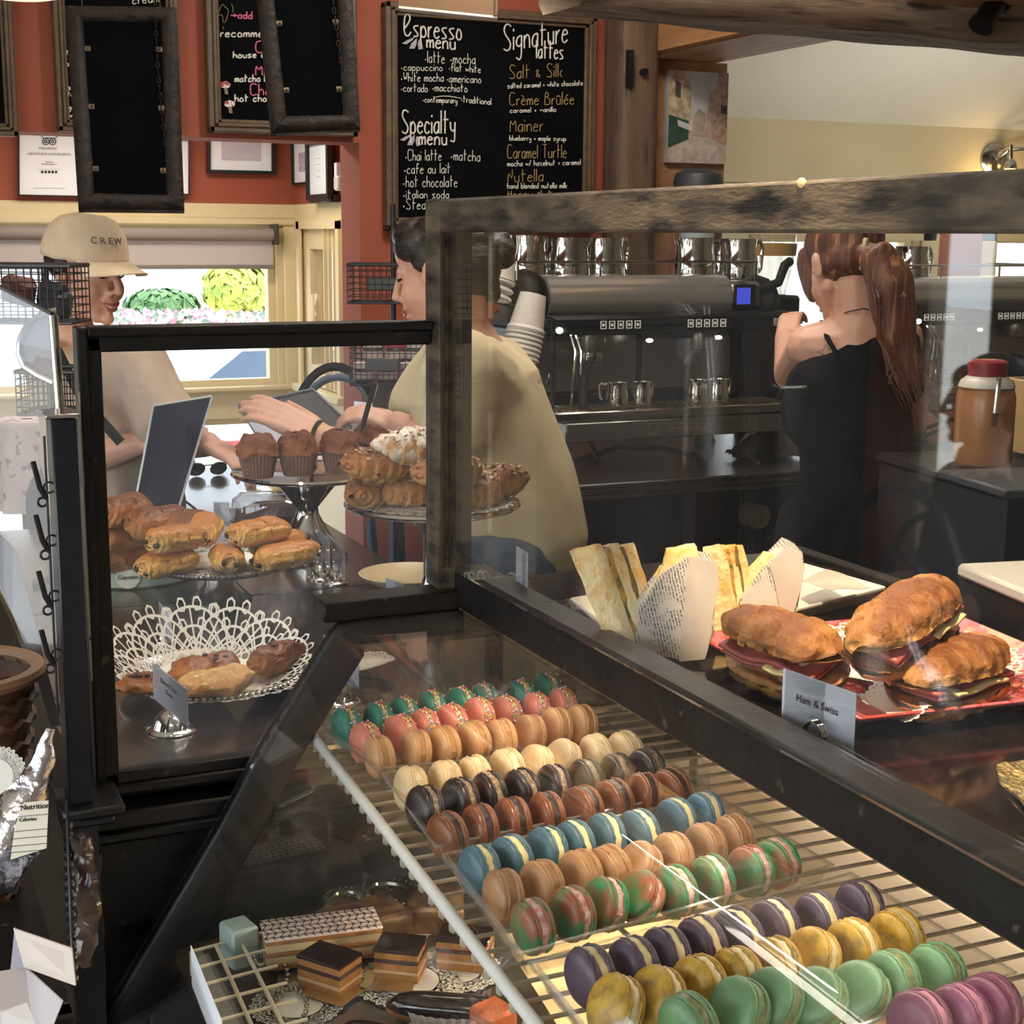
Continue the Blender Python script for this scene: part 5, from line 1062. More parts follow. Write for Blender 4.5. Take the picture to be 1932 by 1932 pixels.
def machine(off, label, second=False):
    o = Vector(off); t = thing('espresso_machine', label, 'coffee machine', o + Vector((2.1, 3.8, ZB if not second else .91)))
    B = lambda mb, x0, x1, y0, y1, z0, z1, b=.004: mb.bx(o.x + x0, o.x + x1, o.y + y0, o.y + y1, o.z + z0, o.z + z1, b)
    V = lambda x, y, z: o + Vector((x, y, z))
    m = MB(); B(m, 1.70, 2.485, 3.6, 4.08, 1.084, 1.112); m.build('drip_tray', STEEL, t)
    m = MB(); B(m, 1.76, 2.485, 3.598, 4.06, 1.03, 1.083); m.build('front_panel', DSTEEL, t)
    m = MB()
    for k in range(36): B(m, 1.73 + k * .021, 1.738 + k * .021, 3.63, 3.74, 1.112, 1.116, 0)
    m.build('drip_grid', M('warm steel grid', (190, 170, 130), .3, 1.0), t)
    for x in (1.78, 2.44):
        for y in (3.66, 4.0): MB().lathe([(.03, 0), (.035, .02), (.022, .05), (.03, .1)], V(x, y, .931 - (o.z and .02)), 16).build('foot', BLACKPL, t)
    m = MB(); B(m, 1.74, 2.48, 3.86, 4.06, 1.112, 1.32); m.build('splash_panel', M('mirror black steel', (40, 38, 36), .08, 1.0), t)
    m = MB(); B(m, 1.745, 2.11, 3.853, 3.862, 1.14, 1.30, .002); B(m, 2.13, 2.43, 3.853, 3.862, 1.14, 1.30, .002); m.build('back_plate', M('smoked steel', (132, 127, 118), .26, .7), t)
    m = MB(); B(m, 1.745, 2.58, 3.72, 4.08, 1.31, 1.365, .012); m.build('button_panel', BLACKPL, t)
    m = MB(); m.tube([V(1.79, 3.85, 1.405), V(1.80, 3.85, 1.405), V(2.39, 3.85, 1.405), V(2.40, 3.85, 1.405)], [.04, .066, .066, .05], 48); m.build('chrome_barrel', M('brushed chrome', (222, 220, 216), .22, .75), t)
    m = MB(); m.ell(V(1.76, 3.88, 1.405), (.07, .11, .085)); m.ell(V(2.53, 3.88, 1.395), (.05, .11, .075)); m.build('end_caps', BLACKPL, t)
    m = MB(); B(m, 2.385, 2.50, 3.79, 4.0, 1.365, 1.452, .015); m.build('display_housing', DSTEEL, t)
    m = MB(); B(m, 2.392, 2.47, 3.783, 3.79, 1.375, 1.444, .003); m.build('display_bezel', BLACKPL, t); m = MB(); B(m, 2.402, 2.448, 3.781, 3.783, 1.386, 1.434, 0); m.build('display_screen', SCREEN, t)
    m = MB(); B(m, 1.72, 2.5, 3.935, 4.2, 1.428, 1.440, .003); m.build('cup_tray', STEEL, t)
    m = MB()
    for z in (1.508,): m.tube([V(1.72, 4.2, z), V(1.72, 3.84, z), V(2.5, 3.84, z), V(2.5, 4.2, z)], .004, 6)
    for x in (1.72, 1.98, 2.24, 2.5): m.tube([V(x, 3.84, 1.44), V(x, 3.84, 1.508)], .004, 6)
    m.build('cup_rail', STEEL, t)
    m = MB()
    for x0 in (1.93, 2.21) if not second else (1.83, 2.15):
        for k in range(5):
            cx_ = x0 + k * .027
            for a in ((cx_ - .008, cx_ + .008, 1.346, 1.348), (cx_ - .008, cx_ + .008, 1.326, 1.328), (cx_ - .009, cx_ - .007, 1.326, 1.348), (cx_ + .007, cx_ + .009, 1.326, 1.348), (cx_ - .003, cx_ + .003, 1.333, 1.341)): B(m, a[0], a[1], 3.717, 3.721, a[2], a[3], 0)
    m.build('buttons', M('lit button outline', (220, 216, 206), .4, emit=(200, 196, 186), estr=.5), t)
    for k, (x, z) in enumerate(((1.79, 1.325), (1.94, 1.288), (2.1, 1.288), (2.33, 1.292), (2.572, 1.335))): MB().ell(V(x, 3.71 if k in (0, 4) else 3.76, z), (.011, .008, .009 if k in (0, 4) else .006)).build('work_light', LEDM, t)
    for k, x in enumerate((1.93, 2.29)):
        g = MB().lathe([(0, .05), (.04, .05), (.045, .02), (.04, -.01), (.032, -.015), (0, -.015)], V(x, 3.79, 1.27), 28).build('group_head', DSTEEL, t)
        if k == 0:
            MB().lathe([(0, .02), (.034, .02), (.036, 0), (.03, -.025), (0, -.03)], V(x, 3.79, 1.245), 24).build('filter_basket', CHROME, g)
            MB().tube([V(x - .02, 3.75, 1.235), V(x - .1, 3.64, 1.2), V(x - .11, 3.62, 1.12)], [.009, .012, .012], 10).build('filter_handle', BLACKPL, g)
    m = MB(); m.tube([V(1.82, 3.7, 1.31), V(1.815, 3.66, 1.27), V(1.80, 3.65, 1.12)], .005, 8); m.tube([V(1.835, 3.7, 1.31), V(1.83, 3.655, 1.27), V(1.82, 3.64, 1.13)], .004, 8); m.build('steam_wand', CHROME, t)
    m = MB(); m.tube([V(1.80 + .026 * math.cos(a), 3.845, 1.19 + .03 * math.sin(a)) for a in [2 * PI * i / 24 for i in range(24)]], .003, 6, closed=True); m.tube([V(1.745, 3.845, 1.245), V(1.80, 3.845, 1.2)], .002, 6); m.build('gauge_ring', CHROME, t)
    m = MB(); m.tube([V(2.51, 3.74, 1.31), V(2.525, 3.7, 1.25), V(2.52, 3.68, 1.17), V(2.49, 3.68, 1.12)], .007, 10); m.tube([V(2.525, 3.7, 1.27), V(2.545, 3.68, 1.24), V(2.54, 3.68, 1.2)], .012, 10); m.build('steam_wand', BLACKPL, t)
    m = MB(); m.tube([V(2.50, 3.8, 1.43), V(2.53, 3.76, 1.45), V(2.55, 3.76, 1.50), V(2.58, 3.78, 1.51)], .014, 10); m.build('steam_lever', BLACKPL, t)
    m = MB(); B(m, 2.49, 2.56, 3.714, 3.72, 1.325, 1.348, .002); m.build('warning_sticker', M('grey sticker', (170, 166, 158), .6), t)
    text('DO NOT', None, .011, INK, t, 'lettering', mtx=frame_mtx(V(2.525, 3.7128, 1.342), (1, 0, 0), (0, 0, 1))); text('TOUCH', None, .011, INK, t, 'lettering', mtx=frame_mtx(V(2.525, 3.7128, 1.331), (1, 0, 0), (0, 0, 1)))
    if not second:
        GOLDT = M('pale brass lettering', (170, 150, 118), .4, .6)
        text('NUOVA', None, .014, GOLDT, t, 'lettering', mtx=frame_mtx(V(2.09, 3.597, 1.068), (1, 0, 0), (0, 0, 1)), sx=1.2); text('SIMONELLI', None, .021, GOLDT, t, 'lettering', mtx=frame_mtx(V(2.135, 3.597, 1.052), (1, 0, 0), (0, 0, 1)), sx=1.25)
        m = MB(); x0 = 2.028
        for a in ((x0 - .014, x0 + .014, 1.07, 1.072), (x0 - .014, x0 + .014, 1.042, 1.044), (x0 - .014, x0 - .012, 1.042, 1.072), (x0 + .012, x0 + .014, 1.042, 1.072)): B(m, a[0], a[1], 3.596, 3.598, a[2], a[3], 0)
        m.tube([V(x0 - .007, 3.5965, 1.065), V(x0 + .007, 3.5965, 1.049)], .0012, 4); m.build('emblem', GOLDT, t)
    m = MB(); m.tube([V(1.8, 3.72, .945), V(1.95, 3.66, 1.0), V(2.1, 3.68, .99), V(2.25, 3.72, .95)], .008, 8); m.tube([V(1.9, 3.75, 1.02), V(1.88, 3.64, .97), V(1.78, 3.63, .945)], .008, 8); m.build('drain_hose', BLACKPL, t)
    return t
machine((0, 0, 0), 'two-group chrome and black espresso machine on the coffee bar, left of the ponytailed woman')
machine((1.53, .38, -.02), 'chrome espresso machine right of the ponytailed woman, cut by the photo edge', True)
def pitcher(c, r, h, label, hang=0.0, group='steel milk pitchers on the machines', spout=True, cls='milk_pitcher'):
    c = Vector(c); t = thing(cls, label, 'pitcher', c, 0, group)
    def w(rr, z, a):
        k = max(0, math.cos(a - hang - PI)) ** 14 * (.16 if spout else 0) * max(0, (z / h - .7) / .3); return (rr * (1 + k), z)
    MB().lathe([(0, 0), (r, 0), (r * 1.02, h * .06), (r * .96, h * .5), (r * .86, h * .78), (r * .9, h), (r * .87, h), (r * .83, h * .78), (r * .9, h * .2), (0, h * .03)], c, 48, None, w).build('pitcher_body', CHROME, t, angle=60)
    d = Vector((math.cos(hang), math.sin(hang), 0)); MB().tube([c + d * r * .86 + Vector((0, 0, h * .9)), c + d * r * 1.35 + Vector((0, 0, h * .95)), c + d * r * 1.5 + Vector((0, 0, h * .8)), c + d * r * 1.4 + Vector((0, 0, h * .3)), c + d * r * 1.2 + Vector((0, 0, h * .22))], r * .07, 6, flat=1.8).build('handle', CHROME, t)
ytop = 4.02; zc = 1.441
for x, r, h, lb, hg in ((995, .052, .125, 'steel milk pitcher at the far left of the machine top', 2.0), (1068, .060, .12, 'broad steel milk pitcher second from the left on the machine top', 2.4), (1138, .054, .12, 'steel milk pitcher third from the left with its handle to the right', .2), (1305, .06, .122, 'large bright steel milk pitcher in the middle of the machine top', .1), (1392, .052, .12, 'steel milk pitcher at the right of the machine top', .1)):
    p = at(x, 530, Y=ytop); pitcher((p.x, ytop, zc), r * 1.2, h * 1.12, lb, hg)
p = at(1718, 520, Y=4.32); pitcher((p.x, 4.32, zc - .02), .064, .132, 'steel milk pitcher on the right espresso machine beside the ponytail', .1)
for x, r, lb, hg in ((1163, .033, 'leftmost small steel cup on the drip tray', 2.6), (1209, .031, 'small steel cup second from the left on the drip tray', .3), (1314, .031, 'small steel cup third from the left on the drip tray', .3), (1352, .034, 'rightmost small steel cup on the drip tray', .2)):
    p = at(x, 768, Y=3.69); pitcher((p.x, 3.69, 1.1165), r, .062, lb, hg, 'small steel cups on the drip tray', False, 'steel_cup')
# grinder hopper with beans, bread on top shelf in the window
p = at(1455, 520, Y=4.3); t = thing('bean_hopper', 'clear hopper with a golden top band behind the right pitchers', 'hopper', (p.x, 4.3, ZB))
MB().lathe([(.05, .0), (.075, .12), (.08, .2), (.078, .2), (.072, .12), (.048, 0)], (p.x, 4.3, 1.39), 32).build('hopper_glass', GLASS('hopper glass', (.95, .93, .88), .08), t); MB().lathe([(.079, .13), (.083, .17), (.0, .172), (0, .13)], (p.x, 4.3, 1.39), 32).build('hopper_contents', M('golden beans', (200, 160, 90), .6), t)
MB().bx(p.x - .07, p.x + .07, 4.22, 4.4, ZB, 1.39, .01).build('grinder_body', BLACKPL, t)
# paper cup stacks
PCUP = M('white paper cup', (226, 220, 212), .6, c2=(216, 208, 200), scale=8)
def cups(a, b, r, n, label, D):
    A, B = at(*a, D=D), at(*b, D=D); ax = (B - A); L_ = ax.length; ax.normalize(); t = thing('paper_cup_stack', label, 'paper cups', B)
    for k in range(n):
        p = A + ax * (L_ * .42 + k * L_ * .58 / max(n, 1)) if k else A
        R = ax.to_track_quat('Z', 'Y').to_euler(); h = L_ * .6 if k == 0 else L_ * .1
        prof_ = [(r * .72, 0), (r * .97, L_ * .55), (r * 1.06, L_ * .56), (r * 1.05, L_ * .58), (r * .99, L_ * .6)] if k == 0 else [(r * .96, 0), (r * 1.05, .004), (r * 1.05, .008), (r * .96, .011)]
        if k == 0: prof_ = [(0, .006), (r * .68, .006), (r * .7, 0)] + prof_
        MB().lathe(prof_, p, 36, R).build('paper_cup', PCUP, t, angle=50)
    m = MB(); q = A + ax * L_ * .9 + FWD * (r * 1.15); q2 = Vector((max(q.x, 1.70), q.y, ZB)); m.tube([A + ax * L_ * .3 + FWD * r * 1.05, q, Vector((q2.x, max(q2.y, 3.56), q.z - .06)), Vector((q2.x, max(q2.y, 3.56), ZB))], .006, 8); m.build('holder_rod', BLACKMETAL, t)
    return t
cups((1006, 556), (980, 680), .045, 8, 'tilted stack of white paper cups in front of the machine', 3.62)
cups((948, 468), (925, 570), .047, 4, 'stack of white paper cups half hidden by the dark bun', 3.6)
# towel
m = MB(); base = [at(x, y, Z=ZB) for x, y in ((1400, 880), (1508, 868), (1500, 852), (1405, 862))]
c = sum(base, Vector()) / 4; u_, v_ = Vector((.21, .02, 0)), Vector((-.02, .15, 0))
m.grid(lambda u, v: c + u_ * (u - .5) + v_ * (v - .5) + Vector((0, 0, .008 + .075 * max(0, 1 - (abs(u - .5) * 2) ** 2) * max(0, 1 - (abs(v - .5) * 2) ** 2) + .022 * abs(noise.noise(Vector((u * 7, v * 7, 1)))))), 40, 36)
t = tag(m.jit(.012, 18, 4).build('bar_towel', M('grey terry cloth', (112, 100, 86), .95, c2=(90, 80, 70), scale=60, bump=.8, bscale=300), solid=.004, angle=180), 'crumpled grey bar towel on the coffee bar beside the ponytailed woman', 'towel')
m = MB(); p = at(1040, 893, Z=ZB + .006); m.cyl(p + Vector((-.09, .0, 0)), p + Vector((.03, .02, 0)), .004); m.cyl(p + Vector((-.09, .015, 0)), p + Vector((.025, .03, 0)), .004)
tag(m.build('wooden_stirrers', M('pale wood', (216, 196, 160), .7)), 'pale wooden stirrers at the left end of the coffee bar', 'stirrers')
m = MB(); p = at(1408, 836, Z=ZB + .02); m.box(p + Vector((0, 0, .01)), (.035, .002, .05), (.3, .5, .3)); tag(m.build('folded_note', PAPERW), 'small folded white note on the coffee bar by the towel', 'note')
# ------------------------------------------------------------------ dark equipment at the right edge
def blk(name, label, cat, px, D, w, d, h, topm, zbase, bodym=BLACKPL):
    p = at(*px, D=D); p.z = zbase; t = thing(name, label, cat, p)
    R = Euler((0, 0, -.18)); MB().box(p + Vector((0, 0, h / 2)), (w, d, h), R, .006).build('housing', bodym, t); MB().box(p + Vector((0, 0, h + .006)), (w + .01, d + .01, .016), R, .004).build('lid', topm, t); return t
GREYLID = M('light grey lid', (186, 184, 178), .4); DGREY = M('dark grey panel', (58, 58, 62), .5)
blk('receipt_printer', 'black box with a pale grey lid behind the ham croissants', 'printer', (1990, 1180), 1.72, .15, .16, .06, GREYLID, ZR)
tag(MB().bx(1.4, 2.1, 1.8, 2.28, 0, .9, .004).build('work_table', BLACKPL), 'low black work table behind the pale-lidded box', 'table')
blk('till_box', 'tall dark till housing at the right edge of the photo', 'till', (1955, 1050), 2.55, .26, .2, .27, DGREY, .902)
blk('black_cabinet', 'black cabinet carrying the juice jug and the carton', 'cabinet', (1960, 900), 3.0, .5, .4, 1.125, BLACKPL, 0.0)
p = at(1855, 832, D=2.93); zj = 1.1475; t = thing('juice_jug', 'large translucent jug of brown tea with a red lid', 'jug', (p.x, p.y, zj))
TEA = M('brown tea', (150, 100, 62), .25, c2=(168, 120, 78), scale=3)
MB().lathe([(0, 0), (.048, 0), (.052, .008), (.052, .13), (.046, .155), (.034, .165), (.034, .175), (0, .175)], (p.x, p.y, zj), 36, None, lambda r, z, a: (r * (1 + .09 * abs(math.sin(2 * a)) ** 2), z)).build('jug_body', TEA, t)
MB().lathe([(.037, .17), (.038, .198), (.03, .202), (0, .202)], (p.x, p.y, zj), 28).build('lid', M('red plastic lid', (130, 30, 42), .35), t)
MB().lathe([(.054, .15), (.05, .162), (.036, .172), (.03, .172)], (p.x, p.y, zj), 36).build('clear_shoulder', M('frosted plastic', (196, 188, 178), .4), t)
q = at(1882, 760, D=2.85); MB().tube([q + Vector((0, 0, .05)), q + Vector((0, 0, .045)), q + Vector((-.004, 0, -.02))], [.003, .005, .005], 8).build('tap_handle', STEEL, t); MB().tube([q + Vector((-.004, 0, -.02)), q + Vector((-.005, 0, -.045))], .0055, 8).build('tap_nozzle', BLACKPL, t)
p = at(1960, 800, D=3.1); t = thing('carton', 'brown and cream milk carton box beside the juice jug', 'carton', (p.x, p.y, zj))
MB().box((p.x, p.y, zj + .075), (.12, .1, .15), (0, 0, -.2), .002).build('carton_body', M('kraft carton', (196, 160, 112), .7, c2=(186, 148, 100), scale=8), t)
text('Pacific', None, .024, INK, t, 'lettering', mtx=frame_mtx((p.x - .028, p.y - .041, zj + .115), (math.cos(-.2), math.sin(-.2), 0), (0, 0, 1)))
m = MB(); c = Vector((p.x - .0, p.y, zj + .18))
for i in range(9): m.box(c + Vector(((i % 3 - 1) * .035, (i // 3 - 1) * .03, .004 * (i % 2))), (.034, .03, .03), (.5 * i, .3 * i, i))
tag(m.build('black_bags', M('black foil', (22, 22, 24), .2, .6)), 'black foil bags heaped on the milk carton box', 'bags')
# bentwood chairs near the right reflection
# ================================================================== PEOPLE
def xf(o, fwd, up=(0, 0, 1), s=1.0):
    """local x = forward, y = left, z = up  ->  world"""
    x = Vector(fwd).normalized(); y = Vector(up).cross(x).normalized(); z = x.cross(y)
    return Matrix(((x.x * s, y.x * s, z.x * s, o[0]), (x.y * s, y.y * s, z.y * s, o[1]), (x.z * s, y.z * s, z.z * s, o[2]), (0, 0, 0, 1)))
def head_prims(m, H, smile=True):
    R = H.to_3x3().normalized(); P = lambda x, y, z: H @ Vector((x, y, z)); S = H.to_scale()[0]
    E = lambda c, r: m.ell(P(*c), [k * S for k in r], R, 3)
    C = lambda a, ra, b, rb: m.cap(P(*a), ra * S, P(*b), rb * S)
    E((-.018, 0, .032), (.096, .074, .083)); E((.03, 0, -.025), (.058, .062, .085)); E((.045, 0, .05), (.043, .056, .045))
    for s in (-1, 1):
        C((-.012, s * .052, -.055), .02, (.06, s * .015, -.098), .017); E((.05, s * .036, -.035), (.032, .026, .034))
        C((.082, s * .01, .02), .009, (.066, s * .044, .018), .01); E((.096, s * .012, -.034), (.012, .008, .008))
        E((-.012, s * .074, -.008), (.018, .007, .031)); E((-.016, s * .079, .004), (.014, .005, .018)); E((.004, s * .074, -.012), (.006, .006, .009))
        C((.088, s * .024 if smile else s * .018, -.062 + (.005 if smile else 0)), .0045, (.098, 0, -.06), .0065)
    C((.088, 0, .022), .009, (.113, 0, -.022), .0095); E((.113, 0, -.027), (.012, .011, .01)); C((.09, -.014, -.074), .006, (.09, .014, -.074), .006)
    C((.083, 0, -.098), .016, (.078, 0, -.104), .014); E((.086, 0, -.05), (.012, .022, .012))
def hand_prims(m, wrist, d, n, side, curl=.5, s=1.0, spread=.12, thumb=.7):
    """wrist point, hand direction d, back-of-hand normal n; side = direction of the thumb"""
    d = Vector(d).normalized(); n = Vector(n); n = (n - d * n.dot(d)).normalized(); t = d.cross(n).normalized() * side
    W_ = Vector(wrist)
    for k in (-1.1, -.35, .35, 1.1): m.cap(W_ + t * k * .014 * s, .0145 * s, W_ + d * .085 * s + t * k * .02 * s, .0105 * s)
    for i, (k, L_) in enumerate(((1.1, .072), (.35, .082), (-.35, .076), (-1.1, .06))):
        p = W_ + d * .085 * s + t * k * .02 * s; dd = (d + t * k * spread * .5).normalized(); r = .0092 * s
        for j, f in enumerate((.45, .32, .23)):
            a = curl * (.55 + .5 * j); e = dd * math.cos(a) - n * math.sin(a); q = p + e * L_ * f * s; m.cap(p, r, q, r * .9, 1); p = q; r *= .9
            dd = e
    p = W_ + d * .025 * s + t * .024 * s; e = (d * .75 + t * thumb - n * .25 * (1 + curl)).normalized(); q = p + e * .042 * s; m.cap(p, .014 * s, q, .0105 * s, 1)
    e2 = (e - n * .35 * curl + d * .2).normalized(); m.cap(q, .0105 * s, q + e2 * .034 * s, .0085 * s, 1)
def person_body(name_t, m, voxel=.0045, it=3, mat=SKIN):
    o = m.build('body', mat, name_t); return remesh(o, voxel, it)
def cloth(t, name, m, mat, voxel=.007, it=8, fold=.006, sc=14, seed=1.0, stretch=(1, 1, .5)):
    o = m.build(name, mat, t); remesh(o, voxel, it, .6); displace(o, fold, sc, seed, stretch); return o
# ---------------- the man with the cap
D_ = 3.45
hc = at(166, 512, D=D_); fwd = (RGT * .76 - FWD * .52 + Vector((0, 0, -.26)))
t = thing('person', 'person in a beige cap and pale T-shirt smiling down at the counter', 'person', (hc.x - .02, hc.y, 0))
H = xf(hc, fwd, (0, 0, 1), .95)
m = MB(); head_prims(m, H)
body_r = Vector((RGT.x, RGT.y, 0)).normalized(); body_f = Vector((FWD.x, FWD.y, 0)).normalized()
px = lambda x, y, D: at(x, y, D=D)
nk = px(118, 640, D_ + .03); m.cap(H @ Vector((-.03, 0, -.06)), .052, nk, .056)
chest = px(195, 740, D_ + .06); pel = Vector((chest.x - .0, chest.y + .02, .95))
m.cap(nk, .07, chest, .12); m.cap(chest, .12, pel, .12)
shR = px(255, 690, D_ - .02); shL = px(110, 700, D_ + .10)
elR = px(330, 835, D_ - .06); wrR = px(392, 838, D_ - .1)
elL = px(160, 870, D_ - .02); wrL = px(262, 836, D_ - .08)
for sh, el, wr in ((shR, elR, wrR), (shL, elL, wrL)):
    m.cap(chest.lerp(sh, .6), .075, sh, .056); m.cap(sh, .05, el, .042); m.cap(el, .042, wr, .029)
hand_prims(m, wrR, px(455, 868, D_ - .16) - wrR, Vector((0, -.2, 1)), -1, .55)
hand_prims(m, wrL, px(330, 800, D_ - .12) - wrL, Vector((-.2, -.8, .6)), 1, .75)
for s in (-1, 1):
    hip = pel + body_r * s * .09; kn = Vector((hip.x, hip.y, .5)); an = Vector((hip.x, hip.y, .09)); m.cap(hip, .085, kn, .06); m.cap(kn, .058, an, .04); m.cap(an, .04, an - body_f * .14 + Vector((0, 0, -.05)), .035)
person_body(t, m)
TEE = M('oatmeal jersey', (196, 172, 150), .85, c2=(182, 158, 138), scale=14, bump=.25, bscale=40)
m = MB(); m.cap(nk + Vector((0, 0, -.03)), .072, chest, .145); m.cap(chest, .145, pel + Vector((0, 0, -.02)), .15)
m.cap(chest, .12, shR, .078); m.cap(chest, .12, shL, .075); m.cap(shR, .075, shR.lerp(elR, .72), .082); m.cap(shL, .072, shL.lerp(elL, .72), .075)
cloth(t, 't_shirt', m, TEE, .007, 8, .012, 12, 3.0)
m = MB()
for s in (-1, 1):
    hip = pel + body_r * s * .09; m.cap(hip, .105, Vector((hip.x, hip.y, .5)), .08); m.cap(Vector((hip.x, hip.y, .5)), .078, Vector((hip.x, hip.y, .1)), .07)
cloth(t, 'trousers', m, M('dark denim', (40, 44, 58), .9), .009, 6, .006)
a = px(112, 668, D_ - .12); b = px(150, 745, D_ - .12); c_ = px(228, 835, D_ - .13)
m = MB(); m.tube([px(96, 640, D_ - .02), a, b, px(190, 792, D_ - .14), c_], .013, 6, flat=.25, up=-FWD); m.build('apron_strap', M('black apron strap', (24, 24, 28), .8), t)
# cap: crown, brim, lettering
CAPM = M('beige cotton twill', (228, 206, 176), .85, c2=(214, 190, 160), scale=16, bump=.2, bscale=120)
Hc = H @ Matrix.Translation((-.016, 0, .03)) @ Matrix.Rotation(-.06, 4, 'Y')
m = MB(); m.grid(lambda u, v: Hc @ Vector((math.cos(2 * PI * u) * .116 * math.cos(v * PI / 2) ** .6, math.sin(2 * PI * u) * .092 * math.cos(v * PI / 2) ** .6, .0 + .104 * math.sin(v * PI / 2) + .004 * math.sin(6 * PI * u) * math.sin(PI * v))), 48, 18, True); m.jit(.0025, 40, 2)
cap_o = m.build('cap_crown', CAPM, t, angle=180, solid=.003)
m = MB(); m.ell(Hc @ Vector((0, 0, .118)), (.008, .008, .004)); m.build('cap_button', CAPM, cap_o)
def brim(u, v):
    a = (u - .5) * 2.0; ex = .082 * v * max(0, math.cos(a * 1.35)) ** .6
    return Hc @ Vector((math.cos(a) * .115 + ex, math.sin(a) * .0915 * (1 + .06 * v), .004 - .016 * v - .03 * math.sin(a) ** 2 * v))
m = MB(); m.grid(brim, 30, 10); m.build('cap_brim', CAPM, cap_o, angle=180, solid=.0035)
for i, ch in enumerate('CREW'):
    a = -.62 + i * .19 + .02; a = -.62 + i * .21; p = Hc @ Vector((math.cos(a) * .112, math.sin(a) * .089, .052)); nrm = (Hc.to_3x3() @ Vector((math.cos(a) * .7, math.sin(a), .25))).normalized(); tx = Vector((0, 0, 1)).cross(nrm).normalized()
    text(ch, None, .022, M('grey embroidery', (112, 92, 84), .9), cap_o, 'cap_lettering', mtx=frame_mtx(p + nrm * .003, tx, nrm.cross(tx)), depth=.001)
HAIRD = M('dark brown hair', (52, 36, 30), .45, c2=(30, 22, 20), scale=40, stretch=(1, 1, .2), bump=.5, bscale=160)
m = MB(); m.ell(H @ Vector((-.045, 0, .02)), (.072, .079, .066), H.to_3x3()); m.ell(H @ Vector((-.02, .07, .015)), (.03, .014, .03), H.to_3x3()); m.ell(H @ Vector((-.02, -.07, .015)), (.03, .014, .03), H.to_3x3()); m.ell(H @ Vector((-.115, 0, .03)), (.03, .03, .03), H.to_3x3())
o = m.build('hair', HAIRD, t); remesh(o, .006, 3); displace(o, .006, 40, 2.0)
TEETH = M('teeth', (226, 214, 200), .4); LIPM = M('lip tone', (170, 96, 92), .5); DARKL = M('lash and brow', (40, 28, 26), .8)
def face(t, H, closed=True, teeth=True, sides=(-1, 1)):
    P = lambda x, y, z: H @ Vector((x, y, z))
    for s in sides:
        MB().tube([P(.086, s * .014, .006), P(.0865, s * .028, .0015), P(.078, s * .042, .004)], .0024 * H.to_scale()[0], 6).build('eyelashes', DARKL, t)
        MB().tube([P(.094, s * .012, .03), P(.09, s * .03, .036), P(.078, s * .048, .03)], .0018, 6).build('eyebrow', DARKL, t)
    m = MB(); m.tube([P(.09, -.026, -.058), P(.1, -.012, -.0615), P(.1035, 0, -.062), P(.1, .012, -.0615), P(.09, .026, -.058)], [.001, .0035, .0045, .0035, .001], 8); m.tube([P(.089, -.024, -.061), P(.096, -.01, -.074), P(.099, 0, -.0755), P(.096, .01, -.074), P(.089, .024, -.061)], [.001, .004, .005, .004, .001], 8); m.build('lips', LIPM, t)
    if teeth: m = MB(); m.tube([P(.09, -.02, -.0625), P(.0985, -.008, -.067), P(.0995, .008, -.067), P(.09, .02, -.0625)], [.002, .0035, .0035, .002], 8); m.build('teeth', TEETH, t)
face(t, H)
# ---------------- the woman with the bun (profile, facing left)
D_ = 3.0
hc = at(832, 514, D=D_); fwd = (-RGT * .9 + FWD * .42 + Vector((0, 0, -.16)))
t = thing('person', 'person with a dark bun in a cream T-shirt, side on, holding a tablet and pen', 'person', (1.18, 2.80, 0))
H = xf(hc, fwd, (0, 0, 1), .98); m = MB(); head_prims(m, H)
nk = at(868, 640, D=D_ + .02); m.cap(H @ Vector((-.035, 0, -.06)), .052, nk, .058)
chest = at(905, 760, D=D_ + .03); pel = Vector((chest.x + .06, chest.y - .0, .92)); fw2 = Vector((-RGT.x, -RGT.y, 0)).normalized(); lt = Vector((0, 0, 1)).cross(fw2).normalized()
m.cap(nk, .07, chest, .115); m.cap(chest, .115, pel, .12)
shN = at(880, 690, D=D_ - .16); shF = at(860, 680, D=D_ + .2)
elN = at(860, 850, D=D_ - .1); wrN = at(748, 800, D=D_ + .1)          # near arm, hand with the pen
elF = at(716, 856, D=D_ + .22); wrF = at(606, 826, D=D_ + .24)          # far arm, hand on the tablet
m.cap(chest, .09, shN, .06); m.cap(chest, .09, shF, .06)
m.cap(shN, .048, elN, .042); m.cap(elN, .041, wrN, .028); m.cap(shF, .048, elF, .042); m.cap(elF, .041, wrF, .03)
hand_prims(m, wrF, at(502, 772, D=D_ + .24) - wrF, Vector((-.1, -.8, .7)), 1, .3, 1.2, thumb=.35)
hand_prims(m, wrN, at(692, 784, D=D_ + .1) - wrN, Vector((.1, -.6, .8)), 1, .9, .92)
for s in (-1, 1):
    hip = pel + lt * s * .08; m.cap(hip, .09, Vector((hip.x, hip.y, .5)), .06); m.cap(Vector((hip.x, hip.y, .5)), .058, Vector((hip.x, hip.y, .09)), .04); m.cap(Vector((hip.x, hip.y, .07)), .036, Vector((hip.x, hip.y, .04)) + fw2 * .15, .032)
person_body(t, m)
TEEY = M('cream yellow jersey', (222, 204, 166), .85, c2=(212, 193, 154), scale=10, bump=.2, bscale=40)
m = MB(); m.cap(nk + Vector((0, 0, -.035)), .07, chest, .145); bel = Vector((chest.x + .055, chest.y - .02, 1.06)); m.cap(chest, .145, bel, .15); m.cap(bel, .15, bel + Vector((.03, -.01, -.09)), .142)
m.cap(chest, .12, shN, .075); m.cap(chest, .12, shF, .075); m.cap(shN, .072, shN.lerp(elN, .7), .075); m.cap(shF, .072, shF.lerp(elF, .5), .07)
cloth(t, 't_shirt', m, TEEY, .007, 8, .012, 10, 6.0)
m = MB()
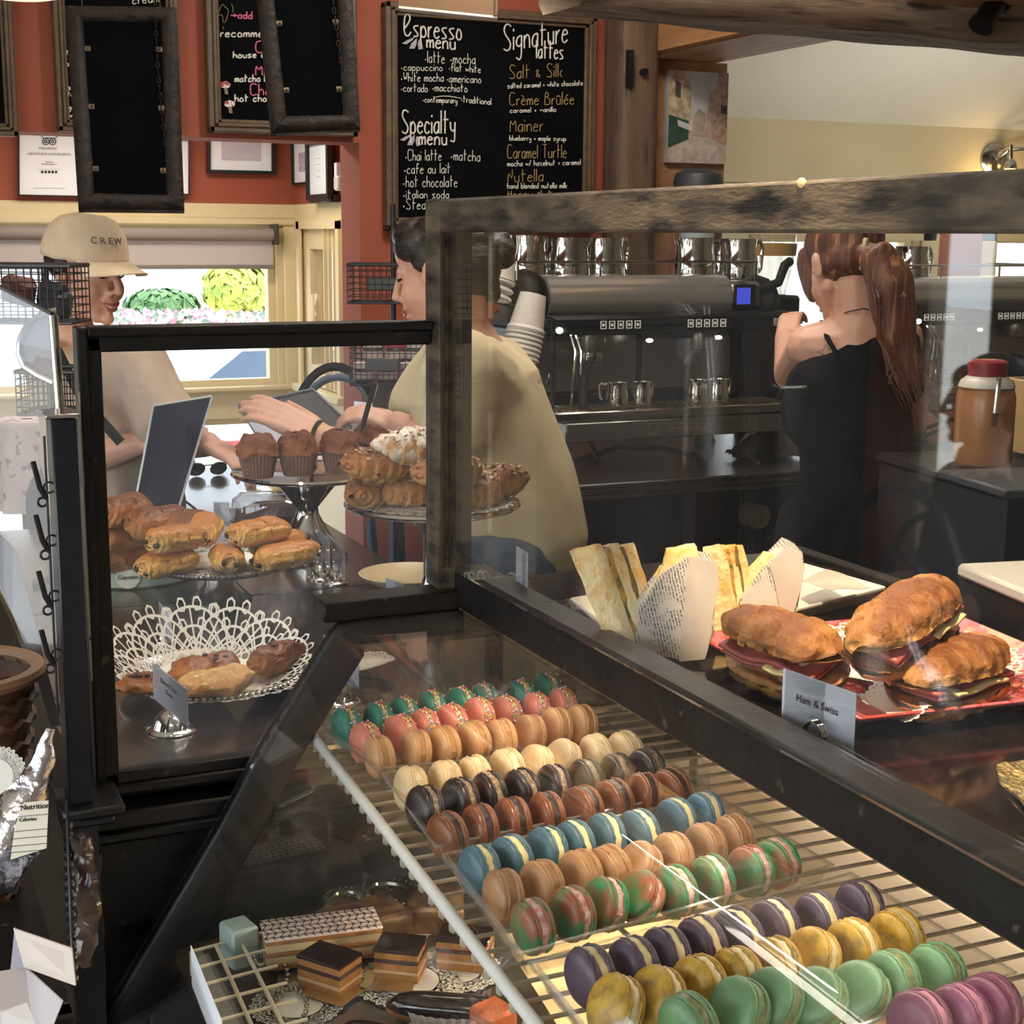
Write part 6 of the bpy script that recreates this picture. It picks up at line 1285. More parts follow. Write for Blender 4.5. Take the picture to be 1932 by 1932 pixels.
for s in (-1, 1):
    hip = pel + lt * s * .08; m.cap(hip, .115, Vector((hip.x, hip.y, .5)), .085); m.cap(Vector((hip.x, hip.y, .5)), .08, Vector((hip.x, hip.y, .1)), .07)
cloth(t, 'jeans', m, M('blue grey denim', (92, 104, 122), .9, c2=(76, 88, 106), scale=50), .009, 6, .006)
HAIRB = M('near black hair', (34, 26, 25), .32, c2=(22, 17, 17), scale=50, stretch=(.3, .3, 2), bump=.6, bscale=220)
m = MB(); R = H.to_3x3(); m.ell(H @ Vector((-.028, 0, .045)), (.1, .0785, .079), R, 3); m.ell(H @ Vector((-.07, 0, .0)), (.06, .074, .07), R, 3); m.ell(H @ Vector((.0, .066, .03)), (.03, .016, .03), R); m.ell(H @ Vector((.0, -.066, .03)), (.03, .016, .03), R); m.ell(H @ Vector((.036, 0, .088)), (.053, .058, .036), R); m.ell(H @ Vector((.02, .05, .06)), (.05, .03, .035), R); m.ell(H @ Vector((.02, -.05, .06)), (.05, .03, .035), R)
o = m.build('hair', HAIRB, t); remesh(o, .004, 5); displace(o, .0016, 70, 2.0, (1, 1, 3))
m = MB(); b = at(912, 482, D=D_ + .0); m.ell(b, (.05, .05, .045)); m.ell(b + RGT * .03 - UPV * -.01, (.038, .04, .04)); m.ell(b - UPV * .05 - RGT * .01, (.036, .036, .04)); m.ell(b - UPV * .07 + RGT * .012, (.026, .03, .03))
bo = m.build('hair_bun', HAIRB, t); remesh(bo, .005, 3); displace(bo, .01, 45, 5.0)
face(t, H, True, True)
m = MB(); wv = (wrF - elF).normalized(); m.tube([wrF + wv * .012 + (wv.orthogonal().normalized() * math.cos(a) + wv.cross(wv.orthogonal().normalized()) * math.sin(a)) * .033 for a in [2 * PI * i / 20 for i in range(20)]], .0045, 6, closed=True); m.build('bracelet', M('dark braided bracelet', (44, 50, 40), .8), t)
# tablet and pen in her hands
tb = [at(x, y, D=d) for x, y, d in ((450, 765, D_ + .32), (512, 862, D_ + .32), (715, 850, D_ + .36), (590, 735, D_ + .42))]
th = thing('tablet', 'dark tablet in a black cover held up by the person with the bun', 'tablet', sum(tb, Vector()) / 4)
nn = (tb[1] - tb[0]).cross(tb[3] - tb[0]).normalized(); nn = nn if nn.z > 0 else -nn
MB().prism(tb, -nn * .012).build('tablet_cover', M('black leatherette', (24, 25, 30), .5), th, bevel=.003)
m = MB()
for i in range(4): m.tube([tb[i], tb[(i + 1) % 4]], .004, 6)
m.build('tablet_edge', M('grey tablet edge', (96, 98, 106), .3), th)
m = MB(); cc = tb[0].lerp(tb[1], .5); m.prism([tb[0].lerp(tb[1], .25) - FWD * .006, tb[0].lerp(tb[1], .95) - FWD * .006, tb[1].lerp(tb[2], .3) - FWD * .008, tb[0].lerp(tb[2], .4) - FWD * .008], FWD * .001); m.build('white_slip', PAPERW, th, smooth=False)
pn = thing('pen', 'black marker pen in the hand of the person with the bun', 'pen', at(688, 785, D=D_ + .06))
A, B = at(706, 725, D=D_ + .06), at(682, 812, D=D_ + .05); MB().tube([A, A.lerp(B, .85), B], [.0055, .0055, .001], 10).build('barrel', BLACKPL, pn); MB().tube([A + RGT * .007, A.lerp(B, .3) + RGT * .007], .0015, 6).build('pocket_clip', CHROME, pn)
pd = [at(x, y, D=D_ + .16) for x, y in ((668, 757), (664, 812), (700, 818), (702, 760))]
tag(MB().prism(pd, FWD * .008).build('order_pad', PAPERW, smooth=False), 'white order pad behind the pen', 'notepad')
# ---------------- the woman with the ponytail (from behind)
D_ = 3.3
hc = at(1588, 500, D=D_); fwd = (-RGT * .35 + FWD * .9 + Vector((0, 0, -.25)))
t = thing('person', 'person with a long auburn ponytail in a black strap top, back to the viewer', 'person', (2.05, 2.72, 0))
H = xf(hc, fwd, (0, 0, 1), .98); m = MB(); head_prims(m, H)
nk = at(1618, 610, D=D_ - .02); m.cap(H @ Vector((-.035, 0, -.05)), .05, nk, .054)
chest = at(1612, 730, D=D_); pel = Vector((chest.x + .015, chest.y - .03, .93)); rt_ = Vector((RGT.x, RGT.y, 0)).normalized(); bf = Vector((FWD.x, FWD.y, 0)).normalized()
shA = at(1525, 655, D=D_ + .0); shB = at(1700, 640, D=D_ + .02)
m.cap(nk, .062, at(1612, 660, D=D_), .085); m.cap(chest - rt_ * .04, .095, chest + rt_ * .04, .095); m.cap(chest, .105, pel, .115); m.cap(at(1600, 660, D=D_), .08, shA, .05); m.cap(at(1620, 660, D=D_), .08, shB, .05)
elA = at(1490, 706, D=D_ + .14); wrA = at(1482, 640, D=D_ + .32); elB = at(1722, 790, D=D_ + .1); wrB = at(1690, 700, D=D_ + .3)
m.cap(shA, .047, elA, .038); m.cap(elA, .038, wrA, .027); m.cap(shB, .046, elB, .038); m.cap(elB, .037, wrB, .027)
hand_prims(m, wrA, at(1494, 588, D=D_ + .38) - wrA, Vector((-.6, -.5, .3)), 1, .8, .92); hand_prims(m, wrB, at(1670, 660, D=D_ + .4) - wrB, Vector((0, -.6, .6)), -1, .7, .92)
for s, xx in ((-1, 1560), (1, 1652)):
    hip = pel + rt_ * s * .075; kn = Vector((hip.x, hip.y, .5)); m.cap(hip, .09, kn, .058); m.cap(kn, .056, Vector((hip.x, hip.y, .09)), .038); m.cap(Vector((hip.x, hip.y, .07)), .034, Vector((hip.x, hip.y, .04)) + bf * .15, .03)
person_body(t, m)
BLK = M('black jersey', (11, 11, 13), .95, spec=.1, c2=(15, 15, 17), scale=30, bump=.2, bscale=40)
m = MB(); m.cap(at(1556, 770, D=D_), .104, at(1668, 706, D=D_ - .0), .1); m.cap(at(1560, 745, D=D_ - .01), .098, at(1650, 706, D=D_ - .01), .1); m.cap(chest, .122, pel + Vector((0, 0, .02)), .137); m.cap(pel + Vector((0, 0, .05)), .135, pel + Vector((0, 0, -.02)), .142); m.cap(at(1668, 690, D=D_), .07, at(1695, 655, D=D_ + .0), .056)
cloth(t, 'strap_top', m, BLK, .007, 5, .008, 9, 2.0)
m = MB(); m.tube([at(1552, 606, D=D_ + .04), at(1562, 640, D=D_ - .083), at(1584, 676, D=D_ - .1)], .0075, 6, flat=.35, up=FWD); m.build('shoulder_strap', BLK, t)
m = MB()
for s in (-1, 1): hip = pel + rt_ * s * .07; m.cap(hip, .128, Vector((hip.x + s * .01, hip.y, .86)), .115)
cloth(t, 'shorts', m, BLK, .007, 4, .005, 9)
AUB = M('auburn hair', (112, 66, 44), .4, c2=(70, 40, 30), scale=60, stretch=(2, 2, .12), c3=(176, 118, 74), scale3=40, lo3=.58, hi3=.7, bump=.5, bscale=200)
m = MB(); R = H.to_3x3(); m.ell(H @ Vector((-.026, 0, .042)), (.1, .083, .082), R, 3); m.ell(H @ Vector((-.045, 0, -.005)), (.07, .08, .06), R, 3); m.ell(H @ Vector((.06, .05, .0)), (.03, .02, .07), R); o = m.build('hair', AUB, t); remesh(o, .005, 4); displace(o, .005, 50, 2.0, (1, 1, .2))
TAIL = [(1632, 478, 0, .028), (1658, 490, -.05, .05), (1678, 540, -.06, .056), (1688, 590, -.05, .05), (1695, 640, -.05, .04), (1712, 690, -.05, .022), (1738, 735, -.05, .006)]
m = MB(); m.tube([at(x, y, D=D_ - .1 + d) for x, y, d, r in TAIL], [r * .88 for *_, r in TAIL], 20); pt = m.build('ponytail', AUB, t); remesh(pt, .005, 4); displace(pt, .012, 30, 4.0, (1, 1, .15))
m = MB(); rg = random.Random(9)
for i in range(80):
    o1, o2, o3 = rg.uniform(-30, 30), rg.uniform(-36, 36), rg.uniform(-40, 50)
    m.tube([at(1650 + o1 * .5, 480 + rg.uniform(-10, 30), D=D_ - .16), at(1680 + o1, 560, D=D_ - .17 + rg.uniform(-.03, .05)), at(1690 + o2, 640, D=D_ - .16), at(1712 + o3, 700 + rg.uniform(-20, 30), D=D_ - .15), at(1735 + o3 * .8, 760 + rg.uniform(-70, 25), D=D_ - .14)], [.0025, .0028, .0022, .0014, .0004], 4)
m.build('loose_strands', AUB, pt)
m = MB(); c = at(1630, 480, D=D_ - .12); m.box(c, (.014, .012, .07), (0, .1, 0), .004); m.build('hair_clip', M('tortoise clip', (170, 160, 120), .4), t)
m = MB(); star = [(1540, 664), (1553, 661), (1557, 650), (1564, 660), (1578, 658), (1569, 666), (1574, 676), (1562, 671), (1552, 679), (1553, 668)]
def on_back(x, y): return at(x, y, D=D_ - .073)
m.tube([on_back(x, y) for x, y in star], .001, 4, closed=True); m.build('star_tattoo', INK, t)
m = MB(); m.tube([at(x, y, D=D_ - d) for x, y, d in ((1572, 600, .02), (1600, 588, .075), (1630, 582, .085), (1660, 590, .05))], .0016, 6); m.build('necklace', M('dark beads', (60, 44, 36), .5), t)
# ---------------- the customer whose outline shows in the guard glass
def mr(x, y, D): p = at(x, y, D=D); return Vector((1.39 - p.x, p.y, p.z))
D_ = 3.9; hc = mr(1862, 752, D_); f_ = -(RGT.copy()); f_.x = -f_.x
t = thing('person', 'person in dark clothes seen only as an outline in the guard glass', 'person', (hc.x, hc.y, 0))
H = xf(hc, Vector((f_.x, f_.y, -.05)), (0, 0, 1), .98); m = MB(); head_prims(m, H); nk = hc + Vector((0, 0, -.17)); m.cap(H @ Vector((-.03, 0, -.06)), .05, nk, .056)
ch = hc + Vector((0, 0, -.38)); pel = hc + Vector((0, 0, -.66)); pel.z = max(pel.z, .62); ff = Vector((f_.x, f_.y, 0)).normalized(); ll = Vector((0, 0, 1)).cross(ff)
m.cap(nk, .07, ch, .12); m.cap(ch, .12, pel, .12)
for s in (-1, 1):
    sh = ch + ll * s * .17 + Vector((0, 0, .12)); el = sh + Vector((0, 0, -.26)) + ff * .02; m.cap(ch, .08, sh, .055); m.cap(sh, .048, el, .04); w2 = el + ff * .2 + Vector((0, 0, -.02)); m.cap(el, .04, w2, .028); hand_prims(m, w2, ff, Vector((0, 0, 1)), s, .5, .95)
    hip = pel + ll * s * .08; m.cap(hip, .085, Vector((hip.x, hip.y, .36)), .06); m.cap(Vector((hip.x, hip.y, .36)), .056, Vector((hip.x, hip.y, .08)), .04); m.cap(Vector((hip.x, hip.y, .06)), .036, Vector((hip.x, hip.y, .04)) + ff * .14, .032)
person_body(t, m, .006)
m = MB(); m.cap(nk + Vector((0, 0, -.03)), .075, ch, .15); m.cap(ch, .15, pel, .15)
for s in (-1, 1): sh = ch + ll * s * .17 + Vector((0, 0, .12)); m.cap(ch, .11, sh, .075); m.cap(sh, .07, sh + Vector((0, 0, -.26)), .06)
cloth(t, 'dark_jacket', m, BLK, .009, 5, .006)
m = MB()
for s in (-1, 1): hip = pel + ll * s * .08; m.cap(hip, .11, Vector((hip.x, hip.y, .36)), .085); m.cap(Vector((hip.x, hip.y, .36)), .08, Vector((hip.x, hip.y, .1)), .07)
cloth(t, 'dark_trousers', m, BLK, .01, 4, .004)
m = MB(); R = H.to_3x3(); m.ell(H @ Vector((-.03, 0, .04)), (.1, .083, .084), R, 3); m.ell(H @ Vector((-.06, 0, -.02)), (.065, .08, .08), R, 3); m.build('hair', HAIRB, t)
# ================================================================== WALL BOARDS, FRAMES, LEFT SIDE
FRAMEW = M('brown moulded frame', (82, 64, 48), .5, c2=(104, 84, 62), scale=10, stretch=(3, 1, 3)); SLATE = M('chalkboard black', (12, 12, 14), .9, c2=(16, 16, 18), scale=5, spec=.04)
CHALKW = M('white chalk marker', (222, 216, 206), .8); CHALKG = M('gold chalk marker', (166, 138, 88), .8); CHALKP = M('pink chalk marker', (206, 104, 132), .8); CHALKL = M('lilac grey chalk', (168, 162, 172), .8); CHALKY = M('dim green chalk', (120, 128, 80), .8)
def board(name, label, px0, px1, fw, Yb=WA - .05, cat='menu board', group=None):
    a, b = at(*px0, Y=Yb), at(*px1, Y=Yb); x0, x1, z0, z1 = a.x, b.x, b.z, a.z
    t = thing(name, label, cat, ((x0 + x1) / 2, WA, z0), 0, group)
    MB().bx(x0 + fw * .8, x1 - fw * .8, Yb + .015, WA - .002, z0 + fw * .8, z1 - fw * .8).build('slate', SLATE, t)
    for k, (o, w, d) in enumerate(((0, .45, .0), (.42, .3, -.008), (.7, .3, .006))):
        m = MB(); i0, i1 = fw * o, fw * (o + w)
        for q in ((x0 + i0, x0 + i1, z0 + i0, z1 - i0), (x1 - i1, x1 - i0, z0 + i0, z1 - i0), (x0 + i0, x1 - i0, z0 + i0, z0 + i1), (x0 + i0, x1 - i0, z1 - i1, z1 - i0)): m.bx(q[0], q[1], Yb + d, WA - .002, q[2], q[3], .003)
        m.build('frame_moulding', FRAMEW, t)
    return t
t = board('menu_board', 'large framed chalk board listing the espresso, specialty and signature latte menus', (728, 1), (1121, 438), .042)
ys = WA - .04
big = [('Espresso', 762, 68, 870, 76, 42), ('menu', 805, 90, 858, 94, 30), ('Specialty', 758, 252, 858, 252, 44), ('menu', 790, 273, 842, 274, 30), ('Signature', 950, 97, 1070, 80, 50), ('lattes', 1012, 110, 1062, 112, 34)]
chalk(t, big, CHALKW, ys, r=.003)
drops = lambda x, y: [[(x + 2, y + 2), (x - 12, y + 8), (x - 22, y + 14), (x - 14, y + 16), (x - 2, y + 8), (x + 2, y + 2)], [(x + 6, y + 4), (x - 4, y + 14), (x - 8, y + 24), (x + 2, y + 24), (x + 6, y + 14), (x + 6, y + 4)], [(x + 10, y + 6), (x + 8, y + 16), (x + 10, y + 26), (x + 18, y + 24), (x + 16, y + 14), (x + 10, y + 6)]]
m = MB()
for bx_, by_ in ((780, 68), (776, 250)):
    for d in drops(bx_, by_): m.prism([at(x, y, Y=ys - .002) for x, y in d[:-1]], (0, -.0012, 0))
m.build('chalk_drops', CHALKL, t)
sm = [('.latte', 802, 118, 838, 120, 22), ('.mocha', 850, 119, 896, 121, 20), ('.cappuccino', 757, 133, 834, 134, 14), ('.flat white', 847, 134, 906, 138, 15), ('.White mocha', 757, 154, 836, 154, 17), ('.americano', 843, 155, 907, 157, 16), ('.cortado', 757, 173, 806, 174, 16), ('.macchiato', 816, 172, 881, 174, 16), ('.contemporary', 798, 193, 862, 195, 12), ('.traditional', 870, 193, 926, 198, 13),
      ('.Chai latte', 765, 303, 832, 303, 21), ('.matcha', 851, 302, 905, 305, 21), ('.cafe au lait', 763, 328, 849, 327, 20), ('.hot chocolate', 761, 353, 862, 353, 22), ('.italian soda', 761, 374, 846, 374, 16), ('.Steamers', 761, 395, 838, 395, 20),
      ('salted caramel + white chocolate', 957, 167, 1099, 161, 10), ('caramel + vanilla', 962, 213, 1048, 211, 10), ('blueberry + maple syrup', 961, 265, 1067, 266, 10), ('mocha w/ hazelnut + caramel', 957, 314, 1095, 311, 11), ('hand blended nutella milk', 957, 356, 1069, 355, 11), [(820, 184), (838, 178), (870, 186)]]
chalk(t, sm, CHALKW, ys, r=.0015)
chalk(t, [('Salt & Silk', 961, 149, 1060, 145, 26), ('Crème Brûlée', 961, 199, 1082, 197, 24), ('Mainer', 962, 249, 1024, 248, 28), ('Caramel Turtle', 957, 299, 1068, 298, 26), ('Nutella', 958, 344, 1024, 342, 24), ('Honey Nut', 958, 372, 1040, 370, 12)], CHALKG, ys, r=.0018, name='gold_lettering')
t = board('menu_board', 'framed chalk board of recommended hot chocolates, half hidden by a hanging black frame', (382, -240), (676, 258), .04)
chalk(t, [('recommended', 416, 70, 540, 70, 16), ('house chai', 440, 110, 520, 108, 13), ('matcha latte', 443, 155, 530, 154, 14), ('hot chocolate', 443, 192, 550, 192, 14)], CHALKW, ys, r=.0024)
chalk(t, [('add', 449, 35, 475, 36, 14), ('>', 435, 33, 447, 33, 12), ('Chai', 482, 100, 540, 100, 22), ('Mocha', 482, 142, 550, 142, 22), ('Cho', 472, 180, 510, 180, 22)], CHALKP, ys, r=.0026, name='pink_lettering')
chalk(t, [[(410, 30), (418, 4), (424, 14), (432, 18), (426, 42), (420, 44), (420, 24), (410, 30)], [(436, 8), (442, 16), (438, 24)], [(420, 50), (422, 56)]], CHALKY, ys, r=.0016, name='chalk_sketch')
for px_, py_ in ((425, 160), (433, 196)):
    m = MB(); c = at(px_, py_, Y=ys - .003); m.ell(c, (.018, .002, .011)); m.build('chalk_mushroom_cap', M('red and white chalk', (150, 50, 56), .8, c2=(226, 216, 210), scale=90, lo=.5, hi=.55), t); m = MB(); m.prism([c + Vector((x, 0, z)) for x, z in ((-.005, -.004), (.005, -.004), (.009, -.028), (-.002, -.028))], (0, -.001, 0)); m.build('chalk_mushroom_stem', M('tan chalk', (132, 116, 92), .8), t)
t = board('menu_board', 'narrow framed chalk board left of and behind the upright black hanging frame', (88, -240), (344, 255), .036)
chalk(t, [('o', 112, 46, 118, 46, 18), ('o O', 112, 80, 130, 80, 14), ('eggs', 115, 100, 140, 100, 10), ('bagel', 117, 125, 146, 125, 10), ('jam', 122, 170, 138, 170, 12), ('nutella', 117, 182, 146, 182, 10), ('yogurt', 117, 207, 150, 207, 10), ('Serve', 120, 222, 150, 222, 9), ('cream', 250, 8, 300, 4, 18)], CHALKW, ys, r=.0018)
chalk(t, [('refresh', 107, 152, 190, 150, 22)], CHALKP, ys, r=.0022, name='pink_lettering')
board('menu_board', 'framed chalk board cut by the left photo edge', (-210, -240), (36, 257), .036)
# hanging black frames seen from behind
ORN = M('black ornate carved frame', (40, 29, 24), .6, spec=.25, c2=(17, 13, 11), scale=34, bump=1.0, bscale=60); BACKB = M('dark navy backing', (8, 9, 12), .9, spec=0.02)
def hang(quad, D, label, fw, inner_off=()):
    P = [at(x, y, D=d) for (x, y), d in zip(quad, D)]; t = thing('hanging_board', label, 'frame', sum(P, Vector()) / 4)
    n = (P[1] - P[0]).cross(P[3] - P[0]).normalized(); n = n if n.dot(FWD) < 0 else -n
    U = (P[1] - P[0]).normalized(); V = (P[3] - P[0]).normalized(); Q = [P[0] + U * fw + V * fw, P[1] - U * fw + V * fw, P[2] - U * fw - V * fw, P[3] + U * fw - V * fw]
    m = MB()
    for i in range(4):
        j = (i + 1) % 4; A, B, C_, E_ = P[i], P[j], Q[j], Q[i]; k = 26
        m.grid(lambda u, v: (A.lerp(B, v)).lerp(E_.lerp(C_, v), u) + n * (.012 * math.sin(PI * u) ** .6 + .007 * abs(noise.noise(Vector((u * 5, v * 16 + i * 9, 3))))), 10, k)
        m.prism([A, B, C_, E_], -n * .02)
    m.build('ornate_border', ORN, t, angle=60)
    MB().prism([q for q in Q], -n * .008).build('backing_board', BACKB, t, smooth=False)
    for f in (.16, .5, .86):
        for s in (0, 1):
            p = (Q[0].lerp(Q[3], f) if s == 0 else Q[1].lerp(Q[2], f)); d = U if s == 0 else -U
            m = MB(); m.tube([p - d * .012, p + d * .012], .0065, 10, flat=.35, up=n); m.ell(p + d * .006 + n * .003, (.003, .003, .003), sub=1); m.build('turn_clip', M('dull brass clip', (92, 80, 66), .45, .7), t)
    m = MB(); c0 = P[1] - U * fw * .9 - V * .3
    c1 = Q[1].lerp(Q[2], .8)
    for i in range(46):
        p = (Q[1] - V * .5).lerp(c1, i / 45) + n * .008 + U * .006 * math.sin(i * .15); m.tube([p + (V if True else U) * .0075 * math.cos(a) + (U if i % 2 else n) * .0036 * math.sin(a) for a in [2 * PI * k / 8 for k in range(8)]], .0011, 4, closed=True)
    m.build('chain', M('rusty dark chain', (52, 34, 32), .5, .6), t)
    m = MB()
    for p in (P[0] + U * fw, P[1] - U * fw): m.tube([p, Vector((p.x, p.y, 2.89))], .002, 5)
    m.build('hanging_wire', BLACKMETAL, t); return t
hang([(123, 11), (333, 14), (348, 397), (148, 395)], (3.3, 3.36, 3.3, 3.24), 'upright black ornate frame hanging at the left, seen from behind', .036)
hang([(470, -160), (655, -165), (680, 245), (513, 252)], (3.3, 3.36, 3.36, 3.3), 'tilted black ornate frame hanging right of the upright one, cut by the top edge', .036)
A, B = at(752, -60, D=3.9), at(940, -50, D=3.9); C_, E_ = at(938, 30, D=3.9), at(752, 11, D=3.9)
t = thing('hanging_sign', 'brown wooden sign with a pale lower edge hanging over the espresso board', 'sign', (A + C_) / 2)
MB().prism([A, B, C_, E_], FWD * .02).build('sign_panel', M('brown sign wood', (96, 66, 34), .6), t); MB().prism([E_, C_, C_ - UPV * .006, E_ - UPV * .006], FWD * .025).build('lower_edge', M('pale edge', (196, 184, 176), .6), t)
m = MB(); m.tube([C_ - RGT * .004, B - RGT * .004], .006, 6); m.tube([A, A + Vector((0, 0, .8))], .002, 5); m.tube([B, B + Vector((0, 0, .8))], .002, 5); m.build('hanging_rail', FRAMEW, t)
# certificates in the bay
def cert(label, P, fw, fmat, rows, ymat=PAPERW, name='framed_certificate'):
    """P: four corners (tl, tr, br, bl)"""
    t = thing(name, label, 'certificate', sum(P, Vector()) / 4); U = (P[1] - P[0]).normalized(); V = (P[3] - P[0]).normalized(); n = U.cross(-V).normalized() * 1.0
    n = n if n.dot(FWD) < 0 else -n
    m = MB()
    Q = [P[0] + (U + V) * fw, P[1] + (V - U) * fw, P[2] - (U + V) * fw, P[3] + (U - V) * fw]
    for i in range(4): m.prism([P[i], P[(i + 1) % 4], Q[(i + 1) % 4], Q[i]], n * .02)
    m.build('frame', fmat, t, smooth=False); MB().prism(Q, n * .008).build('paper', ymat, t, smooth=False)
    W_, H_ = (P[1] - P[0]).length, (P[3] - P[0]).length
    for s, u, v, sz, mt in rows: text(s, None, sz, mt, t, 'lettering', mtx=frame_mtx(P[0] + U * W_ * u + V * H_ * v + n * .0095, U, -V))
    return t, U, V, n
BL = M('black frame', (22, 22, 24), .4); GREYI = M('grey print', (120, 116, 124), .8)
Yc = WB - .022; c4 = lambda x0, y0, x1, y1: [at(x0, y0, Y=Yc), at(x1, y0 + (x1 - x0) * .02, Y=Yc), at(x1, y1 + (x1 - x0) * .02, Y=Yc), at(x0, y1, Y=Yc)]
t, U, V, n = cert('white award certificate with a small owl emblem in the bay, left of the hanging frame', c4(34, 228, 160, 369), .004, BL, [('tripadvisor', .44, .36, .016, GREYI), ('CERTIFICATE of EXCELLENCE', .46, .44, .0125, GREYI), ('Gourmet', .46, .545, .008, GREYI), ('Kennebunkport', .46, .575, .009, GREYI), ('_______________', .46, .63, .012, GREYI), ('_________________', .46, .88, .014, GREYI)])
m = MB(); oc = at(93, 267, Y=Yc - .012)
for s in (-1, 1):
    for r in (.012, .005): m.tube([oc + U * (s * .013 + r * math.cos(a)) - V * r * math.sin(a) for a in [2 * PI * k / 18 for k in range(18)]], .0016, 5, closed=True)
m.tube([oc + U * x - V * z for x, z in ((-.03, .02), (-.02, .012), (0, .014), (.02, .012), (.03, .02))], .0014, 5)
for k in range(5): m.ell(oc + V * .115 + U * (k - 2) * .013, (.0055, .001, .0055), sub=1)
m.build('emblem', INK, t)
cert('second white certificate, only its right edge showing beside the hanging frame', c4(270, 262, 356, 366), .004, BL, [])
t, U, V, n = cert('black framed certificate with a purple print over the bay window', c4(389, 235, 517, 327), .014, BL, [('_______________', .5, .5, .014, GREYI)])
MB().prism([at(x, y, Y=Yc - .009) for x, y in ((418, 262), (492, 264), (492, 304), (418, 302))], (0, -.001, 0)).build('print', M('lilac print', (196, 186, 206), .8, c2=(206, 200, 208), scale=60), t)
Xs = 1.745; s4 = lambda x0, y0, x1, y1, sk: [at(x0, y0, X=Xs), at(x1, y0 + sk * 0, X=Xs), at(x1, y1 - sk, X=Xs), at(x0, y1, X=Xs)]
def s4b(xa, xb, ya, yb):
    a, b = at(xa, ya, X=Xs), at(xb, ya, X=Xs); z1 = (a.z + b.z) / 2; z0 = at((xa + xb) / 2, yb, X=Xs).z
    return [Vector((Xs, a.y, z1)), Vector((Xs, b.y, z1)), Vector((Xs, b.y, z0)), Vector((Xs, a.y, z0))]
q = s4b(557, 592, 262, 348); t, U, V, n = cert('narrow certificate with a purple seal on the side wall of the bay', q, .008, BL, [])
MB().prism([q[0].lerp(q[1], .3).lerp(q[3].lerp(q[2], .3), v) if u == 0 else q[0].lerp(q[1], .72).lerp(q[3].lerp(q[2], .72), v) for u, v in ((0, .3), (1, .3), (1, .72), (0, .72))], n * .0095).build('print', M('purple print', (150, 130, 170), .8, c2=(206, 200, 212), scale=90), t)
q = s4b(598, 641, 262, 378); t, U, V, n = cert('deep black framed notice nearest the pillar on the side wall of the bay', [p + Vector((-.03, 0, 0)) for p in q], .022, BL, [(('__________'), .5, .3 + .1 * k, .01, GREYI) for k in range(4)], M('pale notice', (206, 212, 220), .7))
MB().bx(Xs - .04, Xs, q[1].y, q[0].y, q[2].z - .01, q[2].z + .02, .004).build('ledge', BL, t)
c = at(649, 334, X=1.60); t = thing('wall_holder', 'small white holder with cards on the pink pillar', 'holder', c)
MB().box(c + Vector((.0, .03, -.02)), (.04, .06, .05), None, .006).build('holder_box', WHITE, t); MB().box(c + Vector((.0, .05, .02)), (.03, .03, .06), None, .002).build('cards', PAPERW, t)
MB().bx(c.x - .02, 1.752, 4.99, 5.0, c.z - .05, c.z + .04).build('backing', REDWALL, t)
# roller blind
t = thing('roller_blind', 'half-drawn pale grey roller blind on the bay window', 'blind', (.55, WB - .04, 1.44))
BL_ = bpy.data.materials.new('blind fabric'); BL_.use_nodes = True; nt = BL_.node_tree; b = nt.nodes['Principled BSDF']; b.inputs['Base Color'].default_value = rgb((214, 202, 198)); b.inputs['Roughness'].default_value = .9; b.inputs['Transmission Weight'].default_value = 0
trn = nt.nodes.new('ShaderNodeBsdfTranslucent'); trn.inputs[0].default_value = rgb((196, 186, 182)); mx = nt.nodes.new('ShaderNodeMixShader'); mx.inputs[0].default_value = .45; nt.links.new(b.outputs[0], mx.inputs[1]); nt.links.new(trn.outputs[0], mx.inputs[2]); nt.links.new(mx.outputs[0], nt.nodes['Material Output'].inputs[0])
m = MB(); m.bx(-.52, 1.65, WB - .033, WB - .03, 1.452, 1.56); m.build('blind_fabric', BL_, t); MB().cyl((-.53, WB - .045, 1.575), (1.645, WB - .045, 1.575), .026).build('roller_tube', M('grey blind roll', (146, 136, 132), .9), t)
MB().bx(-.52, 1.65, WB - .038, WB - .026, 1.436, 1.452, .003).build('hem_bar', M('grey hem', (130, 122, 116), .8), t); MB().bx(1.645, 1.665, WB - .08, WB, 1.535, 1.62, .004).build('end_bracket', M('dark bracket', (70, 62, 54), .5), t)
# ------------------------------------------------------------------ wire racks
WIRE = M('black wire', (26, 24, 26), .4)
def wire_basket(t, c, ux, uy, w, d, h, nx, nz, nm):
    m = MB(); c = Vector(c); ux, uy = Vector(ux).normalized(), Vector(uy).normalized()
    P = lambda a, b, z: c + ux * a * w / 2 + uy * b * d / 2 + Vector((0, 0, z))
    for z, r in ((h, .004), (0, .003)): m.tube([P(-1, -1, z), P(1, -1, z), P(1, 1, z), P(-1, 1, z)], r, 6, closed=True)
    for k in range(1, nz): m.tube([P(-1, -1, h * k / nz), P(1, -1, h * k / nz), P(1, 1, h * k / nz), P(-1, 1, h * k / nz)], .0011, 4, closed=True)
    for k in range(nx + 1):
        a = -1 + 2 * k / nx; m.tube([P(a, -1, h), P(a, -1, 0), P(a, 1, 0), P(a, 1, h)], .0011, 4)
    for k in range(1, 5): b = -1 + 2 * k / 5; m.tube([P(-1, b, h), P(-1, b, 0), P(1, b, 0), P(1, b, h)], .0011, 4)
    return m.build(nm, WIRE, t)
D_ = 4.0; c = at(745, 600, D=D_); rx, ry = Vector((RGT.x, RGT.y, 0)), Vector((FWD.x, FWD.y, 0))
t = thing('wire_rack', 'black wire basket rack on a rod behind the person with the bun', 'rack', (c.x, c.y, 0))
cu = at(738, 570, D=D_ - .06); wire_basket(t, cu, rx, ry, .215, .14, .098, 12, 6, 'upper_basket')
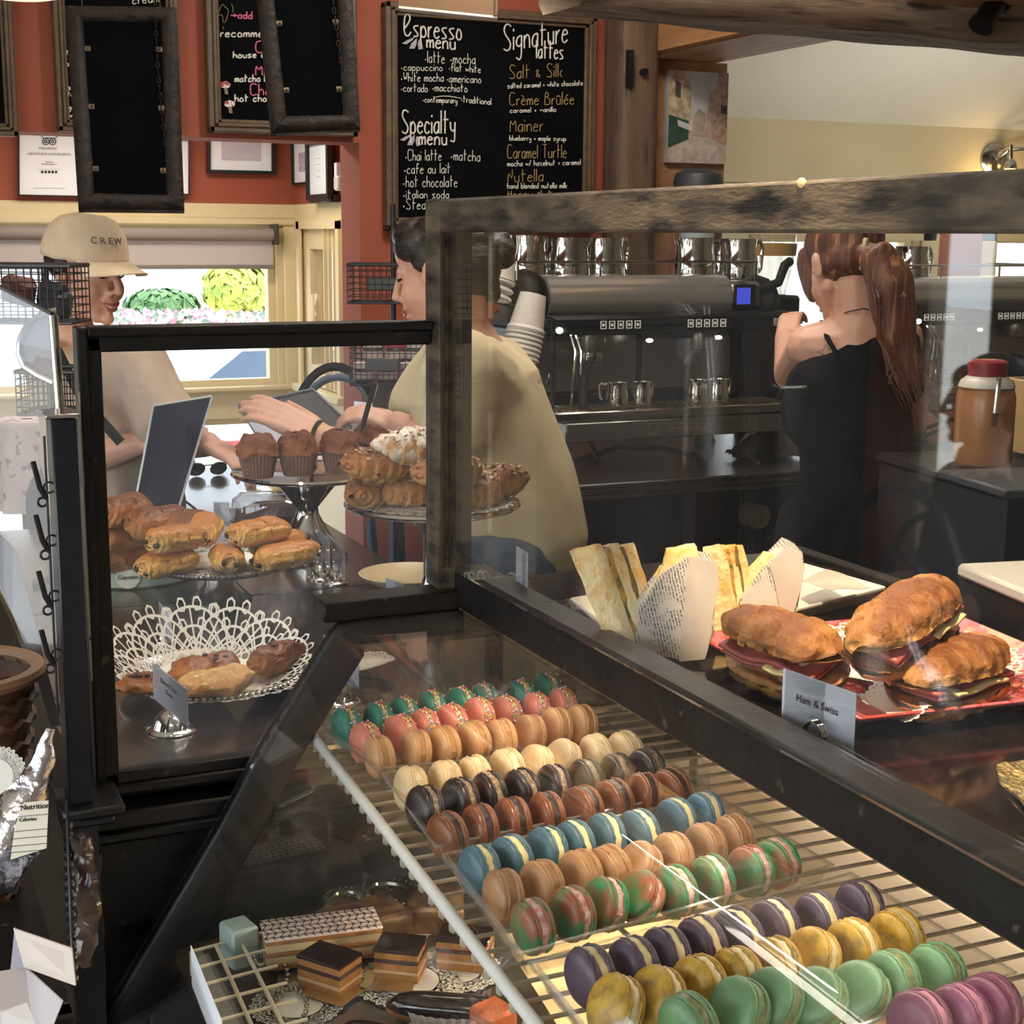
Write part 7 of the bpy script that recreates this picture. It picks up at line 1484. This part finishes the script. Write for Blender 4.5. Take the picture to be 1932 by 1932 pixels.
cl = at(738, 722, D=D_ - .06); lb = wire_basket(t, cl, rx, ry, .2, .15, .11, 14, 8, 'lower_basket')
a = at(722, 535, D=D_ - .135); MB().box(a, (.085, .004, .032), (0, 0, -YAW), .002).build('label_plate', M('slate tag', (70, 72, 70), .5), t); a = at(720, 688, D=D_ - .145); MB().box(a, (.085, .004, .032), (0, 0, -YAW), .002).build('label_plate', M('slate tag', (70, 72, 70), .5), t)
m = MB(); m.cyl((c.x, c.y + .01, .02), (c.x, c.y + .01, 1.66), .007); m.lathe([(0, 0), (.14, 0), (.14, .012), (.02, .03), (0, .03)], (c.x, c.y + .01, 0), 28); m.build('pole', WIRE, t)
LIDP = M('pink jar lid', (190, 40, 84), .4); LIDW = M('white jar lid', (206, 190, 188), .5); JAR = M('dark jam', (66, 44, 44), .15, coat=.5); JLAB = M('jar label', (196, 176, 164), .7)
for i, (dx, dy, dz, li, dsc) in enumerate(((-.07, -.03, 0, 1, 'white-lidded jam jar at the lower left of the wire basket'), (-.01, -.03, 0, 1, 'white-lidded jam jar at the lower middle of the wire basket'), (.05, -.03, 0, 1, 'white-lidded jam jar at the lower right of the wire basket'), (-.05, .02, .05, 1, 'white-lidded jam jar on the upper layer, left'), (.01, .02, .05, 0, 'pink-lidded jam jar on the upper layer, middle'), (.065, .02, .05, 1, 'white-lidded jam jar on the upper layer, right'))):
    p = cl + rx * dx + ry * dy + Vector((0, 0, .004 + dz)); j = thing('jam_jar', dsc, 'jar', p, 0, 'jam jars in the wire basket')
    MB().lathe([(0, 0), (.024, 0), (.026, .005), (.026, .032), (.022, .038), (0, .038)], p, 24).build('jar_glass', JAR, j); MB().lathe([(0, .037), (.025, .037), (.025, .05), (.022, .052), (0, .052)], p, 24).build('jar_lid', LIDP if li == 0 else LIDW, j); MB().lathe([(.0265, .01), (.0268, .01), (.0268, .028), (.0265, .028)], p, 24).build('jar_label', JLAB, j)
# paper bag on the floor chair behind the pen
c = at(765, 786, D=4.02); m = MB(); m.box(c, (.16, .1, .2), (0, 0, .2), .01); bmesh.ops.subdivide_edges(m.bm, edges=m.bm.edges[:], cuts=4, use_grid_fill=True); c = tag(m.jit(.008, 12, 2).build('shopping_bag', M('taupe cloth bag', (112, 92, 78), .9)), 'taupe cloth bag hanging on the wire rack behind the hand with the pen', 'bag')
# left wire rack with packets
D_ = 2.7; c = at(70, 606, D=D_); t = thing('wire_rack', 'black wire basket rack with packets at the left photo edge', 'rack', (c.x, c.y, 0))
wire_basket(t, c, rx, ry, .16, .12, .1, 12, 7, 'upper_basket'); c2 = at(105, 775, D=D_); wire_basket(t, c2, rx, ry, .1, .12, .075, 10, 6, 'lower_basket')
MB().cyl((c.x + .02, c.y + .02, ZL + .005), (c.x + .02, c.y + .02, c.z + .1), .007).lathe([(0, 0), (.05, 0), (.05, .008), (0, .02)], (c.x + .02, c.y + .02, ZL), 24).build('pole', WIRE, t)
for k, (dx, dz, sx, col, nm, cs) in enumerate(((-.03, .045, .06, (120, 76, 74), 'pink and brown packet at the left of the wire basket', 1), (.03, .035, .05, (44, 44, 56), 'dark packet in the middle of the wire basket', 2), (.05, .02, .03, (90, 86, 92), 'grey packet at the lower right of the wire basket', 3))):
    m = MB(); m.box(c + rx * dx + Vector((0, 0, dz + .01)), (sx, .03, .05), (.2, .25, -.4), .008); tag(m.jit(.004, 60, k).build('snack_packet', M('packet foil %d' % cs, col, .4, c2=tuple(int(v * .7) for v in col), scale=40)), nm, 'packet', 'packets in the left wire rack')
# ------------------------------------------------------------------ clip strip, guard post and glass at the left edge
Yp = 1.70; a, b = at(96, 790, Y=Yp), at(150, 790, Y=Yp); zb_ = at(129, 1522, Y=Yp).z
t = thing('clip_strip_post', 'tall black square post with hanging clips left of the pastry glass', 'post', ((a.x + b.x) / 2, Yp, zb_))
MB().bx(a.x, b.x - .003, Yp, Yp + .05, zb_, a.z, .002).build('post_shaft', M('navy black metal', (20, 22, 30), .3), t); MB().bx(a.x - .006, b.x, Yp - .005, Yp + .055, a.z, a.z + .005, .001).build('post_cap', STEEL, t)
MB().bx(a.x - .01, b.x + .03, Yp - .02, Yp + .07, zb_ - .012, zb_, .003).bx(a.x - .004, b.x + .02, Yp - .01, Yp + .06, zb_ - .026, zb_ - .013, .004).build('post_base', BLACKMETAL, t)
MB().bx(a.x, b.x, Yp, Yp + .05, 0, zb_ - .026).build('post_stand', BLACKMETAL, t)
m = MB(); m.tube([(a.x - .007, Yp + .01, a.z - .02), (a.x - .007, Yp + .01, zb_ + .1)], .0015, 5); m.build('strip_wire', WIRE, t)
for k, y in enumerate((920, 1020, 1125, 1235)):
    p = at(86 + k * 5, y, Y=Yp + .01); m = MB(); m.tube([p + Vector((-.012, 0, .03)), p + Vector((-.006, 0, .0)), p + Vector((.0, 0, -.012))], .003, 6); m.tube([p + Vector((.004 + .006 * math.cos(q), 0, .006 * math.sin(q))) for q in [2 * PI * i / 12 for i in range(12)]], .0012, 5, closed=True); m.tube([p + Vector((-.004 + .005 * math.cos(q), 0, -.016 + .005 * math.sin(q))) for q in [2 * PI * i / 12 for i in range(12)]], .0015, 5, closed=True); m.build('hanging_clip', WIRE, t)
D_ = 1.82; t = thing('sneeze_guard', 'steel post with a slanted glass sheet at the left photo edge', 'glass guard', at(115, 780, D=D_))
p0, p1 = at(100, 596, D=D_), at(114, 784, D=D_); m = MB(); m.tube([p0, p1], .0058, 16); m.lathe([(.016, 0), (.017, .003), (.009, .009)], p1, 20); m.build('guard_post', STEEL, t)
g = [at(-60, 510, D=D_ + .05), at(98, 592, D=D_), at(112, 1330, D=D_), at(-60, 1000, D=D_ + .05)]
MB().prism(g, FWD * .004).build('glass_sheet', GLASS('left guard glass', (.95, .965, .98), .05, haze=.03), t, smooth=False); m = MB(); m.tube([g[0], g[1]], .003, 6); m.build('glass_edge', BLACKMETAL, t)
m = MB(); m.prism([at(x, y, D=D_ + .03) for x, y in ((-20, 990), (30, 1040), (116, 1370), (96, 1370), (60, 1250), (-20, 1050))], FWD * .003); m.build('grey_brace', M('grey plastic brace', (120, 122, 132), .4), t)
ar = [(108, 585), (80, 592), (52, 612), (38, 640), (36, 668), (46, 692), (70, 708), (100, 722)]
m = MB(); m.tube([at(x, y, D=D_ + .06) for x, y in ar], .0042, 8); m.build('curved_rim', STEEL, t); m = MB(); m.prism([at(x, y, D=D_ + .062) for x, y in ar + [(106, 718)]], FWD * .002); m.build('smoked_panel', M('smoked plastic', (88, 76, 84), .3, c2=(104, 90, 96), scale=12), t, smooth=False)
# ------------------------------------------------------------------ shelf of goods in the bottom left corner
zs = .80; t = thing('goods_shelf', 'black slatted shelf of packaged goods in the bottom left corner', 'shelf', (.02, 1.7, 0))
MB().bx(-.35, .165, 1.45, 2.1, zs - .02, zs).bx(-.35, .165, 1.2, 2.1, .50, .52).bx(.15, .165, 1.46, 1.48, 0, zs).bx(-.35, .165, 2.08, 2.1, 0, zs).build('shelf_boards', BLACKWOOD, t)
c = at(-72, 1398, Y=1.8); c.z = zs; t = thing('wicker_basket', 'brown wicker basket of dark packets cut by the left photo edge', 'basket', c)
m = MB(); zt_ = at(20, 1262, Y=1.8).z - zs; m.lathe([(.05, 0), (.052, .002), (.085, zt_)], c, 60, None, lambda r, z, a: (r * 1.0, z))
for k in range(11): m.tube([c + Vector(((.052 + .036 * k / 10) * math.cos(q), (.052 + .036 * k / 10) * math.sin(q), zt_ * k / 10 + .003 * (-1) ** i)) for i, q in enumerate([2 * PI * i / 36 for i in range(36)])], .0055, 5, closed=True)
m.build('basket_weave', M('brown wicker', (96, 66, 48), .6, c2=(62, 42, 32), scale=50), t); MB().tube([c + Vector((.091 * math.cos(q), .091 * math.sin(q), zt_ + .002)) for q in [2 * PI * i / 36 for i in range(36)]], .009, 8, closed=True).build('basket_rim', M('pale wicker', (130, 98, 74), .6), t)
for k, (dx, dy) in enumerate(((-.03, 0), (.03, .01), (0, -.03), (.01, .045))): m = MB(); m.box(c + Vector((dx, dy, zt_ * .75)), (.05, .03, .07), (.3 * k, .3, k), .01); tag(m.jit(.006, 50, k).build('snack_packet', M('dark cellophane', (40, 34, 36), .2, c2=(70, 60, 62), scale=50)), 'dark cellophane packet in the brown wicker basket', 'packet', 'packets in the brown basket')
# foil bag with nutrition label
D_ = 1.5; t = thing('coffee_bag', 'crinkled silver foil bag with a nutrition label at the left edge', 'bag', at(40, 1690, D=D_))
FOIL = M('silver foil', (206, 202, 208), .18, 1.0, bump=.9, bscale=34)
ol = [(102, 1378), (60, 1430), (28, 1500), (10, 1560), (-30, 1660), (-40, 1700), (10, 1700), (60, 1620), (90, 1560), (100, 1480)]
m = MB(); L_ = [at(x, y, D=D_) for x, y in ol]
m.grid(lambda u, v: (L_[0].lerp(at(-34, 1690, D=D_), v) + (RGT * (1 - (2 * v - 1) ** 2 * .4) * .028 * math.cos(2 * PI * u) + FWD * .022 * math.sin(2 * PI * u) * (.15 + math.sin(PI * min(1, v * .9 + .05)))) * (.25 + 1.1 * min(1, v * 1.3)) ), 24, 30, True)
m.jit(.007, 30, 5); m.jit(.003, 90, 2); m.build('foil_bag', FOIL, t, angle=25)
LB = M('cream label', (206, 192, 164), .7); q = [at(x, y, D=D_ - .052) for x, y in ((46, 1514), (92, 1510), (88, 1600), (20, 1622), (28, 1560))]
MB().prism(q, -FWD * .0006).build('label', LB, t, smooth=False)
U = (at(92, 1510, D=D_) - at(46, 1514, D=D_)).normalized()
for s, x, y, sz in (('Nutrition', 66, 1522, .0075), ('________', 64, 1532, .008), ('Calories', 52, 1546, .005), ('________', 58, 1560, .008), ('_________', 54, 1574, .008), ('_________', 52, 1588, .008), ('_________', 50, 1600, .008)): text(s, None, sz, INK, t, 'lettering', mtx=frame_mtx(at(x, y, D=D_ - .0532), U, UPV))
doily('pale paper doily standing at the left photo edge above the foil bag', at(-8, 1465, D=1.6), .032, 12, None, nx=RGT, ny=UPV)
D_ = 1.5; ztop = .52
c = at(60, 1800, D=1.42); t = thing('cardboard_box', 'open white cardboard box at the bottom left corner', 'box', c)
q = [at(25, 1752, D=1.40), at(135, 1790, D=1.36), at(142, 1860, D=1.33), at(45, 1825, D=1.38)]
MB().prism(q, FWD * .003).build('box_flap', M('white card board', (206, 194, 186), .7), t, smooth=False)
q2 = [at(-40, 1840, D=1.35), at(48, 1826, D=1.38), at(118, 1890, D=1.30), at(70, 2010, D=1.24), at(-60, 1990, D=1.26)]
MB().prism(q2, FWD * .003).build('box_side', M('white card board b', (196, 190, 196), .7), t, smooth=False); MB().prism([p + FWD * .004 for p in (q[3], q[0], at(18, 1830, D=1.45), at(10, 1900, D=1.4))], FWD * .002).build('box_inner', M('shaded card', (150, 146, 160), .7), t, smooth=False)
q3 = [at(0, 1910, D=1.24), at(50, 1892, D=1.26), at(66, 1932, D=1.22), at(0, 1960, D=1.2)]
tag(MB().prism(q3, FWD * .001).build('printed_leaflet', PAPERW, smooth=False), 'printed leaflet in the open white box', 'leaflet')
m = MB(); p0, p1 = at(128, 1560, D=1.62), at(138, 1850, D=1.5)
for i in range(16):
    p = p0.lerp(p1, i / 15); m.ell(p, (.006, .005, .008), sub=1)
m.tube([p0 + Vector((0, 0, .03)), p1], .0016, 5); tag(m.build('bead_string', M('dark beads shiny', (36, 32, 36), .2)), 'string of dark shiny beads hanging below the black post', 'beads')
m = MB(); m.grid(lambda u, v: at(152 + 14 * math.sin(v * 3) , 1580 + 240 * v, D=1.6) + RGT * .012 * math.cos(2 * PI * u) + FWD * .01 * math.sin(2 * PI * u), 12, 26, True); tag(m.jit(.006, 60, 2).build('cellophane_bag', M('glossy dark cellophane', (52, 40, 38), .12, c2=(84, 68, 60), scale=30), angle=25), 'narrow glossy cellophane bag hanging beside the corner trim', 'bag')
# ------------------------------------------------------------------ chairs and table by the bay
def chair(c, yaw, label, mat, group='bentwood cafe chairs', top=.9):
    t = thing('bentwood_chair', label, 'chair', c, yaw, group); Rm = Matrix.Translation(Vector(c)) @ Matrix.Rotation(yaw, 4, 'Z'); T = lambda x, y, z: Rm @ Vector((x, y, z)); k = top / .9
    MB().lathe([(0, .44), (.19, .44), (.2, .455), (.19, .47), (0, .465)], c, 36).build('seat', mat, t)
    m = MB(); m.tube([T(.19 * math.cos(a) * (1 if abs(math.cos(a)) > .001 else 0), .17 + .05 * max(0, math.sin(a)), .46 + (.44 * k if math.sin(a) > 0 else 0) * max(0, math.sin(a)) ** .55) for a in [PI * i / 24 for i in range(25)]], .013, 8); m.tube([T(.11 * math.cos(a), .18 + .04 * math.sin(a), .46 + .33 * k * max(0, math.sin(a)) ** .55) for a in [PI * i / 20 for i in range(21)]], .009, 8); m.build('back_hoops', mat, t)
    for sx in (-1, 1):
        for sy in (-1, 1): MB().tube([T(sx * .14, sy * .14, .45), T(sx * .19, sy * .19, 0)], [.013, .01], 8).build('leg', mat, t)
    MB().tube([T(.15 * math.cos(a), .15 * math.sin(a), .28) for a in [2 * PI * i / 24 for i in range(24)]], .008, 6, closed=True).build('ring_brace', mat, t)
    return t
BENT = M('grey blue bentwood', (110, 126, 146), .2, coat=.5); BENTB = M('black bentwood', (22, 24, 28), .2, coat=.5)
c = at(600, 800, D=4.62); chair((c.x, c.y, 0), -.6, 'grey-blue bentwood chair by the bay window behind the tablet', BENT, top=.9 * (at(600, 722, D=4.62).z - .46) / .44)
c = at(690, 800, D=4.12); chair((c.x, c.y, 0), .1, 'black bentwood chair in front of the pink pillar', BENTB, top=.9 * (at(690, 702, D=4.12).z - .46) / .44)
p = mr(1590, 940, 3.1); chair((p.x, p.y, 0), 1.3, 'black bentwood chair left of the cases, showing only as a reflection behind the ponytail', BENTB, top=.9 * (p.z - .46) / .44)
p = mr(1735, 985, 4.7); chair((p.x, p.y, 0), 1.2, 'black bentwood chair left of the cases, second one in the reflection', BENTB, top=.9 * (p.z - .46) / .44)
c = at(50, 790, D=4.9); zt_ = c.z; t = thing('side_table', 'tall table under a pale patterned cloth left of the black post', 'table', (c.x, c.y, 0))
CL = M('pale patterned cloth', (196, 170, 168), .9, c2=(206, 190, 190), scale=14, c3=(150, 110, 120), scale3=26, lo3=.58, hi3=.62)
m = MB(); m.grid(lambda u, v: Vector((c.x, c.y, 0)) + Vector((math.cos(2 * PI * u), math.sin(2 * PI * u), 0)) * ((.02 + .085 * min(1, v * 4)) * (1 + .12 * max(0, v - .25) * math.sin(2 * PI * u * 7))) + Vector((0, 0, zt_ - .3 * max(0, v - .25) / .75)), 84, 24, True); m.build('tablecloth', CL, t, angle=180)
MB().cyl((c.x, c.y, 0), (c.x, c.y, zt_ - .01), .03).lathe([(0, 0), (.14, 0), (.14, .02), (0, .03)], (c.x, c.y, 0), 24).build('pedestal', BLACKMETAL, t)
c = at(10, 1010, D=3.0); chair((c.x - .26, c.y, 0), 2.2, 'black bentwood chair between the guard glass and the patterned table', BENTB, top=.86)
# ================================================================== LOWER DECK OF THE CURVED CASE
ZD = .715; ZK = .735
t = thing('pastry_tray', 'silver tray with a beaded scroll rim on the lower deck', 'tray', at(720, 1840, Z=ZD))
q = [at(500, 1740, Z=ZD), at(640, 1670, Z=ZD), at(900, 1700, Z=ZD), at(1080, 1990, Z=ZD), at(760, 2080, Z=ZD), at(545, 1960, Z=ZD)]
MB().prism([p + Vector((0, 0, .002)) for p in q], (0, 0, .004)).build('tray_plate', M('aged silver', (150, 142, 128), .3, 1.0), t)
m = MB()
def beads(pts, r=.0034, step=.0062):
    P = [at(x, y, Z=ZD + .014) for x, y in pts]
    acc = 0
    for a, b in zip(P, P[1:]):
        L_ = (b - a).length; n = max(1, int(L_ / step))
        for i in range(n): m.ell(a.lerp(b, i / n), (r, r, r), sub=1)
def arc(cx, cy, rx, ry, a0, a1, n=16, rot=0.0):
    out = []
    for i in range(n + 1):
        a = a0 + (a1 - a0) * i / n; x, y = rx * math.cos(a), ry * math.sin(a); out.append((cx + x * math.cos(rot) - y * math.sin(rot), cy + x * math.sin(rot) + y * math.cos(rot)))
    return out
beads(arc(655, 1698, 44, 22, PI, 2 * PI + .9)); beads(arc(655, 1702, 26, 12, PI, 2 * PI + .6)); beads(arc(745, 1685, 62, 26, PI - .6, 2 * PI, 20, .2)); beads(arc(720, 1690, 30, 14, .4, 2 * PI - .8, 18, .2)); beads([(690, 1720), (740, 1710), (790, 1702), (830, 1690)]); beads([(740, 1716), (790, 1712), (840, 1704)])
beads(arc(515, 1842, 28, 32, PI * .5, PI * 2.4, 20, .2)); beads(arc(548, 1900, 30, 34, PI * .5, PI * 2.4, 20, .2)); beads(arc(492, 1792, 14, 30, PI * .4, PI * 1.6, 16)); beads(arc(585, 1955, 30, 34, PI * .5, PI * 2.4, 20, .2))
tag(m.build('beaded_rim', BEADST, t), kind='stuff')
m = MB(); m.tube([at(x, y, Z=ZD + .01) for x, y in arc(655, 1700, 36, 17, PI, 2 * PI + .7)], .005, 8); m.tube([at(x, y, Z=ZD + .01) for x, y in arc(745, 1688, 50, 20, PI - .6, 2 * PI, 20, .2)], .005, 8); m.build('scroll_handle', BEADST, t)
for k, (x, y, r, lb) in enumerate(((775, 1745, .036, 'paper doily behind the opera cakes on the silver tray'), (560, 1895, .05, 'paper doily at the left front of the silver tray'), (860, 1830, .052, 'paper doily under the right opera cake'), (770, 1850, .06, 'paper doily in the middle of the silver tray'))): doily(lb, at(x, y, Z=ZD + .0075 + k * .0006), r, 13)
GLAZE = M('dark chocolate glaze', (34, 20, 18), .08, coat=.8); SPONGE = M('golden sponge', (176, 124, 66), .8, c2=(150, 100, 50), scale=90, bump=.5, bscale=200); CREAMF = M('coffee cream layer', (196, 164, 124), .6); GAN = M('ganache layer', (60, 38, 30), .5)
def layercake(px, yaw, L, w, layers, label, topm, name, group=None, z=ZD + .009):
    c = at(*px, Z=z + .02); c.z = z; t = thing(name, label, 'cake', c, 0, group); R = Euler((0, 0, yaw)); zz = 0
    for nm, h, mt, ins in layers:
        m = MB(); m.box(c + Vector((0, 0, zz + h / 2)), (L - ins, w - ins, h), R, .0008)
        bmesh.ops.subdivide_edges(m.bm, edges=m.bm.edges[:], cuts=3, use_grid_fill=True); m.jit(.0006, 120, zz * 99); m.build(nm, mt, t, angle=30); zz += h
    return t, c, R, zz
OP = [('sponge', .009, SPONGE, .001), ('cream', .004, CREAMF, 0), ('sponge', .009, SPONGE, .001), ('ganache', .005, GAN, 0), ('sponge', .008, SPONGE, .001), ('chocolate_glaze', .004, GLAZE, -.001)]
g = 'opera cakes on the silver tray'
layercake((622, 1828), -.95, .062, .044, OP, 'opera cake nearest the left on the silver tray', GLAZE, 'opera_cake', g); layercake((756, 1806), -.6, .054, .046, OP, 'opera cake in the middle of the silver tray', GLAZE, 'opera_cake', g); tt, c, R, zz = layercake((878, 1788), -.6, .062, .045, OP, 'opera cake with a crumbly top at the right, under the shelf edge', GLAZE, 'opera_cake', g)
m = MB(); rg = random.Random(2)
for i in range(40): m.ell(c + Vector((rg.uniform(-.014, .014), rg.uniform(-.014, .014), zz + .001)), [rg.uniform(.001, .0024)] * 3, sub=1)
tag(m.build('crunch_topping', M('glossy crunch', (70, 40, 26), .15), tt), kind='stuff')
for k, (px_, yw) in enumerate((((628, 1870), -.95), ((735, 1850), -.5))):
    c = at(*px_, Z=ZD + .012); m = MB(); m.box(c, (.06, .048, .0006), (0, 0, yw)); tag(m.build('gold_cake_card', M('gold card', (206, 178, 116), .3, .8)), ('gold card under the left opera cake', 'gold card under the middle opera cake')[k], 'cake card')
# napoleon slice with feathered icing
NP = [('puff_layer', .006, SPONGE, .0), ('pastry_cream', .010, M('pastry cream', (226, 204, 158), .5), .003), ('puff_layer', .005, SPONGE, 0), ('pastry_cream', .010, M('pastry cream', (226, 204, 158), .5), .003), ('puff_layer', .005, SPONGE, 0)]
tt, c, R, zz = layercake((606, 1770), -.13, .14, .056, NP, 'napoleon slice with feathered white and brown icing at the back of the silver tray', None, 'napoleon_slice')
m = MB(); m.box(c + Vector((0, 0, zz + .0015)), (.141, .057, .003), R, .001); m.build('white_icing', M('white fondant', (232, 214, 206), .35), tt)
m = MB(); Rm = R.to_matrix()
for row in range(5):
    y = -.023 + row * .0115
    m.tube([c + Rm @ Vector((x, y, 0)) + Vector((0, 0, zz + .0031)) for x in (-.07, .07)], .0006, 4)
    for k in range(15):
        x = -.067 + k * .0093; s = 1 if row % 2 else -1
        m.tube([c + Rm @ Vector((x, y - .0054, 0)) + Vector((0, 0, zz + .003)), c + Rm @ Vector((x + s * .003, y, 0)) + Vector((0, 0, zz + .0033)), c + Rm @ Vector((x, y + .0054, 0)) + Vector((0, 0, zz + .003))], [.0005, .0012, .0005], 5)
m.build('feathered_chocolate', GAN, tt)
# eclairs in paper cases
for k, (x0, y0, x1, y1, lb) in enumerate(((730, 1888, 960, 1905, 'chocolate glazed eclair at the back in a white paper case'), (640, 1935, 860, 1990, 'chocolate glazed eclair at the front in a white paper case'))):
    A, B = at(x0, y0, Z=ZD + .03), at(x1, y1, Z=ZD + .03); t = thing('eclair', lb, 'pastry', (A + B) / 2, 0, 'eclairs on the silver tray'); ax = (B - A).normalized(); sd = ax.cross(Vector((0, 0, 1))).normalized()
    P = [A.lerp(B, i / 10) for i in range(11)]; rr = [.017 * max(.25, (1 - abs(i / 5 - 1) ** 4) ** .5) for i in range(11)]
    MB().tube([p - Vector((0, 0, .008)) for p in P], rr, 18).build('choux', SPONGE, t, angle=180); MB().tube([p - Vector((0, 0, .004)) for p in P], [r * 1.03 for r in rr], 22).build('chocolate_glaze', GLAZE, t, angle=180)
    m = MB(); L_ = (B - A).length
    m.grid(lambda u, v: (A + B) / 2 + ax * L_ * .4 * math.cos(2 * PI * u) * (.8 + .2 * v) + sd * .026 * math.sin(2 * PI * u) * (.75 + .25 * v) * (1 + .05 * math.sin(60 * PI * u)) + Vector((0, 0, -.028 + .026 * v)), 120, 4, True); m.build('paper_case', M('white pleated paper', (226, 218, 212), .7), t, angle=40, solid=.0004)
c = at(930, 1930, Z=ZD + .03); m = MB(); m.box(c, (.04, .04, .04), (0, 0, .3), .004); tag(m.jit(.002, 60, 3).build('caramel_cake', M('orange brown sponge', (150, 74, 36), .6, c2=(176, 96, 50), scale=50)), 'orange-brown cake corner at the bottom edge under the shelf', 'cake')
# white plastic grid and card at the left of the deck
t = thing('plastic_grid', 'white plastic grid divider at the lower left of the deck', 'divider', at(420, 1860, Z=ZD))
m = MB(); gz = ZD + .03; A0, A1, B0, B1 = at(362, 1795, Z=gz), at(440, 2000, Z=gz), at(490, 1762, Z=gz), at(600, 1960, Z=gz)
for k in range(7): f = k / 6; m.tube([A0.lerp(A1, f), B0.lerp(B1, f)], .0022, 6)
for f in (0, .35, .7): m.tube([A0.lerp(B0, f), A1.lerp(B1, f)], .0025, 6)
m.tube([A0, A0 - Vector((0, 0, .03))], .003, 6); m.tube([A1, A1 - Vector((0, 0, .03))], .003, 6); m.tube([B0, B0 - Vector((0, 0, .03))], .003, 6); m.build('grid_bars', M('ivory plastic', (216, 206, 176), .35), t)
a, b = at(362, 1860, Z=ZD + .012), at(420, 2010, Z=ZD + .012); MB().prism([a, b, b + Vector((0, 0, .05)), a + Vector((0, 0, .05))], (.001, 0, 0)).build('white_card', PAPERW, t, smooth=False)
c = at(452, 1815, Z=ZD); m = MB(); m.box(c + Vector((0, 0, .025)), (.035, .04, .05), (0, 0, .2), .003); tag(m.build('plastic_tub', M('pale aqua plastic', (178, 200, 196), .4)), 'pale aqua plastic tub behind the white grid', 'tub')
# dark blocks added far back on the deck for the napoleon's reflection
for k, (px_, lb) in enumerate((((505, 1480), 'dim reflection of a crumb-topped cake at the far left of the deck'), ((630, 1500), 'dim reflection of a chocolate cake beside the crumb-topped one at the far end of the deck'), ((560, 1620), 'dim dark reflected cake slice in the middle of the deck'))):
    c = at(*px_, Z=ZD + .02); c.y = min(c.y, 1.66); m = MB(); m.box(c, (.075, .07, .04), (0, 0, .2 + k), .004); bmesh.ops.subdivide_edges(m.bm, edges=m.bm.edges[:], cuts=3, use_grid_fill=True); tag(m.jit(.003, 60, k).build('reflected_cake', M('dark reflected cake', (60, 40, 32), .4, c2=(110, 84, 56) if k == 0 else (44, 30, 26), scale=50)), lb, 'cake')
